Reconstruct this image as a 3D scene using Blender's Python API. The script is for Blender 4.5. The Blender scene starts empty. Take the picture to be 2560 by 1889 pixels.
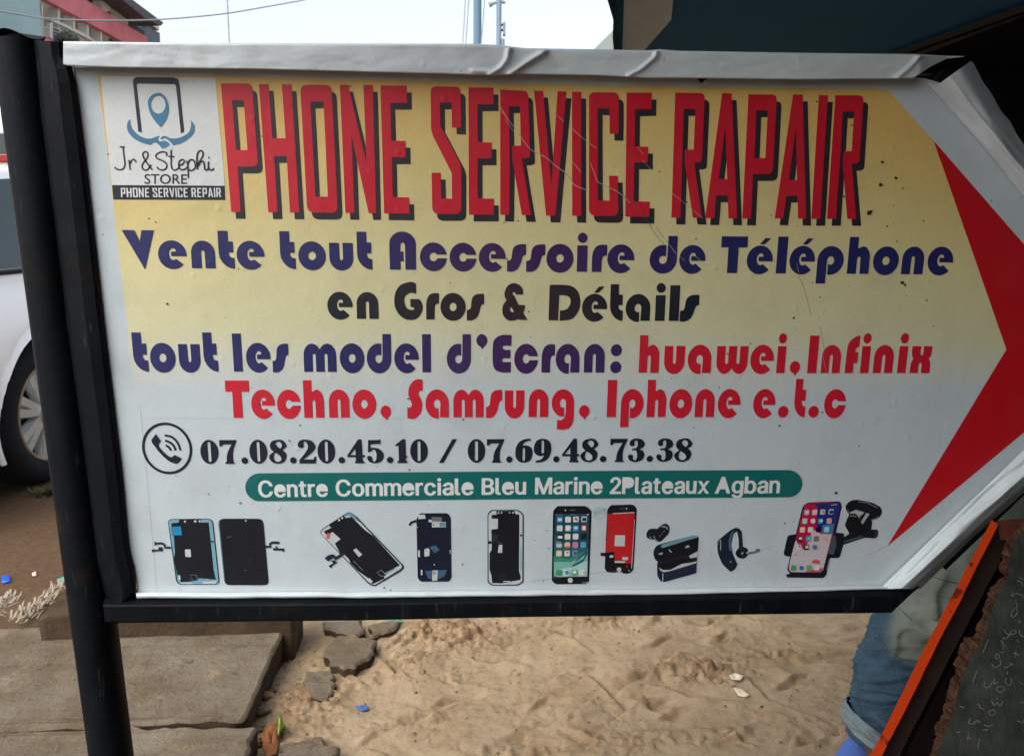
import bpy, bmesh, math, random
import numpy as np
from mathutils import Vector, Matrix
from mathutils.geometry import tessellate_polygon
from mathutils.bvhtree import BVHTree

# ------------------------------------------------------------------ camera
SC = bpy.context.scene
COL = SC.collection
FPX, CX, CY = 1911.0, 1280.0, 944.5
CAM = Vector((0.0, 0.0, 1.2))
_dn = Vector((-100.0, 9555.0, 1911.0)).normalized()
_rt = Vector((38020.0, 18.5, 1911.0))
_rt = (_rt - _rt.dot(_dn) * _dn).normalized()
_up = -_dn
_fw = _up.cross(_rt)
RIGHT = Vector((_rt.x, _fw.x, _up.x)); DOWN = Vector((_rt.y, _fw.y, _up.y)); FWD = Vector((_rt.z, _fw.z, _up.z))
cd = bpy.data.cameras.new("camera")
cam = bpy.data.objects.new("camera", cd); COL.objects.link(cam)
cam.matrix_world = Matrix(((RIGHT.x, -DOWN.x, -FWD.x, CAM.x), (RIGHT.y, -DOWN.y, -FWD.y, CAM.y),
                           (RIGHT.z, -DOWN.z, -FWD.z, CAM.z), (0, 0, 0, 1)))
cd.sensor_width = 36.0; cd.lens = 36.0 * FPX / 2560.0
cd.clip_start = 0.05; cd.clip_end = 2000
cd.dof.use_dof = True; cd.dof.focus_distance = 0.93; cd.dof.aperture_fstop = 16.0
SC.camera = cam

# ------------------------------------------------------------------ sky, sun, exposure
SUN_EL, SUN_AZ = math.radians(50), math.radians(228)      # azimuth clockwise from +Y
world = bpy.data.worlds.new("World"); SC.world = world
world.use_nodes = True
wn = world.node_tree.nodes; wl = world.node_tree.links
wn.clear()
sky = wn.new("ShaderNodeTexSky"); sky.sky_type = 'NISHITA'; sky.sun_disc = False
sky.sun_elevation = SUN_EL; sky.sun_rotation = SUN_AZ
sky.air_density = 1.0; sky.dust_density = 4.0; sky.ozone_density = 1.0
hs = wn.new("ShaderNodeHueSaturation"); hs.inputs['Saturation'].default_value = 0.4
bg = wn.new("ShaderNodeBackground"); bg.inputs['Strength'].default_value = 0.15
wo = wn.new("ShaderNodeOutputWorld")
wl.new(sky.outputs[0], hs.inputs['Color']); wl.new(hs.outputs[0], bg.inputs['Color']); wl.new(bg.outputs[0], wo.inputs['Surface'])
sl = bpy.data.lights.new("sun", 'SUN'); sl.energy = 0.8; sl.angle = math.radians(75); sl.color = (1.0, 0.98, 0.95)
so = bpy.data.objects.new("sun", sl); COL.objects.link(so)
_sd = Vector((math.sin(SUN_AZ) * math.cos(SUN_EL), math.cos(SUN_AZ) * math.cos(SUN_EL), math.sin(SUN_EL)))
so.rotation_euler = _sd.to_track_quat('Z', 'Y').to_euler(); so.location = _sd * 30
SC.view_settings.view_transform = 'Standard'
SC.view_settings.look = 'None'; SC.view_settings.exposure = 1.1; SC.view_settings.gamma = 1.0
SC.cycles.max_bounces = 8

# ------------------------------------------------------------------ pixel helpers (photo pixels 2560 x 1889)
def ray(px, py):
    c = (px - CX, py - CY, FPX)
    return (RIGHT * c[0] + DOWN * c[1] + FWD * c[2]).normalized()
SY = 0.92                                                   # the sign's printed face stands at y = SY
def P(px, py, off=0.0, y0=None):                            # point of a vertical plane facing the viewer
    r = ray(px, py); y = (SY if y0 is None else y0) - off
    return CAM + r * (y / r.y)
def G(px, py, z=0.0):                                       # point of a level plane
    r = ray(px, py); return CAM + r * ((z - CAM.z) / r.z)
def HIT(px, py, p0, n):
    r = ray(px, py); return CAM + r * ((p0 - CAM).dot(n) / r.dot(n))
def proj(v):
    d = v - CAM; z = d.dot(FWD)
    return (CX + FPX * d.dot(RIGHT) / z, CY + FPX * d.dot(DOWN) / z)

# ------------------------------------------------------------------ scene helpers
def thing(name, label, cat, loc=(0, 0, 0), group=None, kind=None):
    o = bpy.data.objects.new(name, None); COL.objects.link(o); o.location = loc
    o.empty_display_size = 0.1
    tag(o, label, cat, group, kind); return o
def tag(o, label=None, cat=None, group=None, kind=None):
    if label: o['label'] = label
    if cat: o['category'] = cat
    if group: o['group'] = group
    if kind: o['kind'] = kind
    return o
def adopt(o, parent):
    if parent is not None:
        o.parent = parent
        root = parent; loc = Vector((0, 0, 0))
        while root is not None:
            loc += Vector(root.location) if root.parent is None else Vector((0, 0, 0))
            root = root.parent
        o.matrix_parent_inverse = Matrix.Translation(-loc) if parent.parent is None and parent.type == 'EMPTY' else Matrix.Identity(4)
    return o
class MB:
    def __init__(s): s.v = []; s.f = []; s.mi = []; s.mats = []; s.sm = []; s.col = None
    def mat(s, m):
        if m not in s.mats: s.mats.append(m)
        return s.mats.index(m)
    def add(s, verts, faces, m, smooth=False):
        b = len(s.v); s.v += [tuple(q) for q in verts]; i = s.mat(m)
        for f in faces: s.f.append(tuple(b + k for k in f)); s.mi.append(i); s.sm.append(smooth)
        return s
    def build(s, name, parent=None):
        me = bpy.data.meshes.new(name); me.from_pydata(s.v, [], s.f)
        for m in s.mats: me.materials.append(m)
        me.polygons.foreach_set('material_index', s.mi); me.polygons.foreach_set('use_smooth', s.sm)
        me.update()
        o = bpy.data.objects.new(name, me); COL.objects.link(o)
        return adopt(o, parent)
    def grid(s, pts, m, smooth=True, flip=False, closed=False):      # pts[i][j]
        ni, nj = len(pts), len(pts[0]); fs = []
        for i in range(ni - 1):
            for j in range(nj if closed else nj - 1):
                k = (j + 1) % nj
                q = (i * nj + j, i * nj + k, (i + 1) * nj + k, (i + 1) * nj + j)
                fs.append(q[::-1] if flip else q)
        return s.add([p for r in pts for p in r], fs, m, smooth)
    def box(s, c, sz, m, rot=None, bev=0.0):
        bm = bmesh.new(); bmesh.ops.create_cube(bm, size=1.0)
        bmesh.ops.scale(bm, vec=Vector(sz), verts=bm.verts)
        if bev: bmesh.ops.bevel(bm, geom=bm.edges[:], offset=bev, segments=2, affect='EDGES', profile=0.5)
        if rot is not None: bmesh.ops.transform(bm, matrix=rot.to_4x4(), verts=bm.verts)
        bmesh.ops.translate(bm, vec=Vector(c), verts=bm.verts)
        bm.verts.index_update()
        s.add([v.co for v in bm.verts], [[v.index for v in f.verts] for f in bm.faces], m, False); bm.free(); return s
    def tube(s, path, rads, m, n=12, caps=True, smooth=True):
        if not hasattr(rads, '__len__'): rads = [rads] * len(path)
        path = [Vector(p) for p in path]; rings = []
        ref = None
        for i, p in enumerate(path):
            t = (path[min(i + 1, len(path) - 1)] - path[max(i - 1, 0)]).normalized()
            if ref is None: ref = t.orthogonal().normalized()
            ref = (ref - ref.dot(t) * t).normalized(); b = t.cross(ref)
            rings.append([p + (ref * math.cos(a) + b * math.sin(a)) * rads[i] for a in [2 * math.pi * k / n for k in range(n)]])
        s.grid(rings, m, smooth, closed=True)
        if caps:
            s.add(rings[0], [tuple(range(n))[::-1]], m); s.add(rings[-1], [tuple(range(n))], m)
        return s
    def prism(s, front, back, m, mside=None):                # two matching outlines joined by side walls
        n = len(front); tris = tess([front_2d(front)])
        s.add(front, tris, m); s.add(back, [t[::-1] for t in tris], mside or m)
        s.add(list(front) + list(back), [(i, n + i, n + (i + 1) % n, (i + 1) % n) for i in range(n)], mside or m)
        return s
def front_2d(pts):
    pts = [Vector(p) for p in pts]
    n = Vector((0, 0, 0))
    for i in range(len(pts)):
        a, b = pts[i], pts[(i + 1) % len(pts)]
        n += Vector(((a.y - b.y) * (a.z + b.z), (a.z - b.z) * (a.x + b.x), (a.x - b.x) * (a.y + b.y)))
    n.normalize(); u = n.orthogonal().normalized(); w = n.cross(u)
    return [(p.dot(u) * 1000, p.dot(w) * 1000) for p in pts]
def tess(contours):
    cs = [[Vector((p[0], p[1], 0)) for p in c] for c in contours]
    return [tuple(t) for t in tessellate_polygon(cs)]
def resample(pl, n):
    pl = [np.array(p, float) for p in pl]
    d = [0.0]
    for a, b in zip(pl, pl[1:]): d.append(d[-1] + np.linalg.norm((b - a)[:2]))
    t = np.linspace(0, d[-1], n); arr = np.array(pl)
    return np.stack([np.interp(t, d, arr[:, k]) for k in range(arr.shape[1])], 1)
def smooth_closed(pts, sub=5):                              # Catmull-Rom; a third entry 'c' marks a corner
    out = []; n = len(pts)
    for i in range(n):
        p0, p1, p2, p3 = (pts[(i + k - 1) % n] for k in range(4))
        c1 = len(p1) > 2; c2 = len(p2) > 2
        a = np.array(p1[:2], float); b = np.array(p2[:2], float)
        ma = (b - np.array(p0[:2], float)) * 0.5 if not c1 else (b - a) * 0.5
        mb = (np.array(p3[:2], float) - a) * 0.5 if not c2 else (b - a) * 0.5
        if c1 and c2: out.append(tuple(a)); continue
        for k in range(sub):
            t = k / sub
            h = (2*t**3-3*t**2+1)*a + (t**3-2*t**2+t)*ma + (-2*t**3+3*t**2)*b + (t**3-t**2)*mb
            out.append(tuple(h))
    return out
def rounded(pts, seg=5):                                    # (x, y) corner or (x, y, r) rounded corner
    out = []; n = len(pts)
    for i, p in enumerate(pts):
        if len(p) < 3: out.append((p[0], p[1])); continue
        c = np.array(p[:2], float); a = np.array(pts[i - 1][:2], float) - c; b = np.array(pts[(i + 1) % n][:2], float) - c
        r = min(p[2], np.linalg.norm(a) * .5, np.linalg.norm(b) * .5)
        a = c + a / np.linalg.norm(a) * r; b = c + b / np.linalg.norm(b) * r
        for k in range(seg + 1):
            t = k / seg; q = a * (1-t)**2 + c * 2*t*(1-t) + b * t*t; out.append(tuple(q))
    return out
def ell(cx, cy, rx, ry, a0=0, a1=360, n=28):
    full = abs(a1 - a0) >= 360
    return [(cx + rx * math.cos(math.radians(a)), cy + ry * math.sin(math.radians(a)))
            for a in np.linspace(a0, a1, n, endpoint=not full)]
def stroke(pl, w, cap=True):                                # polyline -> outline polygon in the same plane
    pl = [np.array(p[:2], float) for p in pl]; L = []; R = []
    for i, p in enumerate(pl):
        t = pl[min(i + 1, len(pl) - 1)] - pl[max(i - 1, 0)]; t = t / (np.linalg.norm(t) + 1e-9)
        nrm = np.array((-t[1], t[0])) * w * .5; L.append(tuple(p + nrm)); R.append(tuple(p - nrm))
    return L, R
def spline(pts, sub=5):
    pts = [np.array(p[:2], float) for p in pts]; out = []
    for i in range(len(pts) - 1):
        p0 = pts[max(i - 1, 0)]; p1 = pts[i]; p2 = pts[i + 1]; p3 = pts[min(i + 2, len(pts) - 1)]
        for k in range(sub):
            t = k / sub
            out.append(tuple(0.5 * (2*p1 + (p2-p0)*t + (2*p0-5*p1+4*p2-p3)*t*t + (3*p1-p0-3*p2+p3)*t**3)))
    out.append(tuple(pts[-1])); return out
# numpy gradient noise
_rs = np.random.RandomState(7); _perm = _rs.permutation(512); _gr = _rs.rand(512) * 2 - 1
def vnoise(x, y, seed=0):
    x = np.asarray(x, float); y = np.asarray(y, float)
    xi = np.floor(x).astype(int); yi = np.floor(y).astype(int); fx = x - xi; fy = y - yi
    fx = fx*fx*fx*(fx*(fx*6-15)+10); fy = fy*fy*fy*(fy*(fy*6-15)+10)
    h = lambda a, b: _gr[_perm[(_perm[(a + seed * 37) % 512] + b) % 512]]
    return (h(xi, yi)*(1-fx)+h(xi+1, yi)*fx)*(1-fy) + (h(xi, yi+1)*(1-fx)+h(xi+1, yi+1)*fx)*fy
def fbm(x, y, oct=4, seed=0):
    s = 0; a = 1.0
    for k in range(oct):
        s = s + a * vnoise(x, y, seed + k); x = x * 2.03 + 5.1; y = y * 2.03 + 1.7; a *= 0.5
    return s

# ------------------------------------------------------------------ materials
def lin(c):
    f = lambda u: u / 12.92 if u <= 0.04045 else ((u + 0.055) / 1.055) ** 2.4
    return tuple(f(k / 255.0) for k in c[:3]) + (1.0,)
class NT:
    def __init__(s, name):
        s.m = bpy.data.materials.new(name); s.m.use_nodes = True
        s.t = s.m.node_tree; s.t.nodes.clear(); s.out = s.n('OutputMaterial'); s.p = s.n('BsdfPrincipled')
        s.l(s.p.outputs[0], s.out.inputs[0]); s.pos = s.n('NewGeometry').outputs['Position']
    def n(s, k, **kw):
        q = s.t.nodes.new('ShaderNode' + k)
        for a, b in kw.items(): setattr(q, a, b)
        return q
    def l(s, a, b): s.t.links.new(a, b)
    def noise(s, sc, det=3, rough=.55, vec=None, stretch=None):
        v = vec or s.pos
        if stretch:
            mp = s.n('Mapping'); mp.inputs['Scale'].default_value = stretch; s.l(v, mp.inputs['Vector']); v = mp.outputs[0]
        q = s.n('TexNoise'); q.inputs['Scale'].default_value = sc; q.inputs['Detail'].default_value = det
        q.inputs['Roughness'].default_value = rough; s.l(v, q.inputs['Vector']); return q.outputs['Fac']
    def ramp(s, fac, stops):
        q = s.n('ValToRGB'); e = q.color_ramp.elements
        while len(e) < len(stops): e.new(0.5)
        for k, (p, c) in enumerate(stops): e[k].position = p; e[k].color = c if len(c) == 4 else tuple(c) + (1,)
        s.l(fac, q.inputs[0]); return q.outputs[0]
    def mix(s, fac, a, b, mode='MIX'):
        q = s.n('Mix', data_type='RGBA', blend_type=mode)
        for v, i in ((fac, 0), (a, 6), (b, 7)):
            if hasattr(v, 'is_output') or isinstance(v, bpy.types.NodeSocket): s.l(v, q.inputs[i])
            else: q.inputs[i].default_value = v
        return q.outputs[2]
    def math(s, op, a, b=0.0, clamp=False):
        q = s.n('Math', operation=op, use_clamp=clamp)
        for i, v in enumerate((a, b)):
            if isinstance(v, bpy.types.NodeSocket): s.l(v, q.inputs[i])
            else: q.inputs[i].default_value = v
        return q.outputs[0]
    def rng(s, v, a, b, c=0.0, d=1.0):
        q = s.n('MapRange'); s.l(v, q.inputs[0])
        for i, k in enumerate((a, b, c, d)): q.inputs[i + 1].default_value = k
        return q.outputs[0]
    def bump(s, h, strength=.3, dist=.01, prev=None):
        q = s.n('Bump'); q.inputs['Strength'].default_value = strength; q.inputs['Distance'].default_value = dist
        s.l(h, q.inputs['Height'])
        if prev is not None: s.l(prev, q.inputs['Normal'])
        return q.outputs[0]
    def set(s, col=None, rough=None, spec=None, metal=None, nrm=None):
        for key, v in (('Base Color', col), ('Roughness', rough), ('Specular IOR Level', spec), ('Metallic', metal)):
            if v is None: continue
            if isinstance(v, bpy.types.NodeSocket): s.l(v, s.p.inputs[key])
            else: s.p.inputs[key].default_value = v
        if nrm is not None: s.l(nrm, s.p.inputs['Normal'])
        return s.m
BLK = (0.0, 0.0, 0.0, 1)
_vin = {}
def xyz(t):
    q = t.n('SeparateXYZ'); t.l(t.pos, q.inputs[0]); return q.outputs
Z_TOP = P(1280, 205).z; Z_MID = P(1280, 700).z; Z_LOW = P(1280, 985).z
X_L = P(300, 700).x; X_R = P(2450, 700).x
def vinyl(key, col=None, dirt=1.0, fn=None, rough=0.42):
    """printed outdoor vinyl: ink colour, fly specks, faint grime, weave and blisters"""
    if key in _vin: return _vin[key]
    t = NT("vinyl_" + key); c = fn(t) if fn else lin(col); dark = col is not None and max(col) < 90
    x, y, z = xyz(t)
    # specks
    vo = t.n('TexVoronoi'); vo.inputs['Scale'].default_value = 75; t.l(t.pos, vo.inputs['Vector'])
    sp = t.n('SeparateColor'); t.l(vo.outputs['Color'], sp.inputs[0])
    rad = t.rng(sp.outputs[0], 0.80, 1.0, 0.0, 0.10)
    spk = t.math('LESS_THAN', vo.outputs['Distance'], rad)
    spk = t.math('MULTIPLY', spk, t.rng(sp.outputs[1], 0, 1, .2, .9))
    big = t.noise(16, 5, .65)
    grime = t.rng(big, .48, .78, 0.0, 0.13 * dirt)
    fine = t.noise(260, 3, .6)
    grime = t.math('ADD', grime, t.rng(fine, .62, .80, 0.0, .16 * dirt), True)
    gr_ = t.noise(1100, 2, .6, stretch=(1, 1, .6)); c = t.mix(t.rng(gr_, .35, .65, 0, 1), t.mix(.13, c, BLK), c)
    c2 = t.mix(grime, c, c if dark else lin((112, 98, 84)))
    c3 = t.mix(t.math('MULTIPLY', spk, min(1.0, dirt)), c2, lin((52, 46, 40)))
    wv = t.noise(900, 2, .5, stretch=(1, 1, .35)); bl = t.noise(38, 3, .5); wr = t.noise(9, 3, .6, stretch=(1, 1, .5))
    vb = t.n('TexVoronoi'); vb.inputs['Scale'].default_value = 34; t.l(t.pos, vb.inputs['Vector'])
    blister = t.rng(vb.outputs['Distance'], 0.0, 0.16, 1.0, 0.0)
    n1 = t.bump(wv, .10, .0006); n2 = t.bump(bl, .22, .003, n1); n3 = t.bump(blister, .28, .0014, n2); n4 = t.bump(wr, .10, .010, n3)
    _vin[key] = t.set(c3, t.rng(big, .3, .8, rough - .05, rough + .15), .42, nrm=n4)
    return _vin[key]
def ink(r, g, b): return vinyl("ink_%02x%02x%02x" % (r, g, b), (r, g, b))
def simple(name, col, rough=.6, spec=.4, metal=0, nz=None, bump=None, var=0.0, vs=8):
    t = NT(name); c = lin(col)
    if var: c = t.mix(t.rng(t.noise(vs, 4), .3, .7, 0, 1), tuple(k * (1 - var) for k in c[:3]) + (1,), tuple(min(1, k * (1 + var)) for k in c[:3]) + (1,))
    nr = t.bump(t.noise(bump[0], 4), bump[1], bump[2]) if bump else None
    return t.set(c, rough, spec, metal, nr)
# ================================================================== the sign board
m_white = vinyl("white", (200, 213, 219), 1.25)
def _wrapcol(t):
    x, y, z = xyz(t)
    a = t.noise(22, 5, .7)
    return t.mix(t.rng(a, .5, .8, 0, .16), lin((206, 216, 220)), lin((150, 146, 140)))
m_wrap = vinyl("wrap", fn=_wrapcol, dirt=1.3, rough=.46)
def _yel(t):
    x, y, z = xyz(t)
    n = t.noise(5, 3, .5)
    d = t.math('DIVIDE', t.math('SUBTRACT', Z_TOP, z), Z_TOP - Z_LOW)          # 0 top .. 1 where the ink runs out
    xr = t.math('DIVIDE', t.math('SUBTRACT', x, X_L), X_R - X_L)
    edge = t.math('POWER', t.math('ABSOLUTE', t.math('SUBTRACT', t.math('MULTIPLY', xr, 2.0), 1.0)), 3.0)
    d = t.math('ADD', d, t.math('MULTIPLY', t.math('SUBTRACT', n, .5), .10))
    d = t.math('SUBTRACT', d, t.math('MULTIPLY', t.math('MULTIPLY', edge, .3), t.math('SUBTRACT', 1.0, d, True)))
    return t.ramp(d, [(0.0, lin((228, 192, 112))), (.22, lin((226, 206, 136))), (.5, lin((225, 218, 166))), (.76, lin((218, 217, 178))), (.90, lin((209, 216, 206))), (1.0, lin((200, 213, 219)))])
m_yel = vinyl("yellow", fn=_yel, dirt=1.25)
def _blue(t):
    x, y, z = xyz(t)
    c = P(1300, 700).x
    g = t.math('ABSOLUTE', t.math('SUBTRACT', x, c))
    return t.ramp(t.rng(g, 0.02, .22), [(0, lin((66, 38, 92))), (1, lin((38, 42, 100)))])
m_blue = vinyl("blue_ink", fn=_blue, dirt=.5)
def _blk(t):
    x, y, z = xyz(t)
    g = t.math('ABSOLUTE', t.math('SUBTRACT', x, P(1270, 700).x))
    return t.ramp(t.rng(g, 0.0, .2), [(0, lin((52, 36, 44))), (1, lin((30, 38, 48)))])
m_blk = vinyl("black_ink", fn=_blk, dirt=.5)
m_red = vinyl("red_ink", (206, 30, 52), .45)
m_shadow = vinyl("shadow_ink", (48, 42, 50), .5)
m_arrow = vinyl("arrow_red", (196, 22, 34), .5)
m_navy = vinyl("navy_ink", (24, 30, 50), .5)
m_green = vinyl("green_ink", (8, 106, 104), .4)
m_pale = vinyl("pale_ink", (222, 228, 228), .4)
def _paint(t, base=(24, 30, 38)):
    return t
def black_paint():
    t = NT("black_paint")
    a = t.noise(34, 6, .7, stretch=(1, 1, .25)); b = t.noise(160, 4, .7, stretch=(1, 1, .12)); r = t.noise(11, 4, .6)
    c = t.mix(t.rng(a, .45, .75), lin((5, 10, 16)), lin((12, 19, 26)))
    c = t.mix(t.rng(b, .62, .8, 0, .9), c, lin((62, 68, 72)))
    c = t.mix(t.rng(r, .58, .72, 0, .6), c, lin((44, 30, 24)))
    n = t.bump(t.noise(30, 3), .12, .004); n = t.bump(b, .25, .001, n)
    return t.set(c, t.rng(a, .3, .8, .55, .75), .15, nrm=n)
m_black = black_paint()

root = thing("shop_sign", "big arrow-shaped shop sign in black steel frame reading PHONE SERVICE RAPAIR", "sign", tuple(P(281, 1889).xy) + (0.0,))
LAY = 0.00022
def flat(mb, contours, m, off):
    vs = []; 
    for c in contours: vs += [P(p[0], p[1], off) for p in c]
    tr = tess([[(p[0] * 10, p[1] * 10) for p in c] for c in contours])
    # make every triangle look at the viewer
    fs = []
    for t in tr:
        a, b, c = (vs[k] for k in t)
        fs.append(t if (b - a).cross(c - a).y < 0 else t[::-1])
    mb.add(vs, fs, m)
# ---- panel (white banner over a sheet), outline traced in the sign plane
PAN = [(178, 150), (183, 171), (213, 400), (258, 800), (306, 1200), (321, 1367), (334, 1417), (342, 1467), (341, 1490), (1280, 1482), (2200, 1476),
       (2255, 1462), (2379, 1350), (2560, 1190), (2700, 1066), (2850, 930), (2890, 882), (2850, 830), (2700, 645), (2560, 470), (2420, 290), (2352, 208), (2312, 196), (2283, 194), (2283, 150)]
mb = MB(); mb.prism([P(x, y, 0) for x, y in PAN], [P(x, y, -0.012) for x, y in PAN], m_white)
mb.build("panel", root)
# ---- yellow ground, arrow
mb = MB()
flat(mb, [[(244, 186), (540, 191), (900, 199), (1280, 209), (1700, 217), (2218, 224), (2334, 352), (2425, 612), (2516, 873), (2480, 932), (2410, 1045), (342, 1045), (329, 920), (316, 794), (284, 520), (275, 436), (258, 300)]], m_yel, LAY)
mb.build("yellow_ground", root)
mb = MB(); flat(mb, [[(2334, 352), (2554, 604), (2797, 883), (2416, 1200), (2218, 1365), (2516, 873)]], m_arrow, 2 * LAY)
mb.build("red_arrow", root)
# ---- title letters, traced letter by letter
T = {}
T1 = [("P", 540, [[(52,80),(390,83,60),(458,985,70),(235,983),(268,1478),(165,1476)], [(175,265),(300,265),(342,806),(218,805)]]),
 ("H", 540, [[(465,88),(570,90),(612,676),(755,678),(715,92),(820,93),(905,1482),(803,1482),(768,870),(632,870),(668,1480),(568,1480)]]),
 ("O", 780, [[(-130,97,80),(212,97,70),(280,1487,75),(-52,1484,80)], [(-18,280),(125,277),(172,1312),(37,1312)]]),
 ("N", 780, [[(302,97),(392,97),(592,955),(558,99),(660,99),(697,1490),(615,1490),(429,640),(460,1487),(363,1487)]]),
 ("E", 780, [[(743,103),(1030,107),(1032,293),(850,292),(862,705),(1015,706),(1018,884),(867,884),(878,1316),(1055,1320),(1058,1494),(783,1492)]]),
 ("S", 1060, [[(72,115,60),(397,117,60),(401,562),(302,560),(300,290),(173,290),(177,545),(220,620),(392,950),(406,1010),(406,1500,75),(90,1500,75),(82,1052),(180,1052),(186,1332),(304,1332),(302,1058),(98,655),(76,575)]]),
 ("E", 1060, [[(483,124),(755,128),(758,308),(582,310),(583,718),(733,724),(735,895),(583,897),(583,1330),(758,1333),(758,1506),(487,1506)]]),
 ("R", 1060, [[(828,148),(1130,163,60),(1154,893,70),(1062,898),(1162,1512),(1062,1510),(962,920),(960,760),(1053,757),(1042,330),(922,330),(932,1000),(925,1508),(828,1506)]]),
 ("V", 1320, [[(65,160),(163,162),(254,1190),(320,167),(418,170),(298,1518),(195,1516)]]),
 ("I", 1320, [[(478,172),(578,173),(578,1520),(480,1518)]]),
 ("C", 1320, [[(662,178,65),(988,180,65),(985,630),(887,628),(885,355),(758,352),(760,1352),(885,1355),(880,1085),(975,1085),(982,1522,70),(662,1520,80)]]),
 ("E", 1320, [[(1072,182),(1345,183),(1340,360),(1165,365),(1160,768),(1305,770),(1302,940),(1155,940),(1150,1362),(1322,1365),(1318,1530),(1057,1528)]]),
 ("R", 1660, [[(122,183),(444,187,60),(412,940,70),(330,942),(410,1542),(312,1540),(226,940),(228,803),(322,800),(341,362),(215,360),(197,940),(178,1540),(80,1538)]]),
 ("A", 1660, [[(632,188),(735,190),(795,1548),(700,1547),(692,1300),(567,1297),(547,1547),(447,1545)], [(668,525),(687,1122),(595,1118)]]),
 ("P", 1660, [[(918,200),(1228,203,60),(1181,1068,70),(968,1067),(945,1550),(850,1548)], [(1005,375),(1128,375),(1100,893),(983,893)]]),
 ("A", 1920, [[(272,202),(378,203),(415,1552),(325,1550),(320,1302),(200,1302),(165,1548),(73,1546)], [(305,540),(315,1132),(228,1128)]]),
 ("I", 1920, [[(553,208),(652,210),(568,1553),(470,1552)]]),
 ("R", 1920, [[(733,210),(1040,212,55),(993,950,70),(910,957),(960,1555),(862,1553),(812,960),(822,820),(910,815),(935,385),(815,387),(780,950),(738,1553),(640,1552)]])]
red = MB(); shd = MB()
CAPS = {}
for ch, ox, cs in T1:
    cc = [rounded(c) for c in cs]
    px = [[(ox + p[0] / 4.347, 190 + p[1] / 4.347) for p in c] for c in cc]
    flat(red, px, m_red, 3.4 * LAY)
    flat(shd, [[(p[0] + 12, p[1] + 17) for p in c] for c in px], m_shadow, 2.6 * LAY)
    if ch not in CAPS or ch in 'PA':                       # upright copy of the letter for the small label below the logo
        allp = [p for c in cc for p in c]
        y0 = min(p[1] for p in allp); y1 = max(p[1] for p in allp)
        k = {540: .077, 780: .045, 1060: .004, 1320: -.002, 1660: -.035, 1920: -.065}[ox]
        un = [[(p[0] - (p[1] - y0) * k, p[1]) for p in c] for c in cc]
        x0 = min(p[0] for c in un for p in c); x1 = max(p[0] for c in un for p in c)
        CAPS[ch] = ([[((p[0] - x0) / (x1 - x0), (y1 - p[1]) / (y1 - y0)) for p in c] for c in un], (x1 - x0) / (y1 - y0))
shd.build("title_shadow", root)
red.build("title_lettering", root)

# ---- rounded display face for the four text lines: x runs 0..1 over the letter, y = 1 at x-height
def arcs(cx, cy, rx, ry, a0, a1, n=22): return ell(cx, cy, rx, ry, a0, a1, n)
def nrm(pts, x0, w, base, xh, smooth=True):
    q = [((p[0] - x0) / w, (base - p[1]) / xh) + tuple(p[2:]) for p in pts]
    return smooth_closed(q) if smooth else [p[:2] for p in q]
GL = {}
GL['o'] = [ell(.5, .5, .5, .545, n=40), ell(.5, .5, .142, .16)]
_e = arcs(.49, .505, .5, .545, -6, 318, 40) + [(.637, .335)] + arcs(.516, .53, .146, .224, 304, 48, 22)[0:] + [(.622, .63), (.47, .63), (.445, .6), (.445, .48), (.465, .454), (.985, .454)]
GL['e'] = [_e]
ACC = [(.45, 1.095), (.65, 1.33), (.87, 1.33), (.64, 1.095)]
_n = [(0, 0)] + arcs(.5, .58, .5, .465, 180, 0, 24) + [(1, 0), (.575, 0)] + arcs(.495, .59, .078, .09, 0, 180, 10) + [(.415, 0)]
GL['n'] = [_n]
GL['h'] = [[(0, 0), (0, 1.39), (.415, 1.39), (.415, .96)] + arcs(.66, .6, .34, .44, 118, 0, 16) + [(1, 0), (.585, 0)] + arcs(.5, .56, .078, .09, 0, 180, 10) + [(.415, 0)]]
GL['u'] = [[(0, 1.0), (.415, 1.0), (.425, .44)] + arcs(.5, .43, .075, .09, 180, 360, 10) + [(.575, 1.0), (1, 1.0)] + arcs(.5, .42, .5, .465, 0, -180, 24)]
GL['m'] = [[(0, 0)] + arcs(.265, .6, .265, .43, 180, 32, 16) + [(.49, .87)] + arcs(.735, .6, .265, .43, 148, 0, 16) + [(1, 0), (.735, 0)] + arcs(.685, .59, .05, .07, 0, 180, 8) + [(.635, 0), (.375, 0)] + arcs(.322, .59, .05, .07, 0, 180, 8) + [(.27, 0)]]
GL['w'] = [[(x, 1 - y) for x, y in c] for c in GL['m']]
GL['t'] = [[(0, 1.42), (.64, 1.42), (.64, 1.02), (.95, 1.02), (.95, .61), (.65, .61), (.66, .52), (.74, .44), (.86, .405), (1, .4), (1, -.005), (.82, .0), (.6, .04), (.38, .12), (.18, .25), (.05, .4), (0, .58)]]
GL['A'] = [[(0, 0)] + arcs(.5, .98, .5, .46, 180, 0, 24) + [(1, 0), (.6, 0), (.592, .9)] + arcs(.5, .9, .09, .12, 0, 180, 10) + [(.41, .69), (.53, .69), (.53, .32), (.41, .32), (.41, 0)]]
GL['c'] = [arcs(.5, .5, .5, .545, 10, 355, 44) + [(.66, .45)] + arcs(.5, .5, .145, .165, 330, 32, 22) + [(.66, .59)]]
GL['s'] = [smooth_closed([(1, 1.02, 1), (1, .62, 1), (.85, .58), (.77, .42), (.70, .25), (.55, .08), (.3, -.02), (0, -.02, 1), (0, .39, 1), (.14, .41), (.23, .48), (.265, .67), (.32, .86), (.5, .98), (.75, 1.02)])]
GL['i'] = [[(0, 0), (0, 1.0), (1, 1.0), (1, 0)]]; DOT = ell(.5, 1.285, .47, .19)
GL['l'] = [[(0, 0), (0, 1.385), (1, 1.385), (1, 0)]]; GL['I'] = GL['l']
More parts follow.
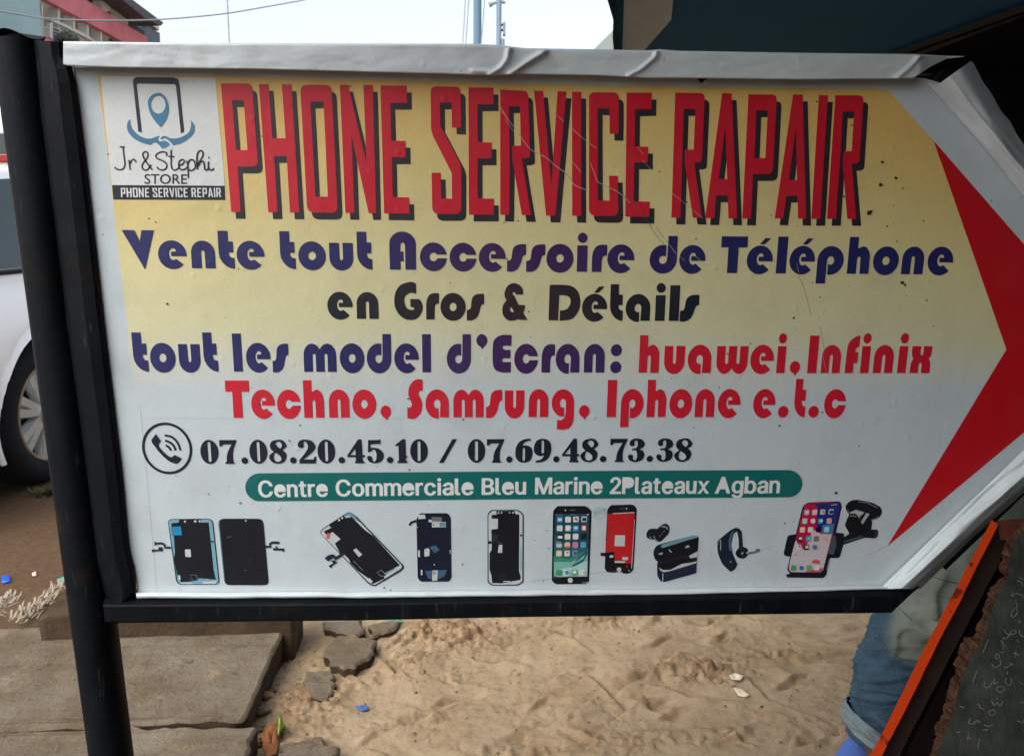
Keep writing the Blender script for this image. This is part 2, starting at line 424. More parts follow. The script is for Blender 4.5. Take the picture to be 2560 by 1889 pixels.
GL['r'] = [smooth_closed([(0, 0, 1), (0, .55), (.07, .78), (.25, .95), (.5, 1.02), (.75, 1.035), (1, 1.02, 1), (1, .61, 1), (.86, .62), (.72, .56), (.66, .42), (.65, 0, 1)])]
GL['d'] = [[(.6, 1.02)] + arcs(.5, .5, .5, .545, 82, 360, 40) + [(1, 1.385), (.66, 1.385), (.65, .6)] + arcs(.49, .48, .145, .15, 0, -300, 22) + [(.595, .62)]]
GL['T'] = [[(0, 1.385), (1, 1.385), (1, .97), (.67, .97), (.67, 0), (.28, 0), (.28, .97), (0, .97)]]
GL['p'] = [[(0, -.38)] + arcs(.5, .5, .5, .545, 180, -100, 40) + [(.41, .38)] + arcs(.5, .5, .135, .16, 250, 540, 22) + [(.362, -.38)]]
GL['a'] = [[(.565, -.04)] + arcs(.5, .5, .5, .545, 278, 0, 40) + [(1, 0), (.62, 0), (.635, .42)] + arcs(.5, .5, .14, .165, 0, 295, 22)]
GL['V'] = [nrm([(55,92),(232,92),(295,245),(332,92),(505,92),(337,642)], 55, 450, 618, 370, False)]
GL['G'] = [nrm([(1122,90,1),(1085,75),(1050,73),(950,105),(890,180),(868,280),(878,370),(920,450),(985,500),(1050,513),(1120,500),(1170,450),(1197,380),(1190,320),(1160,270,1),(1053,270,1),(1055,360,1),(1090,368),(1100,380),(1090,393),(1060,395),(1020,380),(990,330),(983,270),(1005,225),(1050,200),(1090,200),(1122,212,1)], 868, 329, 505, 298)]
GL['&'] = [nrm([(277,195,1),(275,150),(250,105),(185,78),(120,105),(88,170),(90,220),(107,255,1),(75,300),(65,350),(75,410),(115,455),(165,467),(215,455),(237,447,1),(243,457,1),(327,457,1),(283,380,1),(297,340),(298,303,1),(232,300,1),(190,215),(170,190),(175,172),(190,172),(205,195,1)], 65, 262, 460, 265),
           nrm([(148,330),(160,328),(182,370),(170,377),(150,365),(143,345)], 65, 262, 460, 265)]
GL['D'] = [nrm([(552,92,1),(700,92),(790,110),(850,170),(872,275),(850,370),(790,440),(700,460),(662,460,1),(663,355,1),(700,352),(740,335),(768,290),(770,240),(745,210),(700,198),(652,198,1),(645,458,1),(547,458,1)], 548, 324, 460, 265)]
GL['E'] = [nrm([(877,80,1),(770,80),(690,120),(663,200),(663,400),(690,480),(770,515),(872,515,1),(872,392,1),(790,392),(770,372),(790,350),(865,350,1),(865,250,1),(800,250),(775,228),(790,205),(875,205,1)], 663, 214, 515, 320)]
GL['f'] = [nrm([(1074,103,1),(1018,115),(943,180),(917,280),(908,600,1),(1020,600,1),(1018,465,1),(1068,465,1),(1068,320,1),(1031,320,1),(1028,285),(1045,258),(1074,245,1)], 908, 166, 600, 360)]
GL['x'] = [smooth_closed([(0, 1, 1), (0, .82), (.03, .66), (.11, .53, 1), (.03, .42), (0, .25), (0, 0, 1), (.42, 0, 1), (.42, .3), (.49, .39), (.56, .3), (.56, 0, 1), (1, 0, 1), (1, .25), (.97, .42), (.89, .53, 1), (.97, .66), (1, .82), (1, 1, 1), (.58, 1, 1), (.58, .74), (.51, .66), (.44, .74), (.44, 1, 1)])]
GL['g'] = [[(.565, .02)] + arcs(.5, .53, .5, .51, 278, 0, 40) + [(1, 0), (.96, -.22), (.8, -.42), (.55, -.48), (.25, -.45), (.257, -.1), (.42, -.12), (.56, -.05), (.63, .1), (.64, .45)] + arcs(.5, .52, .14, .165, 0, 295, 22)]
GL['S'] = [nrm([(255,90,1),(210,82),(150,105),(105,170),(95,240),(105,290),(130,345),(130,370),(115,390),(95,395),(80,385,1),(80,510,1),(125,520),(180,505),(230,450),(248,370),(238,310),(212,260),(212,230),(225,210),(255,210,1)], 80, 175, 503, 296)]
_cm = arcs(.5, .22, .5, .23, -60, 262, 26) + [(.5, -.1), (.62, -.06)]
GL[','] = [_cm]; GL["'"] = [[(x, y + .94) for x, y in _cm]]
GL['.'] = [ell(.5, .2, .5, .22)]; GL[':'] = None
def put(mb, ch, xl, xr, base, xh, m, off=3 * LAY):
    ym = base - xh * .5; xm = (xl + xr) / 2
    X0, X1 = P(xl, ym).x, P(xr, ym).x; Zb = P(xm, base).z; U = P(xm, base - xh).z - Zb
    cs = GL[{'é': 'e'}.get(ch, ch)] if ch != ':' else [GL['.'][0]]
    sets = [cs]
    if ch == 'é': sets.append([ACC])
    if ch == 'i': sets.append([DOT])
    if ch == ':': sets.append([[(x, y + .62) for x, y in GL['.'][0]]])
    for c in sets:
        vs = []
        for q in c: vs += [Vector((X0 + (X1 - X0) * x, SY - off, Zb + U * y)) for x, y in q]
        tr = tess([[(p[0] * 1000, p[1] * 1000) for p in q] for q in c])
        fs = [t if (vs[t[1]] - vs[t[0]]).cross(vs[t[2]] - vs[t[0]]).y < 0 else t[::-1] for t in tr]
        mb.add(vs, fs, m)
def line(name, chars, xs, base, xh, m):
    mb = MB(); bx, by = zip(*base)
    for ch, (a, b) in zip(chars, xs): put(mb, ch, a, b, float(np.interp((a + b) / 2, bx, by)), xh, m)
    return mb
L1 = line("", "VentetoutAccessoiredeTéléphone", [(309.8,389.9),(396.5,467.4),(478.3,537.6),(547.4,585.8),(592.6,661.8),(701,738.6),(745.9,814.5),(823.6,882.6),(893,930.3),(974,1039.6),(1050,1117),(1124,1190.8),(1197.5,1264.5),(1267.6,1314.6),(1315.5,1362.3),(1365.8,1433.2),(1442.3,1467.7),(1479.8,1516.8),(1518.8,1585.8),(1623.6,1691.2),(1698.3,1763.5),(1800.5,1865.7),(1867,1931.8),(1941,1966),(1973.8,2037.2),(2043,2108.5),(2119,2173.3),(2181.8,2246),(2254.5,2309),(2318.9,2382.3)],
          [(300,669),(509,670.4),(1006,674),(1455,679.3),(1830,682.5),(2281,685.2),(2400,686)], 66, m_blue)
L1.build("accessory_lettering", root)
L2 = line("", "enGros&Détails", [(819.3,882.1),(891.7,945.8),(986,1056.6),(1065.4,1097.3),(1101,1163.8),(1167,1210),(1255.7,1318.9),(1372,1450),(1455.4,1517.9),(1524.6,1557),(1563.9,1625),(1638,1662),(1673,1697.5),(1700,1746.5)],
          [(800,796),(918,796.5),(1080,798.3),(1410,801),(1750,802)], 64, m_blk)
L2.build("bulk_sale_lettering", root)
b4 = [(300,928),(600,928.2),(1060,930),(1490,930.8),(1620,931.4),(1960,932.3),(2330,932.2)]
L3 = line("", "toutlesmodeld'Ecran:", [(334,370),(375.7,439),(447.5,501),(509.8,544.5),(583.3,605.4),(616,677),(681,721.7),(759.4,840.4),(849.4,911),(917,978),(986.4,1047.3),(1055.8,1077),(1116.8,1177),(1190.8,1217.8),(1232,1278),(1285.5,1344.7),(1354,1386.5),(1389,1448.4),(1460,1511.2),(1525.8,1553.5)], b4, 68.5, m_blue)
L3.build("screen_lettering", root)
L4 = line("", "huawei,Infinix", [(1597.5,1647.4),(1660,1711),(1719,1778),(1791,1868.8),(1876,1934.5),(1942,1963),(1975.3,2001.3),(2019.7,2042.8),(2053.5,2101.3),(2113.3,2144.5),(2152,2173.5),(2183.9,2233),(2244.8,2266.4),(2276.7,2326.4)], b4, 67.5, m_red)
xs5 = [(566,625),(629,688),(692.8,751.8),(759.7,810),(822.3,873),(880.8,940.2),(951,976.9),(1017.9,1057),(1063.6,1121.7),(1133.3,1208.8),(1215,1255),(1261.7,1310.4),(1321.6,1370.7),(1379.2,1434.8),(1448,1473.9),(1517.4,1540.4),(1552,1608.5),(1617,1665),(1673,1730),(1737.4,1786),(1794.6,1850.9),(1883,1938.4),(1946,1972),(1984.7,2013.6),(2022,2048),(2059.9,2113.9)]
for ch, (a, b) in zip("Techno,Samsung,Iphonee.t.c", xs5): put(L4, ch, a, b, float(np.interp(a, [560, 1300, 2120], [1043.6, 1042, 1042])), 67, m_red)
L4.build("brand_lettering", root)
# ---- fat-face telephone numbers
DG = {}
def dn(pts, x0, x1, y0, y1, sm=True): return [nrm(p, x0, x1 - x0, y1, y1 - y0, sm) for p in pts]
DG['0'] = [ell(.5, .5, .5, .5, n=36), rounded([(.405, .09, .08), (.59, .09, .08), (.59, .91, .08), (.405, .91, .08)])]
DG['7'] = dn([[(1175,338,1),(1412,338,1),(1405,370),(1370,450),(1352,530),(1355,630),(1380,655,1),(1380,662,1),(1245,662,1),(1243,645),(1262,625),(1268,560),(1290,490),(1345,398,1),(1240,398),(1218,405),(1205,425,1),(1175,425,1)]], 1175, 1412, 335, 662)
DG['8'] = dn([[(1785,222),(1860,235),(1912,300),(1900,345),(1848,382,1),(1895,430),(1908,480),(1880,555),(1820,590),(1770,598),(1690,580),(1640,520),(1645,465),(1712,412,1),(1670,370),(1657,310),(1690,250)], [(1800,253),(1835,275),(1845,315),(1815,360),(1760,315),(1745,285),(1765,260)], [(1738,428),(1800,470),(1825,505),(1820,545),(1780,568),(1730,555),(1707,520),(1712,460)]], 1637, 1912, 222, 598)
DG['2'] = dn([[(255,213),(340,235),(383,300),(370,355),(310,415),(212,492,1),(340,492),(358,480),(362,455,1),(395,455,1),(380,550,1),(155,550,1),(155,500,1),(240,400),(280,330),(275,275),(245,240),(220,258),(222,300),(210,325),(185,332),(155,320),(142,290),(160,240),(200,218)]], 140, 395, 213, 550)
DG['4'] = dn([[(985,212),(1033,212),(1040,430),(1070,430),(1075,440),(1070,460),(1040,460),(1042,510),(1065,525),(1065,545),(932,545),(932,528),(945,510),(945,460),(830,460),(828,435)], [(942,340),(946,428),(868,428)]], 828, 1075, 212, 545, False)
DG['5'] = dn([[(1125,217,1),(1270,215),(1280,207),(1298,207,1),(1295,273,1),(1155,277,1),(1155,335,1),(1200,325),(1280,345),(1330,400),(1335,450),(1310,510),(1260,540),(1205,547),(1140,530),(1105,480),(1115,450),(1140,440),(1170,455),(1175,490),(1185,515),(1205,522),(1230,500),(1238,440),(1230,380),(1205,355),(1170,365),(1150,390,1),(1118,390,1)]], 1105, 1337, 207, 547)
DG['1'] = dn([[(1605,207),(1643,207),(1648,505),(1667,520),(1665,542),(1525,542),(1527,520),(1550,508),(1548,300),(1510,305),(1498,290)]], 1498, 1667, 207, 542, False)
DG['6'] = dn([[(1428,213,1),(1430,243,1),(1390,245),(1340,265),(1312,300),(1308,325,1),(1350,310),(1410,325),(1450,370),(1457,450),(1430,530),(1380,565),(1330,573),(1260,560),(1210,500),(1198,420),(1210,340),(1250,265),(1310,228),(1370,213)]], 1198, 1457, 212, 573) + [rounded([(.42, .075, .07), (.57, .075, .07), (.57, .615, .07), (.42, .615, .07)])]
DG['9'] = [[(1 - x, 1 - y) for x, y in c] for c in DG['6']]
DG['3'] = dn([[(1030,218),(1110,235),(1157,300),(1140,355),(1080,393,1),(1140,425),(1160,490),(1130,560),(1060,592),(1000,598),(930,575),(897,520),(905,485),(935,475),(970,487),(980,515),(975,545),(1000,565),(1025,562),(1042,530),(1040,450),(1020,412),(990,408),(957,410,1),(957,380,1),(1010,378),(1040,350),(1045,290),(1030,255),(1005,255),(990,275),(995,310),(985,335),(955,342),(925,330),(912,295),(930,250),(975,225)]], 895, 1160, 218, 598)
DG['.'] = [ell(.5, .135, .5, .135)]
DG['/'] = [[(0, 0), (.24, 0), (1, 1), (.76, 1)]]
num = MB()
for ch, (a, b) in zip("07.08.20.45.10/07.69.48.73.38", [(501.3,545.8),(549.9,592.3),(602.6,618.7),(623.7,667.8),(672.6,716.4),(724.5,740),(745,790.6),(794,837.6),(845.6,861.5),(868,912),(917.4,958.9),(966.5,982.6),(987.6,1017.8),(1025.5,1068.9),(1097,1142),(1169.3,1212.3),(1217.3,1260),(1265.5,1281),(1288,1330.8),(1334.6,1377.6),(1383.3,1398.7),(1405,1448.6),(1451.6,1494.4),(1500,1516),(1525,1567.6),(1570,1611),(1617,1633),(1641,1682),(1686,1729)]):
    xm = (a + b) / 2; yt = np.interp(xm, [523, 1707], [1098.6, 1094.7]); yb = np.interp(xm, [523, 1707], [1158.8, 1153.5])
    X0, X1 = P(a, (yt + yb) / 2).x, P(b, (yt + yb) / 2).x; Z0, Z1 = P(xm, yb).z, P(xm, yt).z
    vs = []
    for c in DG[ch]: vs += [Vector((X0 + (X1 - X0) * x, SY - 3 * LAY, Z0 + (Z1 - Z0) * y)) for x, y in c]
    tr = tess([[(p[0] * 1000, p[1] * 1000) for p in c] for c in DG[ch]])
    num.add(vs, [t if (vs[t[1]] - vs[t[0]]).cross(vs[t[2]] - vs[t[0]]).y < 0 else t[::-1] for t in tr], m_navy)
num.build("phone_number_lettering", root)
# ---- green pill with address in a plain bold face
pill = MB()
top = [(658, 1182.3), (1000, 1180), (1300, 1177.6), (1600, 1175.8), (1964, 1174.4)]
bot = [(1964, 1242.5), (1600, 1245), (1300, 1247.5), (1000, 1250), (658, 1252.3)]
flat(pill, [top + ell(1970, 1208.4, 36, 34.0, -85, 85, 14) + bot + ell(650, 1217.4, 37, 35, 95, 265, 14)], m_green, 2 * LAY)
pill.build("address_bar", root)
def font_word(mb, txt, xa, xb, yb, yt, m, off, bold=0.0, capk=None):
    cu = bpy.data.curves.new("tmp", 'FONT'); cu.body = txt; cu.offset = bold; cu.resolution_u = 5
    ob = bpy.data.objects.new("tmp", cu); COL.objects.link(ob)
    dg = bpy.context.evaluated_depsgraph_get(); me = bpy.data.meshes.new_from_object(ob.evaluated_get(dg))
    co = [v.co.copy() for v in me.vertices]; fs = [tuple(p.vertices) for p in me.polygons]
    x0 = min(c.x for c in co); x1 = max(c.x for c in co)
    cap = capk
    n = len(co); vs = []
    for c in co:
        u = (c.x - x0) / (x1 - x0); px = xa + (xb - xa) * u
        base = yb[0] + (yb[1] - yb[0]) * u; tp = yt[0] + (yt[1] - yt[0]) * u
        vs.append(P(px, base + (tp - base) * (c.y / cap), off))
    mb.add(vs, [f if (vs[f[1]] - vs[f[0]]).cross(vs[f[2]] - vs[f[0]]).y < 0 else f[::-1] for f in fs], m)
    bpy.data.objects.remove(ob); bpy.data.curves.remove(cu); bpy.data.meshes.remove(me)
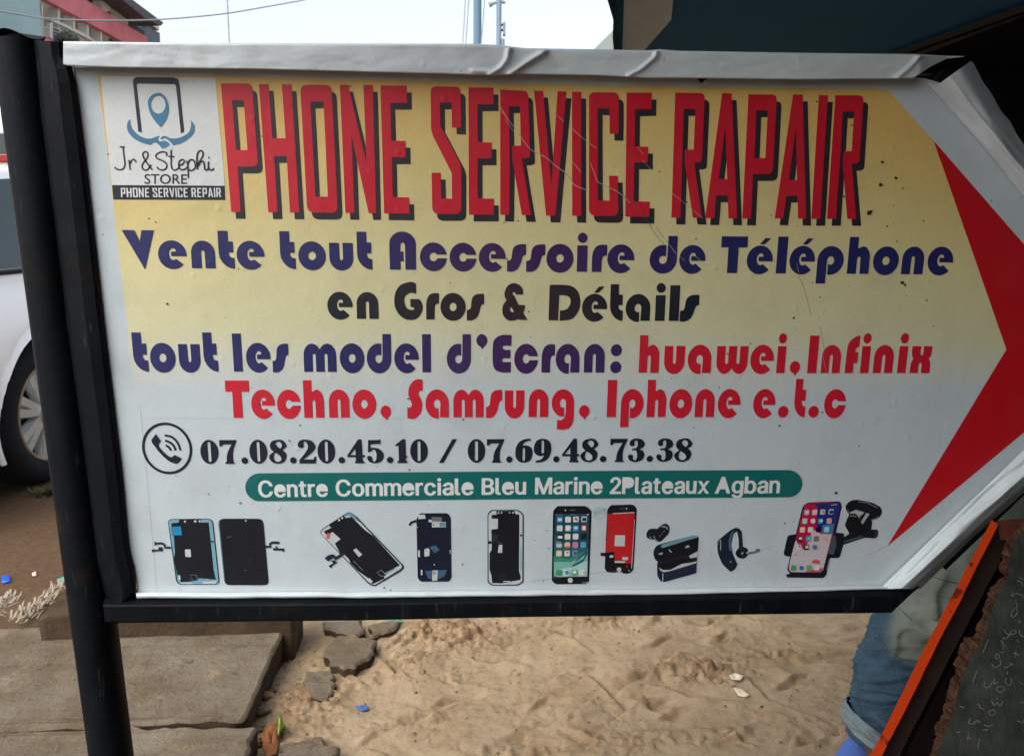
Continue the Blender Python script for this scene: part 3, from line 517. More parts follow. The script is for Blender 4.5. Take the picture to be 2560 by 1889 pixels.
# plain bold face of the address bar, outline points per letter
SANS={'C':[[(.267,-.02),(.221,-.016),(.177,-.005),(.138,.014),(.102,.039),(.072,.071),(.048,.109),(.03,.153),(.02,.201),(.016,.254),(.02,.307),(.03,.355),(.048,.399),(.072,.437),(.102,.469),(.137,.495),(.177,.514),(.221,.525),(.267,.529),(.295,.527),(.322,.523),(.348,.517),(.372,.508),(.396,.496),(.417,.481),(.436,.465),(.454,.446),(.468,.425),(.481,.402),(.49,.377),(.503,.335),(.39,.335),(.381,.361),(.376,.375),(.369,.387),(.362,.399),(.353,.409),(.343,.418),(.332,.425),(.321,.431),(.308,.436),(.295,.44),(.281,.442),(.268,.443),(.242,.44),(.218,.433),(.196,.421),(.177,.405),(.161,.384),(.147,.358),(.136,.328),(.13,.293),(.127,.254),(.13,.215),(.136,.18),(.147,.15),(.161,.125),(.178,.104),(.197,.088),(.218,.076),(.242,.069),(.268,.066),(.281,.067),(.295,.069),(.308,.073),(.321,.077),(.332,.084),(.343,.091),(.353,.1),(.362,.11),(.369,.122),(.376,.134),(.381,.148),(.39,.174),(.503,.174),(.49,.132),(.481,.107),(.469,.084),(.454,.063),(.437,.044),(.417,.028),(.396,.013),(.373,.001),(.348,-.008),(.322,-.015),(.295,-.019)]],'e':[[(.212,-.021),(.173,-.019),(.137,-.01),(.104,.005),(.076,.025),(.053,.05),(.034,.079),(.021,.112),(.013,.148),(.01,.187),(.013,.226),(.02,.262),(.034,.295),(.052,.325),(.075,.35),(.102,.37),(.133,.386),(.168,.395),(.205,.398),(.228,.396),(.251,.393),(.274,.386),(.296,.377),(.317,.365),(.336,.35),(.353,.332),(.368,.311),(.38,.287),(.388,.259),(.393,.228),(.395,.194),(.395,.156),(.051,.156),(.051,.234),(.36,.225),(.292,.183),(.284,.225),(.281,.245),(.276,.263),(.268,.279),(.259,.292),(.249,.303),(.237,.311),(.222,.315),(.205,.317),(.188,.315),(.173,.31),(.16,.302),(.148,.292),(.138,.279),(.131,.264),(.125,.247),(.121,.23),(.12,.211),(.12,.178),(.121,.153),(.126,.131),(.132,.112),(.141,.096),(.151,.083),(.163,.073),(.178,.065),(.194,.061),(.213,.059),(.225,.06),(.236,.062),(.245,.065),(.254,.07),(.262,.075),(.268,.082),(.274,.09),(.279,.099),(.292,.121),(.397,.1),(.38,.066),(.368,.047),(.352,.03),(.334,.015),(.314,.002),(.291,-.008),(.267,-.015),(.24,-.02)]],'n':[[(.138,.226),(.138,-.013),(.029,-.013),(.029,.393),(.136,.393),(.136,.274),(.066,.274),(.094,.325),(.114,.352),(.138,.373),(.166,.387),(.195,.395),(.227,.398),(.256,.396),(.282,.39),(.307,.38),(.329,.366),(.347,.348),(.362,.327),(.373,.301),(.379,.273),(.381,.241),(.381,-.013),(.272,-.013),(.272,.235),(.27,.26),(.264,.28),(.255,.295),(.244,.307),(.229,.313),(.21,.316),(.196,.315),(.184,.311),(.172,.306),(.163,.298),(.154,.288),(.147,.276),(.142,.262),(.139,.246)]],'t':[[(.228,.393),(.228,.314),(-.018,.314),(-.018,.393)],[(.041,.484),(.15,.484),(.15,.098),(.151,.085),(.153,.076),(.154,.07),(.156,.067),(.161,.064),(.17,.063),(.182,.064),(.22,.069),(.242,-.008),(.195,-.016),(.168,-.017),(.133,-.014),(.102,-.005),(.075,.012),(.056,.034),(.044,.061),(.041,.092)]],'r':[[(.029,-.013),(.029,.393),(.136,.393),(.136,.334),(.1,.334),(.104,.346),(.119,.364),(.139,.378),(.162,.389),(.187,.396),(.212,.398),(.23,.398),(.267,.396),(.267,.307),(.227,.311),(.207,.312),(.193,.311),(.181,.308),(.17,.303),(.161,.296),(.153,.287),(.146,.277),(.142,.265),(.139,.252),(.138,.236),(.138,-.013)]],'o':[[(.207,-.021),(.17,-.019),(.136,-.01),(.104,.005),(.076,.025),(.053,.05),(.034,.079),(.021,.112),(.013,.148),(.01,.187),(.013,.227),(.021,.264),(.034,.297),(.053,.326),(.076,.351),(.104,.371),(.136,.386),(.17,.395),(.207,.398),(.245,.395),(.28,.386),(.311,.371),(.339,.351),(.362,.326),(.381,.297),(.394,.264),(.402,.227),(.405,.187),(.402,.148),(.394,.112),(.381,.079),(.362,.05),(.339,.025),(.311,.005),(.28,-.01),(.245,-.019)],[(.207,.06),(.227,.062),(.242,.067),(.256,.076),(.267,.089),(.277,.104),(.285,.122),(.29,.143),(.294,.164),(.295,.187),(.294,.211),(.29,.233),(.285,.253),(.277,.272),(.267,.287),(.256,.3),(.242,.309),(.227,.315),(.207,.317),(.188,.315),(.173,.309),(.16,.3),(.148,.287),(.139,.272),(.131,.254),(.125,.233),(.122,.211),(.12,.187),(.122,.164),(.125,.143),(.131,.122),(.139,.104),(.148,.089),(.16,.076),(.173,.067),(.188,.062)]],'m':[[(.029,-.013),(.029,.393),(.136,.393),(.136,.282),(.074,.282),(.092,.319),(.101,.338),(.114,.354),(.128,.368),(.145,.379),(.162,.388),(.181,.394),(.2,.398),(.22,.399),(.251,.396),(.28,.387),(.304,.37),(.323,.349),(.336,.325),(.353,.281),(.279,.281),(.296,.318),(.306,.336),(.319,.352),(.334,.366),(.352,.378),(.371,.387),(.392,.394),(.414,.398),(.437,.399),(.462,.398),(.486,.392),(.508,.383),(.529,.371),(.547,.355),(.562,.335),(.573,.311),(.579,.285),(.581,.255),(.581,-.013),(.472,-.013),(.472,.253),(.47,.275),(.465,.291),(.457,.302),(.446,.311),(.433,.316),(.418,.317),(.406,.316),(.395,.313),(.386,.308),(.378,.302),(.372,.294),(.367,.284),(.363,.273),(.36,.261),(.359,.247),(.359,-.013),(.25,-.013),(.25,.259),(.248,.276),(.244,.29),(.237,.301),(.226,.31),(.214,.315),(.199,.317),(.189,.316),(.179,.313),(.169,.308),(.16,.302),(.153,.293),(.147,.283),(.142,.27),(.139,.255),(.138,.238),(.138,-.013)]],'c':[[(.207,-.021),(.17,-.019),(.136,-.01),(.104,.005),(.076,.025),(.053,.05),(.034,.079),(.021,.112),(.013,.148),(.01,.187),(.013,.227),(.021,.264),(.034,.297),(.053,.326),(.076,.351),(.104,.371),(.136,.386),(.17,.395),(.207,.398),(.228,.397),(.248,.394),(.267,.39),(.285,.384),(.302,.376),(.319,.367),(.334,.356),(.347,.344),(.359,.33),(.37,.314),(.378,.298),(.393,.268),(.289,.246),(.27,.282),(.255,.3),(.235,.312),(.207,.317),(.188,.315),(.173,.309),(.16,.3),(.148,.287),(.139,.272),(.131,.254),(.125,.233),(.122,.211),(.12,.187),(.122,.164),(.125,.143),(.131,.122),(.139,.104),(.148,.089),(.16,.076),(.173,.067),(.188,.062),(.207,.06),(.235,.064),(.256,.077),(.271,.096),(.29,.133),(.394,.112),(.38,.081),(.371,.064),(.361,.049),(.349,.034),(.335,.022),(.32,.011),(.304,.001),(.286,-.007),(.268,-.013),(.248,-.018),(.228,-.021)]],'i':[[(.029,-.013),(.029,.393),(.138,.393),(.138,-.013)],[(.084,.43),(.067,.431),(.051,.436),(.037,.445),(.026,.456),(.019,.469),(.017,.483),(.019,.497),(.026,.51),(.037,.522),(.051,.53),(.067,.535),(.084,.537),(.101,.535),(.117,.53),(.131,.522),(.141,.51),(.148,.497),(.151,.483),(.148,.469),(.141,.456),(.13,.445),(.117,.436),(.101,.431)]],'a':[[(.16,-.022),(.133,-.02),(.108,-.015),(.084,-.007),(.062,.004),(.043,.019),(.027,.037),(.016,.058),(.009,.082),(.006,.108),(.008,.13),(.013,.15),(.023,.168),(.035,.182),(.049,.195),(.066,.205),(.083,.212),(.101,.219),(.12,.224),(.175,.233),(.229,.24),(.249,.246),(.252,.258),(.252,.256),(.251,.27),(.249,.281),(.245,.29),(.241,.298),(.236,.305),(.229,.31),(.22,.314),(.209,.317),(.196,.318),(.181,.317),(.169,.314),(.16,.31),(.135,.291),(.11,.258),(.007,.283),(.03,.319),(.045,.339),(.063,.356),(.083,.37),(.104,.38),(.126,.388),(.149,.393),(.171,.397),(.195,.398),(.244,.392),(.263,.387),(.281,.381),(.299,.371),(.316,.36),(.331,.344),(.344,.326),(.353,.305),(.359,.28),(.361,.252),(.361,-.013),(.253,-.013),(.253,.039),(.284,.039),(.27,.016),(.256,.005),(.241,-.004),(.224,-.011),(.205,-.017),(.183,-.021)],[(.17,.059),(.188,.06),(.203,.064),(.216,.07),(.227,.079),(.236,.089),(.243,.1),(.248,.112),(.25,.125),(.252,.139),(.253,.17),(.267,.169),(.236,.163),(.204,.158),(.18,.155),(.142,.146),(.133,.142),(.127,.136),(.122,.131),(.119,.124),(.117,.116),(.116,.105),(.117,.095),(.118,.087),(.121,.08),(.125,.074),(.131,.069),(.138,.065),(.148,.061),(.158,.059)]],'l':[[(.139,-.016),(.107,-.013),(.079,-.004),(.056,.011),(.04,.031),(.031,.056),(.029,.084),(.029,.522),(.138,.522),(.138,.099),(.138,.085),(.14,.075),(.141,.07),(.139,.068),(.14,.066),(.147,.065),(.158,.066),(.188,.07),(.209,-.008),(.165,-.014)]],'B':[[(.036,-.013),(.036,.522),(.242,.522),(.277,.52),(.31,.513),(.34,.502),(.365,.488),(.386,.47),(.402,.449),(.413,.425),(.42,.4),(.422,.374),(.421,.352),(.416,.332),(.408,.314),(.397,.299),(.385,.286),(.37,.275),(.355,.266),(.338,.259),(.339,.257),(.339,.273),(.337,.272),(.357,.266),(.376,.257),(.394,.244),(.41,.228),(.423,.21),(.434,.188),(.44,.163),(.442,.136),(.44,.109),(.433,.084),(.421,.06),(.404,.039),(.382,.021),(.355,.006),(.323,-.005),(.287,-.011),(.247,-.013)],[(.149,.07),(.244,.07),(.277,.073),(.299,.079),(.314,.09),(.324,.103),(.329,.119),(.331,.137),(.33,.151),(.327,.164),(.322,.177),(.315,.188),(.306,.198),(.294,.206),(.281,.212),(.266,.216),(.247,.218),(.149,.218)],[(.149,.299),(.237,.299),(.253,.3),(.266,.303),(.278,.308),(.288,.315),(.296,.324),(.303,.334),(.308,.345),(.311,.358),(.312,.372),(.31,.39),(.305,.406),(.296,.419),(.283,.43),(.265,.436),(.239,.438),(.149,.438)]],'u':[[(.183,-.018),(.154,-.016),(.128,-.011),(.103,-.001),(.081,.013),(.063,.031),(.048,.053),(.037,.078),(.031,.107),(.029,.139),(.029,.393),(.138,.393),(.138,.145),(.14,.119),(.146,.1),(.155,.084),(.166,.073),(.181,.066),(.201,.063),(.214,.065),(.226,.068),(.237,.074),(.247,.081),(.255,.091),(.262,.103),(.267,.117),(.271,.134),(.272,.153),(.272,.393),(.381,.393),(.381,-.013),(.274,-.013),(.274,.105),(.343,.105),(.315,.054),(.295,.026),(.271,.006),(.244,-.008),(.214,-.016)]],'M':[[(.036,-.013),(.036,.522),(.168,.522),(.3,.192),(.31,.163),(.322,.127),(.334,.088),(.354,.036),(.275,.036),(.295,.087),(.307,.125),(.319,.163),(.33,.192),(.46,.522),(.592,.522),(.592,-.013),(.48,-.013),(.48,.291),(.48,.327),(.481,.369),(.482,.413),(.483,.47),(.546,.47),(.52,.405),(.505,.358),(.49,.317),(.478,.286),(.358,-.013),(.27,-.013),(.148,.286),(.137,.316),(.122,.357),(.106,.403),(.078,.47),(.142,.47),(.144,.416),(.145,.372),(.146,.329),(.146,.291),(.146,-.013)]],'2':[[(.04,-.013),(.04,.053),(.217,.238),(.264,.291),(.274,.305),(.282,.319),(.289,.332),(.293,.345),(.295,.358),(.296,.371),(.295,.387),(.292,.4),(.287,.412),(.281,.422),(.272,.43),(.263,.437),(.251,.442),(.238,.445),(.224,.446),(.208,.445),(.195,.442),(.184,.436),(.174,.428),(.166,.419),(.16,.407),(.155,.394),(.152,.379),(.149,.349),(.04,.349),(.044,.393),(.052,.422),(.065,.449),(.084,.472),(.106,.492),(.132,.508),(.161,.52),(.192,.526),(.225,.529),(.258,.527),(.289,.52),(.317,.508),(.342,.493),(.364,.474),(.382,.452),(.395,.427),(.403,.401),(.405,.373),(.404,.352),(.4,.332),(.393,.313),(.384,.293),(.371,.272),(.355,.251),(.336,.227),(.312,.2),(.284,.171),(.177,.055),(.177,.07),(.413,.07),(.413,-.013)]],'P':[[(.036,-.013),(.036,.522),(.236,.522),(.275,.519),(.312,.512),(.344,.499),(.371,.482),(.394,.461),(.411,.436),(.423,.408),(.43,.379),(.433,.348),(.43,.316),(.423,.287),(.411,.259),(.394,.234),(.371,.213),(.344,.196),(.312,.183),(.276,.175),(.236,.173),(.085,.173),(.085,.256),(.232,.256),(.254,.257),(.272,.261),(.285,.268),(.296,.276),(.305,.287),(.311,.299),(.316,.314),(.319,.33),(.32,.348),(.319,.365),(.316,.381),(.311,.396),(.305,.408),(.296,.418),(.285,.427),(.272,.433),(.254,.437),(.231,.439),(.149,.439),(.149,-.013)]],'x':[[(-.012,-.01),(.178,.23),(.178,.158),(-.004,.389),(.113,.393),(.168,.313),(.2,.26),(.242,.195),(.141,.195),(.182,.26),(.213,.313),(.269,.393),(.385,.389),(.202,.156),(.201,.227),(.391,-.009),(.274,-.013),(.211,.078),(.179,.129),(.138,.192),(.239,.193),(.199,.129),(.168,.078),(.104,-.013)]],'A':[[(-.018,-.013),(.185,.522),(.293,.522),(.497,-.013),(.378,-.013),(.264,.298),(.241,.368),(.2,.492),(.277,.492),(.236,.367),(.213,.298),(.102,-.013)],[(.086,.129),(.086,.212),(.394,.212),(.394,.129)]],'g':[[(.207,-.164),(.178,-.163),(.151,-.159),(.126,-.152),(.104,-.143),(.084,-.133),(.066,-.12),(.052,-.106),(.039,-.091),(.017,-.064),(.107,-.024),(.139,-.057),(.146,-.064),(.154,-.07),(.164,-.076),(.175,-.08),(.189,-.083),(.206,-.084),(.231,-.082),(.251,-.075),(.267,-.065),(.278,-.05),(.285,-.031),(.287,-.005),(.287,.055),(.318,.055),(.305,.033),(.293,.022),(.279,.012),(.263,.004),(.243,-.003),(.22,-.007),(.195,-.008),(.161,-.006),(.13,.002),(.1,.015),(.074,.034),(.052,.057),(.034,.084),(.02,.116),(.013,.152),(.01,.191),(.013,.23),(.02,.266),(.033,.299),(.051,.328),(.073,.352),(.099,.372),(.129,.386),(.161,.395),(.196,.398),(.221,.396),(.244,.392),(.264,.385),(.281,.376),(.295,.366),(.307,.354),(.32,.332),(.289,.332),(.289,.393),(.396,.393),(.396,-.009),(.394,-.042),(.385,-.072),(.37,-.097),(.35,-.119),(.327,-.135),(.3,-.148),(.27,-.157),(.239,-.162)],[(.205,.072),(.223,.074),(.238,.079),(.25,.086),(.261,.097),(.27,.11),(.278,.126),(.284,.145),(.287,.168),(.288,.193),(.287,.217),(.284,.239),(.278,.259),(.27,.276),(.261,.29),(.25,.301),(.237,.31),(.223,.315),(.205,.317),(.187,.315),(.172,.31),(.159,.301),(.148,.289),(.139,.275),(.131,.257),(.125,.238),(.122,.216),(.12,.193),(.122,.169),(.125,.147),(.131,.128),(.139,.111),(.148,.098),(.159,.087),(.172,.079),(.187,.074)]],'b':[[(.23,-.021),(.204,-.02),(.182,-.016),(.162,-.008),(.145,.001),(.131,.012),(.119,.023),(.106,.046),(.136,.046),(.136,-.013),(.029,-.013),(.029,.522),(.138,.522),(.138,.332),(.106,.332),(.119,.354),(.13,.365),(.144,.375),(.161,.384),(.181,.392),(.204,.396),(.229,.398),(.264,.395),(.296,.386),(.326,.372),(.352,.352),(.374,.327),(.392,.298),(.404,.265),(.412,.229),(.414,.189),(.412,.149),(.404,.112),(.392,.079),(.374,.05),(.353,.025),(.327,.005),(.297,-.01),(.264,-.019)],[(.22,.06),(.238,.062),(.252,.067),(.265,.076),(.276,.088),(.286,.103),(.293,.121),(.299,.142),(.303,.165),(.304,.189),(.303,.214),(.299,.236),(.294,.256),(.286,.274),(.276,.289),(.265,.301),(.253,.309),(.238,.315),(.22,.317),(.203,.315),(.188,.31),(.175,.301),(.164,.29),(.155,.275),(.147,.258),(.142,.238),(.138,.215),(.137,.189),(.138,.164),(.142,.141),(.148,.12),(.155,.102),(.165,.087),(.176,.076),(.189,.067),(.203,.062)]]}
from mathutils.geometry import delaunay_2d_cdt
def fill_union(cs):                                         # overlapping outlines joined, counters kept open
    ar = lambda c: sum(c[i][0] * c[(i + 1) % len(c)][1] - c[(i + 1) % len(c)][0] * c[i][1] for i in range(len(c)))
    sg = ar(max(cs, key=lambda c: abs(ar(c)))); vs = []; fs = []; es = []; holes = []
    for c in cs:
        k = len(vs); vs += [Vector(p) for p in c]
        if ar(c) * sg > 0: fs.append(list(range(k, k + len(c))))
        else:
            holes.append(c); es += [(k + i, k + (i + 1) % len(c)) for i in range(len(c))]
    r = delaunay_2d_cdt(vs, es, fs, 1, 1e-5)
    def inside(c, x, y):
        o = False
        for i in range(len(c)):
            (x1, y1), (x2, y2) = c[i - 1], c[i]
            if (y1 > y) != (y2 > y) and x < (x2 - x1) * (y - y1) / (y2 - y1) + x1: o = not o
        return o
    out = []
    for f in r[2]:
        x = sum(r[0][k].x for k in f) / len(f); y = sum(r[0][k].y for k in f) / len(f)
        if not any(inside(h, x, y) for h in holes): out.append(tuple(f))
    return [tuple(v) for v in r[0]], out
adr = MB()
bl = lambda x: float(np.interp(x, [640, 735, 1000, 1357, 1820, 1950], [1241.3, 1240.4, 1237.2, 1233.6, 1231.8, 1231]))
_cap = max(p[1] for p in SANS['B'][0])
for w, a, b in (("Centre", 645.8, 820), ("Commerciale", 839.4, 1184), ("Bleu", 1204, 1315.3), ("Marine", 1337.4, 1506.4), ("2Plateaux", 1524.6, 1773.3), ("Agban", 1787, 1949.4)):
    bb = [(min(p[0] for c in SANS[ch] for p in c), max(p[0] for c in SANS[ch] for p in c)) for ch in w]
    gp = .035; tot = sum(q[1] - q[0] for q in bb) + gp * (len(w) - 1); x = a
    for ch, q in zip(w, bb):
        kx = (b - a) / tot; mid = x + (q[1] - q[0]) * kx / 2; y0 = bl(mid)
        X0, Z0 = P(x, y0 - 15).x, P(mid, y0).z; kX = P(x + 100, y0).x - P(x, y0).x; kZ = P(mid, y0 - 41).z - Z0
        pts2, tr = fill_union(SANS[ch])
        vs = [Vector((X0 + kX * (p[0] - q[0]) * kx / 100, SY - 3 * LAY, Z0 + kZ * p[1] / _cap)) for p in pts2]
        adr.add(vs, [t if (vs[t[1]] - vs[t[0]]).cross(vs[t[2]] - vs[t[0]]).y < 0 else t[::-1] for t in tr], m_pale)
        x += (q[1] - q[0] + gp) * kx
adr.build("address_lettering", root)
# ---- logo
LG = lambda p: (240 + p[0] / 5.006, 180 + p[1] / 5.006) + tuple(p[2:])
logo = MB()
flat(logo, [[(252, 190), (538, 194), (541, 224), (562, 464.6), (280, 462.7), (262, 300)]], m_pale, 2 * LAY)
flat(logo, [[(280, 462.7), (561.6, 464.6), (563, 500), (283.3, 499)]], m_navy, 2 * LAY)
flat(logo, [[LG(p)[:2] for p in [(528,745),(462,130),(466,100),(480,80),(510,66),(970,70),(1010,82),(1035,110),(1046,160),(1103,735),(1090,760),(1062,768),(1000,175),(985,155),(520,148),(510,170),(575,762)]]], m_navy, 3 * LAY)
m_lb = ink(66, 126, 164)
pin = smooth_closed([(780,262),(700,290),(655,350),(652,420),(680,520),(740,620),(812,695,1),(870,620),(908,520),(912,430),(880,330),(830,278)])
flat(logo, [[LG(p)[:2] for p in pin], [LG(p)[:2] for p in ell(780, 412, 90, 110)]], m_lb, 3 * LAY)
for a in ([(428,592,1),(400,620),(387,680),(405,755),(470,830),(560,880),(660,912),(695,910,1),(715,890),(745,885),(790,915),(835,970,1),(850,945,1),(870,960,1),(885,935,1),(905,945,1),(908,922,1),(930,915,1),(900,880),(850,860),(815,870),(785,860),(780,835),(800,800,1),(760,808),(690,832),(620,830),(540,795),(470,730),(435,660)],
          [(1178,600,1),(1190,650),(1170,740),(1110,795),(1020,828),(940,830),(900,815),(855,800),(820,815),(808,838,1),(830,845),(860,830),(900,850),(955,905),(960,920,1),(1050,900),(1140,850),(1215,780),(1238,710),(1225,650)]):
    flat(logo, [[LG(p)[:2] for p in smooth_closed(a)]], m_lb, 3 * LAY)
def pen(mb, pts, w, m, off, to=lambda p: p, sp=True):
    pl = spline(pts) if sp and len(pts) > 2 else pts
    L, R = stroke(pl, w)
    vs = [P(*to(p)[:2], off) for p in L + R]; n = len(L)
    fs = [(i, n + i, n + i + 1, i + 1) for i in range(n - 1)]
    mb.add(vs, [f if (vs[f[1]] - vs[f[0]]).cross(vs[f[2]] - vs[f[0]]).y < 0 else f[::-1] for f in fs], m)
k = 0
for s in ([(295,938),(360,940)], [(338,942),(350,1050),(362,1150),(345,1205),(300,1225),(255,1212),(232,1190)], [(412,1100),(428,1225)], [(428,1150),(445,1110),(475,1095),(505,1132)],
          [(705,1225),(660,1170),(600,1080),(585,1035),(600,1005),(630,1000),(650,1035),(630,1090),(590,1140),(575,1185),(595,1222),(640,1225),(670,1190),(690,1160)],
          [(880,1052),(885,1020),(860,1003),(800,1005),(750,1040),(762,1080),(830,1110),(880,1150),(880,1200),(835,1228),(785,1215),(762,1190)],
          [(940,975),(940,1080),(942,1180),(962,1222),(1000,1225),(1040,1195)], [(905,1057),(980,1060)],
          [(1035,1172),(1080,1155),(1105,1118),(1080,1095),(1042,1120),(1035,1180),(1060,1220),(1105,1218),(1150,1185)],
          [(1135,1110),(1150,1200),(1155,1328)], [(1145,1165),(1170,1108),(1215,1102),(1240,1150),(1235,1205),(1190,1235),(1158,1220)],
          [(1268,1222),(1262,1100),(1268,1030),(1290,992),(1320,987),(1340,1020),(1320,1080),(1280,1140),(1275,1180),(1310,1125),(1342,1122),(1355,1170),(1362,1218),(1392,1228),(1408,1190)],
          [(1407,1120),(1405,1190),(1425,1225),(1455,1225),(1475,1205)], [(1404,1064),(1416,1076)]):
    k += 1; pen(logo, s, 19, m_navy, 3 * LAY + k * .00002, LG)
font_word(logo, "STORE", 361, 467.7, (459.5, 459.8), (433.7, 434.5), m_navy, 3 * LAY, .008, .735)
for w, a, b in (("PHONE", 302, 373.5), ("SERVICE", 381.8, 469.7), ("REPAIR", 478.7, 552.6)):
    ws = [CAPS[c][1] * (1.0 if c not in 'I' else .9) for c in w]; gap = .05; tot = sum(ws) + gap * (len(w) - 1); x = a
    for c, wd in zip(w, ws):
        xb = x + wd / tot * (b - a)
        cs = [[(x + (xb - x) * p[0] - (1 - p[1]) * -1.6 - 1.0, 493.0 + (469.8 - 493.0) * p[1]) for p in q] for q in CAPS[c][0]]
        flat(logo, cs, m_pale, 3 * LAY); x = xb + gap / tot * (b - a)
logo.build("logo", root)
# ---- telephone badge
C1 = lambda p: (340 + p[0] / 5.5975, 1040 + p[1] / 5.5975) + tuple(p[2:])
bad = MB()
def tilt(rx, ry): return [(434 + x + y * .09, 449 + y) for x, y in ell(0, 0, rx, ry, n=48)]
flat(bad, [[C1(p)[:2] for p in tilt(350, 362)], [C1(p)[:2] for p in tilt(314, 326)]], m_navy, 2 * LAY)
flat(bad, [[C1(p)[:2] for p in smooth_closed([(278,248,1),(350,350,1),(325,380),(318,410),(350,460),(430,540),(490,572),(515,562),(540,540,1),(642,592,1),(590,655),(540,660),(450,620),(340,520),(260,420),(225,370),(215,330,1)])]], m_navy, 2 * LAY)
for s in ([(400,268),(500,290),(580,370),(622,478)], [(408,340),(480,370),(530,420),(554,478)], [(415,408),(455,430),(490,478)]): pen(bad, s, 30, m_navy, 2 * LAY, C1)
bad.build("phone_badge", root)
# ---- the row of product pictures printed along the bottom
def picture(name, label, o, s, layers):
    mb = MB(); off = 2 * LAY
    for rgb, *cs in layers:
        off += .00004
        m = ink(*rgb)
        for c in cs:
            if isinstance(c, tuple) and c[0] == 'pen': pen(mb, c[2], c[1], m, off, lambda p: (o[0] + p[0] / s, o[1] + p[1] / s), False)
            else: flat(mb, [[(o[0] + p[0] / s, o[1] + p[1] / s) for p in rounded(c)]], m, off)
    q = mb.build(name, root); q['label'] = label; return q
K = (20, 24, 34); K2 = (30, 40, 58); GR = (196, 206, 206); BLU = (120, 172, 194)
def sq(x, y, w, h, r=12, sh=0): return [(x, y, r), (x + w, y, r), (x + w + sh, y + h, r), (x + sh, y + h, r)]
o1, s1 = (370, 1270), 6.397
picture("screen_picture", "printed phone screen back with pale blue rim and blue square", o1, s1, [
    ((34, 62, 84), [(312,170,80),(1035,165,90),(1148,1220,80),(455,1220,90)]),
    (BLU, [(326,182,70),(1022,178,80),(1132,1208,60),(480,1208,70)]),
    (K, [(375,238),(490,225),(505,172),(850,170),(850,228),(970,226),(1000,500),(1050,980),(1088,1140),(920,1130),(900,1150),(780,1150),(720,1165),(530,1180),(465,1060),(415,800),(432,700),(410,440),(378,420)]),
    ((30, 140, 200), [(395,295),(525,288),(540,430),(410,432)]), ((90, 130, 150), [(365,310),(395,305),(408,425),(375,420)]),
    (GR, [(590,655,15),(680,655,15),(690,778,15),(597,775,15)], [(535,1188),(715,1192),(715,1208),(535,1208)], [(480,1065),(515,1070),(522,1140),(490,1140)], [(875,1170),(1100,1160),(1075,1205),(875,1205)]),
    ((120, 170, 170), [(800,1120),(980,1125),(980,1150),(800,1150)]), (GR, [(575,195,8),(605,195,8),(605,225,8),(575,225,8)], [(735,190,15),(775,190,15),(775,225,15),(735,225,15)], [(810,190,15),(845,190,15),(845,222,15),(810,222,15)]),
    (K, [(1005,520),(1045,520),(1048,545),(1008,545)]), ((110, 130, 140), ('pen', 8, [(790,1140),(775,1065),(680,1068),(695,1140),(740,1142)])),
    (K2, ('pen', 34, [(360,628),(270,630),(262,590),(230,560),(105,562)]), [(165,620),(230,620),(230,685),(90,690),(85,700),(60,700),(60,655),(165,660)], [(100,528),(130,545),(125,592),(105,592)])])
picture("screen_picture", "printed black phone screen seen from the front", o1, s1, [
    ((70, 104, 122), [(1118,170,90),(1840,165,90),(1932,1225,70),(1225,1225,80)]), (K, [(1138,165,80),(1835,165,90),(1930,1228,75),(1240,1228,80)]),
    (GR, [(1550,188,12),(1575,188,12),(1575,212,12),(1550,212,12)]), ((90, 88, 84), ('pen', 14, [(1255,472),(1335,446)]), ('pen', 14, [(1530,990),(1575,992)])),
    (K2, ('pen', 40, [(1880,612),(1960,615),(1945,570),(1985,548),(2100,552)]), [(1995,630),(2040,640),(2040,605),(2060,605),(2065,640),(2178,640),(2178,695),(2150,690),(2150,675),(2005,675)])])
o2, s2 = (780, 1260), 6.051
picture("screen_picture", "printed phone screen back lying tilted with red sticker", o2, s2, [
    ((40, 52, 62), [(105,420,70),(200,340),(560,105,110),(660,170,40),(1405,945,90),(1350,1010),(940,1248,90),(860,1210,40)]),
    (GR, [(120,425,60),(210,350),(555,125,90),(640,180,40),(1385,950,70),(930,1228,60),(860,1180,40)]),
    ((110, 150, 175), [(480,165),(560,120,70),(630,150,40),(720,270),(630,220),(560,170),(500,190)]),
    (K, [(215,340),(480,170),(510,205),(600,190),(800,390),(930,480),(1330,920),(1250,960),(1090,1090),(1100,1120),(910,1210),(840,1110),(700,1010),(580,890),(560,830),(480,750),(430,750),(345,590),(430,525),(310,415),(260,450),(215,460),(178,410),(250,375),(300,350)]),
    (GR, [(622,690),(668,665),(760,758),(710,798)], [(235,320,20),(270,320,20),(270,355,20),(235,355,20)], [(392,220,14),(425,220,14),(425,252,14),(392,252,14)], [(440,190,14),(472,190,14),(472,220,14),(440,220,14)], [(870,1110),(920,1170),(900,1185),(845,1130)], [(1110,1075),(1215,1015),(1222,1030),(1115,1090)], [(1240,1000),(1340,930),(1365,945),(1245,1020)]),
    ((220, 90, 110), [(228,430,10),(282,445,10),(262,528,10),(212,515,10)]), ((110, 170, 185), [(1095,1040),(1250,965),(1262,980),(1105,1062)]),
    ((150, 150, 150), ('pen', 8, [(1090,1085),(1045,1085),(985,1030),(1050,992),(1100,1050)]), ('pen', 6, [(625,850),(690,915)]), ('pen', 6, [(705,930),(770,1000)])),
    (K2, ('pen', 46, [(500,730),(340,830)]), [(190,815),(240,770,30),(320,748,30),(372,800),(300,825),(245,865)], [(290,850),(340,845),(382,880),(305,930),(290,970),(248,930),(320,890)])])
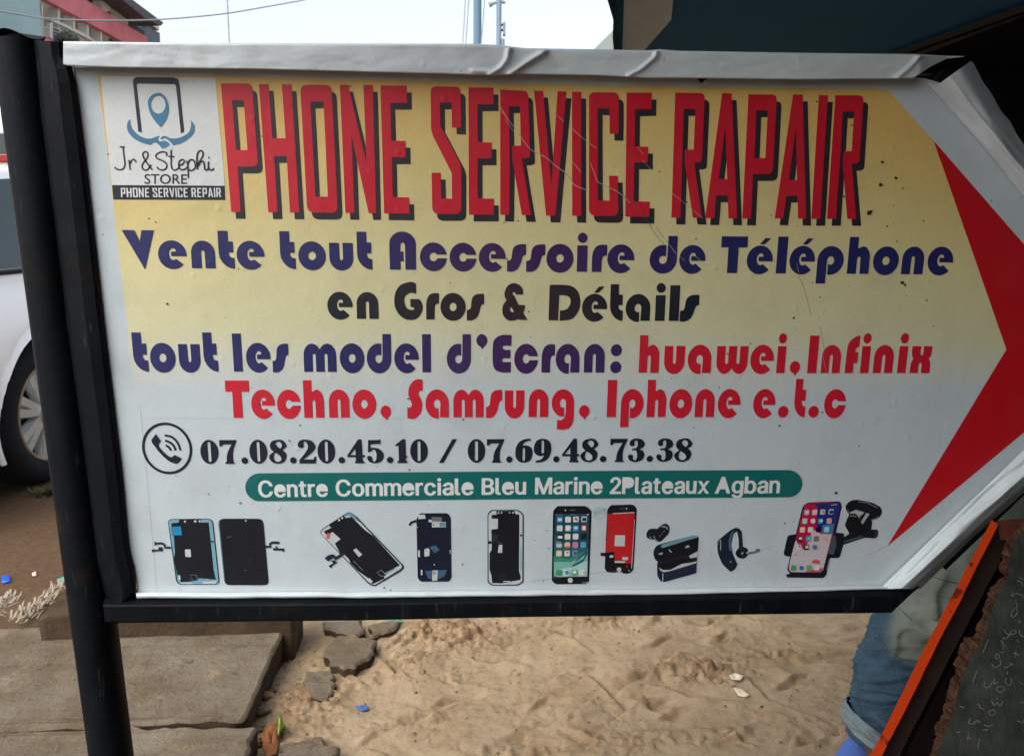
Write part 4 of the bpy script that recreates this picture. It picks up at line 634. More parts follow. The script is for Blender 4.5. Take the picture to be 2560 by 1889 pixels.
picture("screen_picture", "printed dark navy phone screen back with short cable", o2, s2, [
    ((16, 26, 46), [(1578,205,70),(1640,135),(2060,133,70),(2098,210),(2110,1100),(2080,1168,70),(1640,1170,80),(1598,1110)]),
    (GR, [(1605,160),(1705,152),(1720,215),(1605,225)], [(1765,230),(1960,240),(1960,270),(1765,270)], [(1812,262),(2025,268),(2025,345),(1815,348)], [(1820,1000),(1905,995),(1895,1155),(1815,1155)], [(1700,680),(1760,660),(1780,690),(1775,780),(1700,790)], [(1645,990),(1670,990),(1670,1070),(1648,1070)], [(1600,700),(1630,690),(1635,800),(1605,790)]),
    ((90, 150, 170), [(1930,275),(2022,272),(2022,335),(1930,338)]), ((110, 112, 116), [(1810,190),(1965,195),(1962,260),(1812,255)]),
    ((60, 100, 130), [(1705,1010),(1815,1000),(1808,1130),(1760,1120)], [(1908,1000),(2045,990),(2000,1090),(1905,1130)], [(1780,640),(1870,620),(1930,690),(1850,740)]),
    ((16, 26, 46), ('pen', 10, [(1833,1062),(1833,1020),(1862,1020),(1862,1062)]), [(1828,300,8),(1848,300,8),(1848,320,8),(1828,320,8)]),
    (K2, ('pen', 36, [(1580,250),(1500,275),(1470,320)])), (GR, [(1590,325),(1602,340),(1600,355),(1590,350)], [(2085,690),(2098,690),(2095,750),(2085,740)], [(1840,905,8),(1860,905,8),(1860,922,8),(1840,922,8)])])
o3, s3 = (1190, 1250), 5.207
picture("screen_picture", "printed upright phone screen back with white rim", o3, s3, [
    ((38, 52, 66), [(150,170,80),(200,125),(560,122,70),(620,190),(618,1060),(560,1108,70),(200,1110,70),(150,1060)]),
    (GR, [(162,180,60),(215,137),(550,135,60),(605,195),(602,1050),(550,1092,50),(215,1098,50),(165,1050)]),
    (K, [(262,140),(500,135),(515,180),(565,185),(560,920),(585,1000),(575,1040),(330,1080),(210,1075),(200,975),(175,900),(175,690),(205,640),(200,380),(285,370),(285,240),(205,238),(200,190),(270,185)]),
    ((44, 50, 58), [(205,430),(290,450),(285,560),(210,540)], [(245,520),(340,535),(340,570),(250,565)]),
    (GR, [(300,578),(342,578),(342,682),(285,682),(290,625)], [(283,152,12),(305,152,12),(305,175,12),(283,175,12)], [(325,152,8),(342,152,8),(342,172,8),(325,172,8)], [(428,150,8),(445,150,8),(445,168,8),(428,168,8)], [(470,150,10),(492,150,10),(492,170,10),(470,170,10)], [(355,1050),(445,1048),(445,1060),(355,1062)], [(460,1055),(575,1035),(580,1060),(465,1070)]),
    ((150, 190, 205), [(575,600),(598,640),(592,920),(572,900)]), (K, [(572,442,15),(600,442,15),(600,470,15),(572,470,15)], [(160,530),(200,530),(200,565),(160,565)]), ((60, 62, 66), ('pen', 8, [(375,1030),(375,965),(315,968),(312,1030),(375,1030)]))])
tiles = [((1055,212),(66,156,214)), ((1162,212),(226,226,222)), ((1265,210),(222,222,222)), ((1372,208),(210,214,214)),
         ((1053,325),(214,222,214)), ((1163,325),(222,222,218)), ((1263,325),(70,160,210)), ((1370,323),(210,60,80)),
         ((1058,440),(26,32,32)), ((1156,435),(222,222,206)), ((1260,433),(226,226,222)), ((1363,430),(22,36,44)),
         ((1048,540),(190,214,216)), ((1154,545),(232,196,166)), ((1257,543),(206,130,184)), ((1360,540),(80,170,214)),
         ((1045,652),(232,214,186)), ((1150,652),(226,222,222)), ((1255,650),(120,160,176)),
         ((1045,905),(60,160,110)), ((1145,902),(212,226,230)), ((1245,900),(90,180,130)), ((1347,897),(214,226,222))]
picture("phone_picture", "printed black phone with teal home screen full of small icons", o3, s3, [
    ((18, 20, 30), [(1003,130,70),(1060,75),(1440,72,90),(1503,140),(1470,1055),(1430,1088,50),(1030,1092,80),(985,1040)]),
    ((18, 78, 92), [(1030,180),(1475,175),(1448,990),(1008,998)]),
    ((30, 104, 104), [(1022,420),(1050,520),(1250,600),(1462,620),(1448,990),(1008,998)]), ((62, 142, 122), [(1012,720),(1200,760),(1455,640),(1448,990),(1008,998)]),
    ((128, 188, 176), [(1014,800),(1240,800),(1455,680),(1448,990),(1020,985)]), ((176, 216, 208), [(1080,900),(1260,860),(1452,780),(1448,990),(1050,995)]),
    ((20, 92, 122), [(1240,870),(1260,840),(1400,760),(1420,700),(1300,800),(1290,790),(1440,640),(1455,690),(1400,790),(1310,845)])]
    + [(c, sq(p[0], p[1], 74, 76, 18, -2)) for p, c in tiles] + [
    ((236, 238, 236), sq(1068, 238, 50, 28, 6), sq(1175, 338, 48, 52, 24), sq(1280, 345, 44, 26, 10), sq(1383, 335, 46, 52, 6), sq(1064, 462, 60, 34, 5), sq(1372, 925, 1, 1)),
    ((40, 60, 90), sq(1384, 226, 50, 42, 6)), ((190, 60, 60), sq(1285, 225, 20, 24, 6), sq(1180, 668, 24, 20, 6)), ((60, 110, 70), sq(1300, 245, 18, 20, 6)),
    ((28, 44, 60), [(1052,545),(1065,545),(1075,565),(1062,568)], [(1078,543),(1092,543),(1102,563),(1088,566)], [(1104,541),(1116,541),(1124,560),(1112,564)]),
    ((44, 150, 205), sq(1158, 915, 48, 50, 24)), ((236, 240, 236), sq(1258, 912, 50, 40, 20)), ((40, 110, 150), sq(1270, 665, 46, 46, 22)), ((210, 80, 70), [(1156,600),(1226,600),(1224,616),(1154,618)]), ((180, 100, 90), ('pen', 7, [(1395,935),(1412,930)])),
    ((206, 212, 206), sq(1195, 1008, 64, 64, 31)), ((150, 156, 160), ('pen', 5, [(1218,128),(1292,127)]), ('pen', 6, [(1225,186),(1290,185)]), ('pen', 6, [(1035,187),(1130,185)])), ((226, 230, 230), sq(1156, 120, 17, 17, 8), sq(1442, 180, 26, 10, 2))])
picture("screen_picture", "printed red-backed phone screen with grey square", o3, s3, [
    ((18, 20, 26), [(1708,110,60),(1760,62),(2050,52,60),(2093,110),(2048,900),(2000,955,60),(1915,950),(1895,932),(1820,935),(1800,942),(1700,935,50),(1675,880)]),
    ((196, 26, 34), [(1712,175),(2065,165),(2025,850),(2010,820),(1955,825),(1940,785),(1805,785),(1805,668),(1690,680)]),
    (GR, [(1810,453),(1940,455),(1935,598),(1803,595)], [(1780,167),(2062,153),(2062,163),(1782,178)], [(1905,738,8),(1980,738,8),(1978,775,8),(1902,775,8)], [(1805,788),(1942,790),(1940,815),(1803,812)], [(1740,715,6),(1790,715,6),(1785,745,6),(1738,745,6)], sq(1832, 872, 58, 58, 28), [(2063,250),(2068,250),(2030,885),(2022,885)], sq(1952, 95, 16, 24, 8), sq(1985, 905, 12, 16, 5)),
    ((180, 40, 50), sq(1952, 848, 24, 28, 10)), ((18, 20, 26), [(1622,680),(1690,682),(1685,728),(1622,722)], [(1695,490),(1710,490),(1708,520),(1695,520)]), ((64, 66, 70), ('pen', 22, [(1870,110),(1935,108)]))])
mb = MB(); mst = ink(160, 196, 204)
for r in (78, 66): 
    for a in range(0, 360, 20): pen(mb, [(1610 + r * math.cos(math.radians(a + d)), 168 + r * math.sin(math.radians(a + d))) for d in (0, 7, 14)], 7, mst, 2 * LAY, lambda p: (1190 + p[0] / 5.207, 1250 + p[1] / 5.207), False)
for i in range(6): pen(mb, [(1545 + i * 24, 190 - i * 10), (1560 + i * 24, 160 - i * 10)], 9, mst, 2 * LAY, lambda p: (1190 + p[0] / 5.207, 1250 + p[1] / 5.207), False)
for d in (-32, 24): pen(mb, [(1530, 190 + d), (1690, 130 + d)], 6, mst, 2.2 * LAY, lambda p: (1190 + p[0] / 5.207, 1250 + p[1] / 5.207), False)
mb.build("stamp_print", root)
o4, s4 = (1590, 1280), 6.051
picture("earbud_picture", "printed black earbud above an open charging case", o4, s4, [
    ((22, 30, 42), [(152,330,60),(190,250,50),(270,245,30),(320,250),(400,180,50),(460,165,50),(515,220,50),(500,320,50),(380,440,50),(330,450,30),(270,410),(215,418,40),(165,380)]),
    ((110, 144, 158), [(372,212),(420,196,20),(480,225,20),(492,270),(440,232),(400,230)], [(262,360),(285,350),(300,410),(345,440),(290,430)], [(195,355),(240,395),(245,412),(210,405)]),
    ((20, 22, 30), [(275,360,40),(330,270,50),(420,235,50),(470,270,30),(440,350,50),(350,430,50),(300,410,30)]), ((120, 124, 126), ('pen', 12, [(345,372),(375,340)]), ('pen', 14, [(395,315),(400,328)]), ('pen', 12, [(412,292),(440,278)])),
    ((26, 34, 48), [(252,610,60),(300,505,50),(400,470),(880,345,30),(950,370,30),(935,570),(905,625,40),(800,660),(830,690),(925,670),(912,918),(440,1052,60),(370,1045,40),(322,960),(318,780),(330,745),(290,720,40)]),
    ((112, 156, 174), [(390,485),(880,345,30),(945,365,20),(930,380),(800,415),(400,540),(375,520)], [(810,655),(925,610),(925,680),(820,695)]), ((196, 204, 200), [(345,830),(400,870,20),(520,870),(690,780),(860,755),(920,735),(915,765),(600,870),(420,905,20),(370,880)], [(805,655),(930,590),(925,675),(820,692)]),
    ((16, 20, 28), [(350,560,50),(800,420),(940,385),(932,560),(880,620,40),(560,700),(330,735),(300,650,30)], [(340,790),(560,720),(830,695),(820,735),(690,770),(500,865,40),(400,865,30)]),
    ((30, 40, 66), [(440,910),(915,765),(910,915),(440,1048,30)]), ((150, 180, 190), [(398,920),(415,920),(412,1045),(396,1040)], [(340,620),(405,602),(400,640),(345,640)], [(740,520),(790,490,20),(820,520),(760,545)], [(487,565),(510,562),(545,605),(530,610)])])
picture("headset_picture", "printed curved black ear-hook headset", o4, s4, [
    ((24, 38, 54), [(1228,430,40),(1280,390),(1440,260,60),(1530,225,40),(1600,280,30),(1618,520),(1690,545,30),(1700,640,40),(1640,705,40),(1540,690,40),(1498,620,30),(1530,560,20),(1555,540),(1552,400),(1530,285,10),(1470,330,60),(1440,500),(1470,640),(1510,730),(1535,790,10),(1500,860,30),(1435,905,30),(1300,780,60),(1232,600,60)]),
    ((70, 112, 138), [(1440,300,30),(1490,280),(1445,360),(1435,500),(1450,600),(1405,560),(1405,420)], [(1232,430),(1260,410),(1245,500),(1235,520)], [(1680,610),(1860,575),(1870,600),(1690,640)]),
    ((170, 186, 190), ('pen', 12, [(1270,408),(1283,470),(1278,570)]), ('pen', 7, [(1870,580),(2095,497)]), [(1590,610),(1700,595),(1705,615),(1600,640)], [(1418,740),(1448,742),(1440,756),(1420,752)]), ((14, 18, 26), [(1500,600,30),(1570,560,30),(1590,640),(1540,690,30)], [(1640,600),(1670,600),(1660,640),(1600,645)], ('pen', 40, [(1820,575),(1865,570)][:2])), ((90, 120, 136), [(1800,565),(1880,560),(1870,600),(1810,605)])])
o5, s5 = (1930, 1230), 6.884
ic = [((560,300),(150,190,205)), ((695,297),(214,206,206)), ((833,292),(206,200,200)), ((978,288),(190,196,206)), ((525,450),(196,206,200)), ((795,447),(70,160,196)), ((945,445),(220,170,176)),
      ((485,598),(222,214,196)), ((622,597),(222,220,218)), ((760,595),(18,16,60)), ((903,592),(170,212,222)), ((445,755),(34,32,48)), ((590,752),(60,166,190)), ((725,752),(140,110,120)), ((865,750),(214,190,180)), ((420,900),(222,214,214)), ((553,900),(30,28,34)), ((330,1255),(60,170,100)), ((595,1252),(110,170,130)), ((735,1250),(226,226,226))]
picture("holder_picture", "printed phone gripped in a black windscreen holder", o5, s5, [
    ((22, 28, 38), [(1260,240,70),(1330,150,50),(1450,122,60),(1740,180,50),(1880,260,60),(1900,360,60),(1830,450,60),(1720,480),(1705,640),(1820,640,30),(1830,740,40),(1780,795,30),(1600,780),(1230,900),(1160,1130,40),(1000,1130),(935,1420),(880,1475),(260,1465),(240,1410),(310,1400),(260,1330),(310,1110),(215,1090,40),(200,1040),(270,740,40),(410,720),(530,230,60),(620,175,50),(1180,155,50),(1200,250),(1100,690),(1235,705),(1240,740),(1240,770),(1330,710),(1250,560,40),(1300,440),(1330,380),(1280,320)]),
    ((176, 186, 186), [(1345,345),(1440,300),(1680,370),(1555,555),(1480,430),(1340,370)]), ((20, 22, 28), [(1330,370),(1430,360,20),(1480,410),(1560,560),(1690,360),(1720,400),(1720,560),(1710,640),(1570,720),(1330,700),(1255,550,40)], [(1500,430),(1600,340),(1625,350),(1530,510)]),
    ((150, 160, 164), ('pen', 12, [(1330,410),(1390,400),(1450,418)]), ('pen', 9, [(1480,160),(1640,180),(1815,265)]), ('pen', 10, [(1705,475),(1770,455),(1830,420)]), ('pen', 10, [(1300,300),(1320,350)]), ('pen', 10, [(985,1150),(940,1330)])), ((70, 86, 100), ('pen', 30, [(1235,850),(1560,760)]), [(1020,760),(1090,730),(1110,900),(1060,1080),(960,1050)]), ((44, 54, 68), sq(1760, 660, 58, 110, 26)),
    ((196, 24, 70), [(555,230,40),(640,190),(1175,178,40),(1170,280),(880,1330,40),(830,1378),(310,1375,50),(280,1320)]),
    ((24, 46, 122), [(790,250),(700,200),(1178,180,40),(1170,290),(1045,700),(830,690),(760,560)]), ((60, 130, 180), [(850,700),(870,560),(1070,540),(1035,720)]), ((206, 198, 202), [(400,840),(620,800),(700,640),(850,720),(1030,720),(880,1330),(830,1378),(320,1370,50),(290,1300),(310,1180)]),
    ((196, 30, 72), [(430,760),(680,700),(620,860),(540,980),(430,870)]), ((214, 90, 96), [(670,1210),(730,1150,30),(820,1170,30),(830,1240)], [(570,1360),(700,1330),(880,1300),(840,1378),(570,1375)])]
    + [(c, sq(p[0], p[1], 88, 92, 22, -10)) for p, c in ic] + [((222, 222, 220), sq(665, 452, 82, 82, 40)), ((26, 40, 96), sq(992, 312, 68, 55, 14, -8)), ((46, 120, 190), sq(470, 1265, 72, 72, 35)), ((90, 120, 170), sq(695, 905, 78, 80, 38)), ((222, 214, 206), sq(575, 915, 56, 50, 8, -6), sq(465, 770, 56, 46, 8, -4)), ((230, 240, 240), sq(822, 475, 50, 30, 12), sq(580, 325, 50, 34, 6)), ((60, 60, 60), sq(458, 915, 26, 26, 12)), ((200, 120, 100), sq(868, 318, 30, 32, 10)), ((236, 236, 236), ('pen', 10, [(615,815),(640,770),(660,815)]), ('pen', 8, [(1015,218),(1120,210)]))])
# ---- pale scratches and dark creases of the banner
m_scr = vinyl("scratch", (232, 232, 222), .2); m_cr = vinyl("crease", (128, 112, 84), .2)
for _m in (m_scr, m_cr): _m.node_tree.nodes["Principled BSDF"].inputs["Alpha"].default_value = .42
mb = MB()
Q4 = lambda p: (1320 + p[0] / 4.347, 190 + p[1] / 4.347)
for s, w in (([(75,828),(200,890),(300,975),(420,1065),(500,1180),(650,1245)], 9), ([(310,422),(390,500)], 6), ([(480,575),(600,680),(740,785)], 6), ([(485,930),(580,1050)], 6), ([(675,945),(720,1050),(760,1150),(860,1200),(990,1270),(1110,1380)], 8), ([(1190,770),(1250,850)], 5), ([(1240,915),(1340,1020)], 5), ([(-290,380),(-150,560),(0,770),(75,830)], 7), ([(-250,470),(-130,640)], 5), ([(-330,300),(-240,430)], 7)):
    pen(mb, s, w, m_scr, 4.4 * LAY, Q4)
for s, w in (([(1020,1240),(1060,1330),(1170,1430),(1290,1560),(1370,1700),(1480,1830)], 8), ([(-60,720),(60,820),(170,870)], 6), ([(300,985),(420,1075),(480,1120)], 5)):
    pen(mb, s, w, m_cr, 4.2 * LAY, Q4)
for s, w in (([(1648,578),(1690,634)], 1.4), ([(1700,641),(1712,652)], 1.2), ([(1738,640),(1754,654)], 1.2), ([(1676,479),(1756,545)], 1.0), ([(1992,658),(1997,682)], 1.0), ([(2055,880),(2066,932)], 1.0), ([(1455,1456),(1500,1452),(1518,1446)], 1.6)):
    pen(mb, s, w, m_scr, 4.4 * LAY)
for s, w in (([(1640,565),(1658,594)], 2.0), ([(1995,690),(2010,720),(2028,790)], 1.5), ([(2050,815),(2062,880)], 1.4), ([(2160,1390),(2215,1366)], .8), ([(350,1010),(372,1250),(392,1480)], 1.0), ([(1330,1452),(1600,1418)], .9)):
    pen(mb, s, w, m_cr, 4.2 * LAY)
mb.build("crease", root)
mb = MB()
rr = random.Random(4)
m_spot = vinyl("dirt_spot", (58, 46, 34), .2)
for i in range(150):
    x, y = rr.uniform(330, 2440), rr.uniform(215, 1470)
    if i < 45: x, y = rr.uniform(1900, 2420), rr.uniform(240, 760)
    if x > 2230 + (y - 224) * .26: continue
    r = rr.choice([1.2, 1.4, 1.8, 2.4, 3.4]) * .8
    flat(mb, [[(x + q[0] * rr.uniform(.7, 1.3), y + q[1] * rr.uniform(.7, 1.3)) for q in ell(0, 0, r, r * rr.uniform(.6, 1), n=7)]], m_spot, 4 * LAY)
for x, y, r in ((2173,533,6),(2179,528,3),(2202,462,5),(2240,445,4),(2206,405,4),(2256,707,5),(2263,712,3),(2090,1232,4)): flat(mb, [[(x + q[0], y + q[1] * rr.uniform(.6, 1.2)) for q in ell(0, 0, r, r, n=9)]], m_spot, 4 * LAY)
mb.build("stain", root)

# ---- banner folded over the top tube: front face, rounded lips, creases
NU, NV = 420, 30
xs = np.linspace(158, 2410, NU)
ytop = np.interp(xs, [158, 400, 800, 1180, 1250, 1310, 1480, 1620, 1650, 1700, 2000, 2300, 2410], [107, 110, 112, 114, 117, 124, 127, 130, 127.5, 131, 136, 139, 141])
ybot = np.interp(xs, [158, 167, 300, 640, 1000, 1240, 1290, 1500, 1610, 1700, 2000, 2100, 2200, 2283, 2324, 2366, 2410], [160, 163.5, 168, 172, 181, 187, 184, 188, 194, 194, 198, 197, 196.5, 195, 168, 147, 142])
folds = [([(1272,122),(1266,150),(1250,170),(1222,186)], 7, .0055), ([(1358,130),(1316,156),(1274,184)], 9, .007), ([(1641,127),(1637,143),(1600,174),(1572,188)], 6, .0042), ([(1990,140),(2000,150)], 5, .001), ([(2245,195),(2280,165),(2300,142)], 7, .003), ([(1180,178),(1240,182)], 6, .003)]
def fold_h(x, y):
    h = 0
    for pl, w, a in folds:
        for p, q in zip(pl, pl[1:]):
            p = np.array(p, float); q = np.array(q, float); d = q - p; t = max(0, min(1, ((x - p[0]) * d[0] + (y - p[1]) * d[1]) / d.dot(d)))
            dist = math.hypot(x - p[0] - d[0] * t, y - p[1] - d[1] * t); sgn = (d[0] * (y - p[1]) - d[1] * (x - p[0]))
            h = max(h, a * math.exp(-(dist / w) ** 2 * (1.0 if sgn < 0 else 3.0)))
    return h
pts = []
for i in range(NU):
    row = []
    for j in range(NV):
        t = j / (NV - 1)
        if t < .2: u = t / .2; fy = 0.0; off = .022 - .030 * (1 - u) ** 1.0 * 1.0 if False else -.016 + .038 * math.sin(u * math.pi / 2); fy = -.06 * (1 - u) + 0
        elif t < .82: u = (t - .2) / .62; fy = u; off = .022
        else: u = (t - .82) / .18; fy = 1.0 + .05 * math.sin(u * math.pi) * .6; off = .022 - .021 * (1 - math.cos(u * math.pi / 2))
        y = ytop[i] + (ybot[i] - ytop[i]) * fy
        k = min(1.0, (ybot[i] - ytop[i]) / 45)
        wob = float(fbm(xs[i] * .012, y * .03, 3, 2)) * .0006
        off = off * (k if off > 0 else 1) + (fold_h(xs[i], y) + wob) * (1 if .12 < t < .9 else .3)
        row.append(P(xs[i], y, 0) + Vector((0, -off, 0)) if True else None)
        row[-1] = P(xs[i], y, off)
    pts.append(row)
mb = MB(); mb.grid(pts, m_wrap, True, flip=True); mb.build("top_banner_fold", root)
# ---- arms of the arrow: banner pulled over slanted tubes
def arm(name, lines, n, m, seed):
    rows = [resample(l, n) for l in lines]; J = 4; pts = []
    for i in range(n):
        row = []
        ctrl = [r[i] for r in rows]
        for a in range(len(ctrl) - 1):
            for k in range(J):
                t = k / J; q = ctrl[a] * (1 - t) + ctrl[a + 1] * t; row.append(q)
        row.append(ctrl[-1])
        rw = []
        for k, q in enumerate(row):
            e = 0 if k == 0 else 1
            w = float(fbm(i * .12 + seed, k * .35, 3, seed)) * .0030 * e
            rw.append(P(q[0], q[1], q[2] + w))
        pts.append(rw)
    mb = MB(); mb.grid(pts, m, True, flip=True)
    o = mb.build(name, root); md = o.modifiers.new("soft", 'SUBSURF'); md.levels = 1; md.render_levels = 1
arm("arrow_banner_fold", [[(2200, 1470, .0022), (2481, 1200, .0022), (2640, 1046, .0022), (2790, 905, .0022)],
                     [(2226, 1471, .010), (2500, 1208, .010), (2660, 1060, .010), (2830, 912, .010)],
                     [(2252, 1470, .020), (2529, 1213, .020), (2700, 1070, .020), (2890, 905, .020)],
                     [(2276, 1472, .012), (2548, 1222, .012), (2720, 1082, .012), (2920, 900, .012)],
                     [(2300, 1472, -.014), (2379, 1396, -.014), (2440, 1338, -.014), (2470, 1311, -.014), (2514, 1272, -.014), (2560, 1230, -.014), (2740, 1092, -.014), (2950, 890, -.014)]], 60, m_wrap, 1)
arm("arrow_banner_fold", [[(2316, 207, .002), (2420, 322, .002), (2500, 418, .002), (2620, 565, .002), (2790, 858, .002)],
                     [(2345, 212, .009), (2430, 300, .009), (2520, 410, .009), (2640, 550, .009), (2830, 850, .009)],
                     [(2372, 192, .018), (2440, 280, .018), (2530, 395, .018), (2660, 535, .018), (2890, 860, .018)],
                     [(2400, 172, .014), (2470, 280, .012), (2550, 390, .012), (2680, 520, .012), (2920, 865, .012)],
                     [(2430, 151, -.004), (2446, 182, -.012), (2457, 205, -.012), (2480, 235, -.012), (2503, 280, -.012), (2525, 302, -.012), (2541, 336, -.012), (2562, 365, -.012), (2700, 500, -.012), (2950, 870, -.012)]], 60, m_wrap, 5)
# ---- white lip along the bottom edge
rows = [[(338, 1479, .001), (900, 1479, .001), (1280, 1475, .001), (1700, 1471, .001), (2215, 1462, .001)],
        [(340, 1483, .007), (900, 1484, .007), (1280, 1480, .007), (1700, 1476, .007), (2225, 1466, .007)],
        [(341, 1491, .010), (900, 1491, .010), (1280, 1487, .010), (1700, 1483, .010), (2240, 1471, .010)],
        [(341, 1495, .004), (900, 1494, .004), (1280, 1490, .004), (1700, 1486, .004), (2290, 1471, .004)]]
rows = [resample(r, 160) for r in rows]
mb = MB(); mb.grid([[P(r[i][0], r[i][1] + float(fbm(i * .15, 3.3, 2, 4)) * 1.3, r[i][2]) for r in rows] for i in range(160)], m_wrap, True, flip=True)
mb.build("bottom_banner_lip", root)
mb = MB(); flat(mb, [[(1742, 196), (1757, 193), (1768, 197), (1764, 205), (1754, 208), (1748, 203)]], m_black, .0035); flat(mb, [[(1757, 205), (1766, 199), (1772, 208), (1768, 217), (1758, 217)]], m_wrap, .004)
mb.build("banner_tear", root)
# ---- steel frame
mb = MB()
A0, A1 = P(48, 104, -.012), P(279, 1889, -.012); d = (A1 - A0); bot_ = A0 + d * ((A0.z + .25) / -d.z * 1.0) if d.z else A1
path = [A0 + (bot_ - A0) * t for t in np.linspace(0, 1, 30)]
mb.tube(path, .0265, m_black, 28, caps=False)
top_ = [A0 + Vector((math.cos(a) * .0265, math.sin(a) * .0265, .004 + .004 * math.sin(a * 3))) for a in np.linspace(0, 2 * math.pi, 28, endpoint=False)]
c0 = A0 + Vector((0, 0, .009)); mb.add(top_ + [c0], [(i, (i + 1) % 28, 28) for i in range(28)], m_black, True)
mb.build("post", root)
mb = MB()                                                    # upright tube beside the panel
L_ = resample([(92, 101), (110, 300), (165, 760), (225, 1200), (250, 1408), (285, 1515)], 40)
R_ = resample([(159, 105), (167, 163), (184, 172), (213, 400), (258, 800), (306, 1200), (321, 1367), (334, 1417), (342, 1467), (341, 1497), (318, 1508)], 40)
pts = []
for i in range(40):
    l, r = L_[i], R_[i]; w = float(fbm(i * .2, 1.1, 2, 9)) * .002
    cs = [(l[0] - 12, .000), (l[0] + 4, .008 + w), (l[0] + (r[0] - l[0]) * .5, .012 + w), (r[0] - 14, .009 + w), (r[0] - 4, .005), (r[0], .0025), (r[0] + .5, -.012)]
    pts.append([P(x, l[1] + (r[1] - l[1]) * (x - l[0]) / max(1, r[0] - l[0]), o) for x, o in cs])
mb.grid(pts, m_black, False, flip=True)
mb.add(pts[0], [tuple(range(7))], m_black)
mb.build("frame_tube", root)
mb = MB()                                                    # bottom tube, cut slanting at its right end
tp = [(262, 1495), (900, 1492), (1280, 1486), (1700, 1480), (2298, 1466)]; rg = [(258, 1511), (900, 1508), (1280, 1502), (1700, 1496), (2268, 1486)]; bt = [(262, 1556), (900, 1549), (1280, 1541), (1700, 1536), (2229, 1530)]
a, b, c = resample(tp, 60), resample(rg, 60), resample(bt, 60); pts = []
for i in range(60):
    pts.append([P(a[i][0], a[i][1] - 6, -.012), P(a[i][0], a[i][1], .002), P(b[i][0], b[i][1], .016), P(b[i][0], b[i][1] + 5, .018), P(c[i][0], c[i][1] - 3, .018), P(c[i][0], c[i][1], .016), P(c[i][0], c[i][1] + 1, -.012)])
mb.grid(pts, m_black, False, flip=True, closed=True)
mb.add(pts[-1], [tuple(range(7))[::-1]], m_black); mb.build("frame_tube", root)
for nm, q0, q1 in (("frame_tube", (160, 135), (2330, 168)), ("frame_tube", (2345, 190), (2890, 870)), ("frame_tube", (2890, 885), (2345, 1408))):
    mb = MB(); e0, e1 = P(*q0, -.022), P(*q1, -.022); dd = (e1 - e0).normalized(); b_ = Vector((0, 1, 0)); s_ = dd.cross(b_)
    w = .0085; rings = [[e + s_ * x * w + b_ * y * w for x, y in ((-1, -1), (1, -1), (1, 1), (-1, 1))] for e in (e0, e1)]
    mb.grid(rings, m_black, False, closed=True); mb.add(rings[0] + rings[1], [(3, 2, 1, 0), (4, 5, 6, 7)], m_black); mb.build(nm, root)

rr = random.Random(8); mb = MB()
for k in range(16):
    t = k / 15; q = P(268 + 16 * t, 1500 + 52 * t, .004 + .006 * math.sin(t * 9) ** 2); pth = [q + Vector((rr.uniform(-.001, .001), 0, .0022 * s)) for s in (-1, 0, 1)]
    mb.tube(pth, [.0012, .0032, .0012], m_black, 8)
mb.build("weld_bead", root)
# ================================================================== ground
def sand_mat():
    t = NT("sand")
    at = t.n('Attribute', attribute_name='crust_shade'); cr = at.outputs['Fac']  # crust tone plus crack and scuff occlusion painted as colour
    wt = t.n('Attribute', attribute_name='damp_bounce_cut').outputs['Fac']
    a = t.noise(6, 5, .6); b = t.noise(45, 5, .65); c = t.noise(300, 3, .6)
    col = t.mix(t.rng(a, .35, .68), lin((152, 132, 104)), lin((174, 154, 126)))
    col = t.mix(t.rng(b, .5, .75, 0, .55), col, lin((122, 98, 74)))
    col = t.mix(t.rng(c, .6, .8, 0, .3), col, lin((120, 88, 60)))
    col = t.mix(t.math('MULTIPLY', cr, .75), col, lin((116, 80, 52)))
    dk = t.mix(t.rng(b, .35, .7), lin((70, 53, 38)), lin((94, 73, 54)))
    col = t.mix(wt, col, dk)
    g_ = t.noise(900, 2, .7); col = t.mix(t.rng(g_, .35, .7, 0, .45), col, lin((112, 92, 70))); n = t.bump(g_, .5, .0015); n = t.bump(c, .6, .004, n); n = t.bump(b, .35, .010, n)
    return t.set(col, .95, .15, nrm=n)
m_sand = sand_mat()
def axis(lo, f0, f1, hi, step, k=1.35):
    fine = list(np.arange(f0, f1 + 1e-9, step)); left = []; right = []
    s = step; v = f0
    while v > lo: s *= k; v -= s; left.append(v)
    s = step; v = f1
    while v < hi: s *= k; v += s; right.append(v)
    return np.array(left[::-1] + fine + right)
gx = axis(-400, -1.15, .95, 400, .0045, 1.12); gy = axis(-300, 1.35, 2.32, 500, .0045, 1.12)
XX, YY = np.meshgrid(gx, gy)
damp_bounce_cut = np.clip((-.78 - XX + .25 * fbm(XX * 2, YY * 2, 3, 11)) / .5, 0, 1)
damp_bounce_cut = np.maximum(damp_bounce_cut, np.clip((YY - 3.2) / 1.5, 0, .8)); damp_bounce_cut = np.maximum(damp_bounce_cut, np.clip((1.32 - YY) / .2, 0, 1))  # near band: unseen ground darkened to cut warm bounce onto the sign
ZZ = fbm(XX * 1.3, YY * 1.3, 3, 1) * .018 + fbm(XX * 7, YY * 7, 3, 2) * .006
ridg = 1 - np.abs(fbm(XX * 16, YY * 22, 4, 3)) * 1.6
crust_shade = np.zeros_like(ZZ)
near = (np.abs(XX) < 1.3) & (YY < 2.6) & (YY > 1.2)
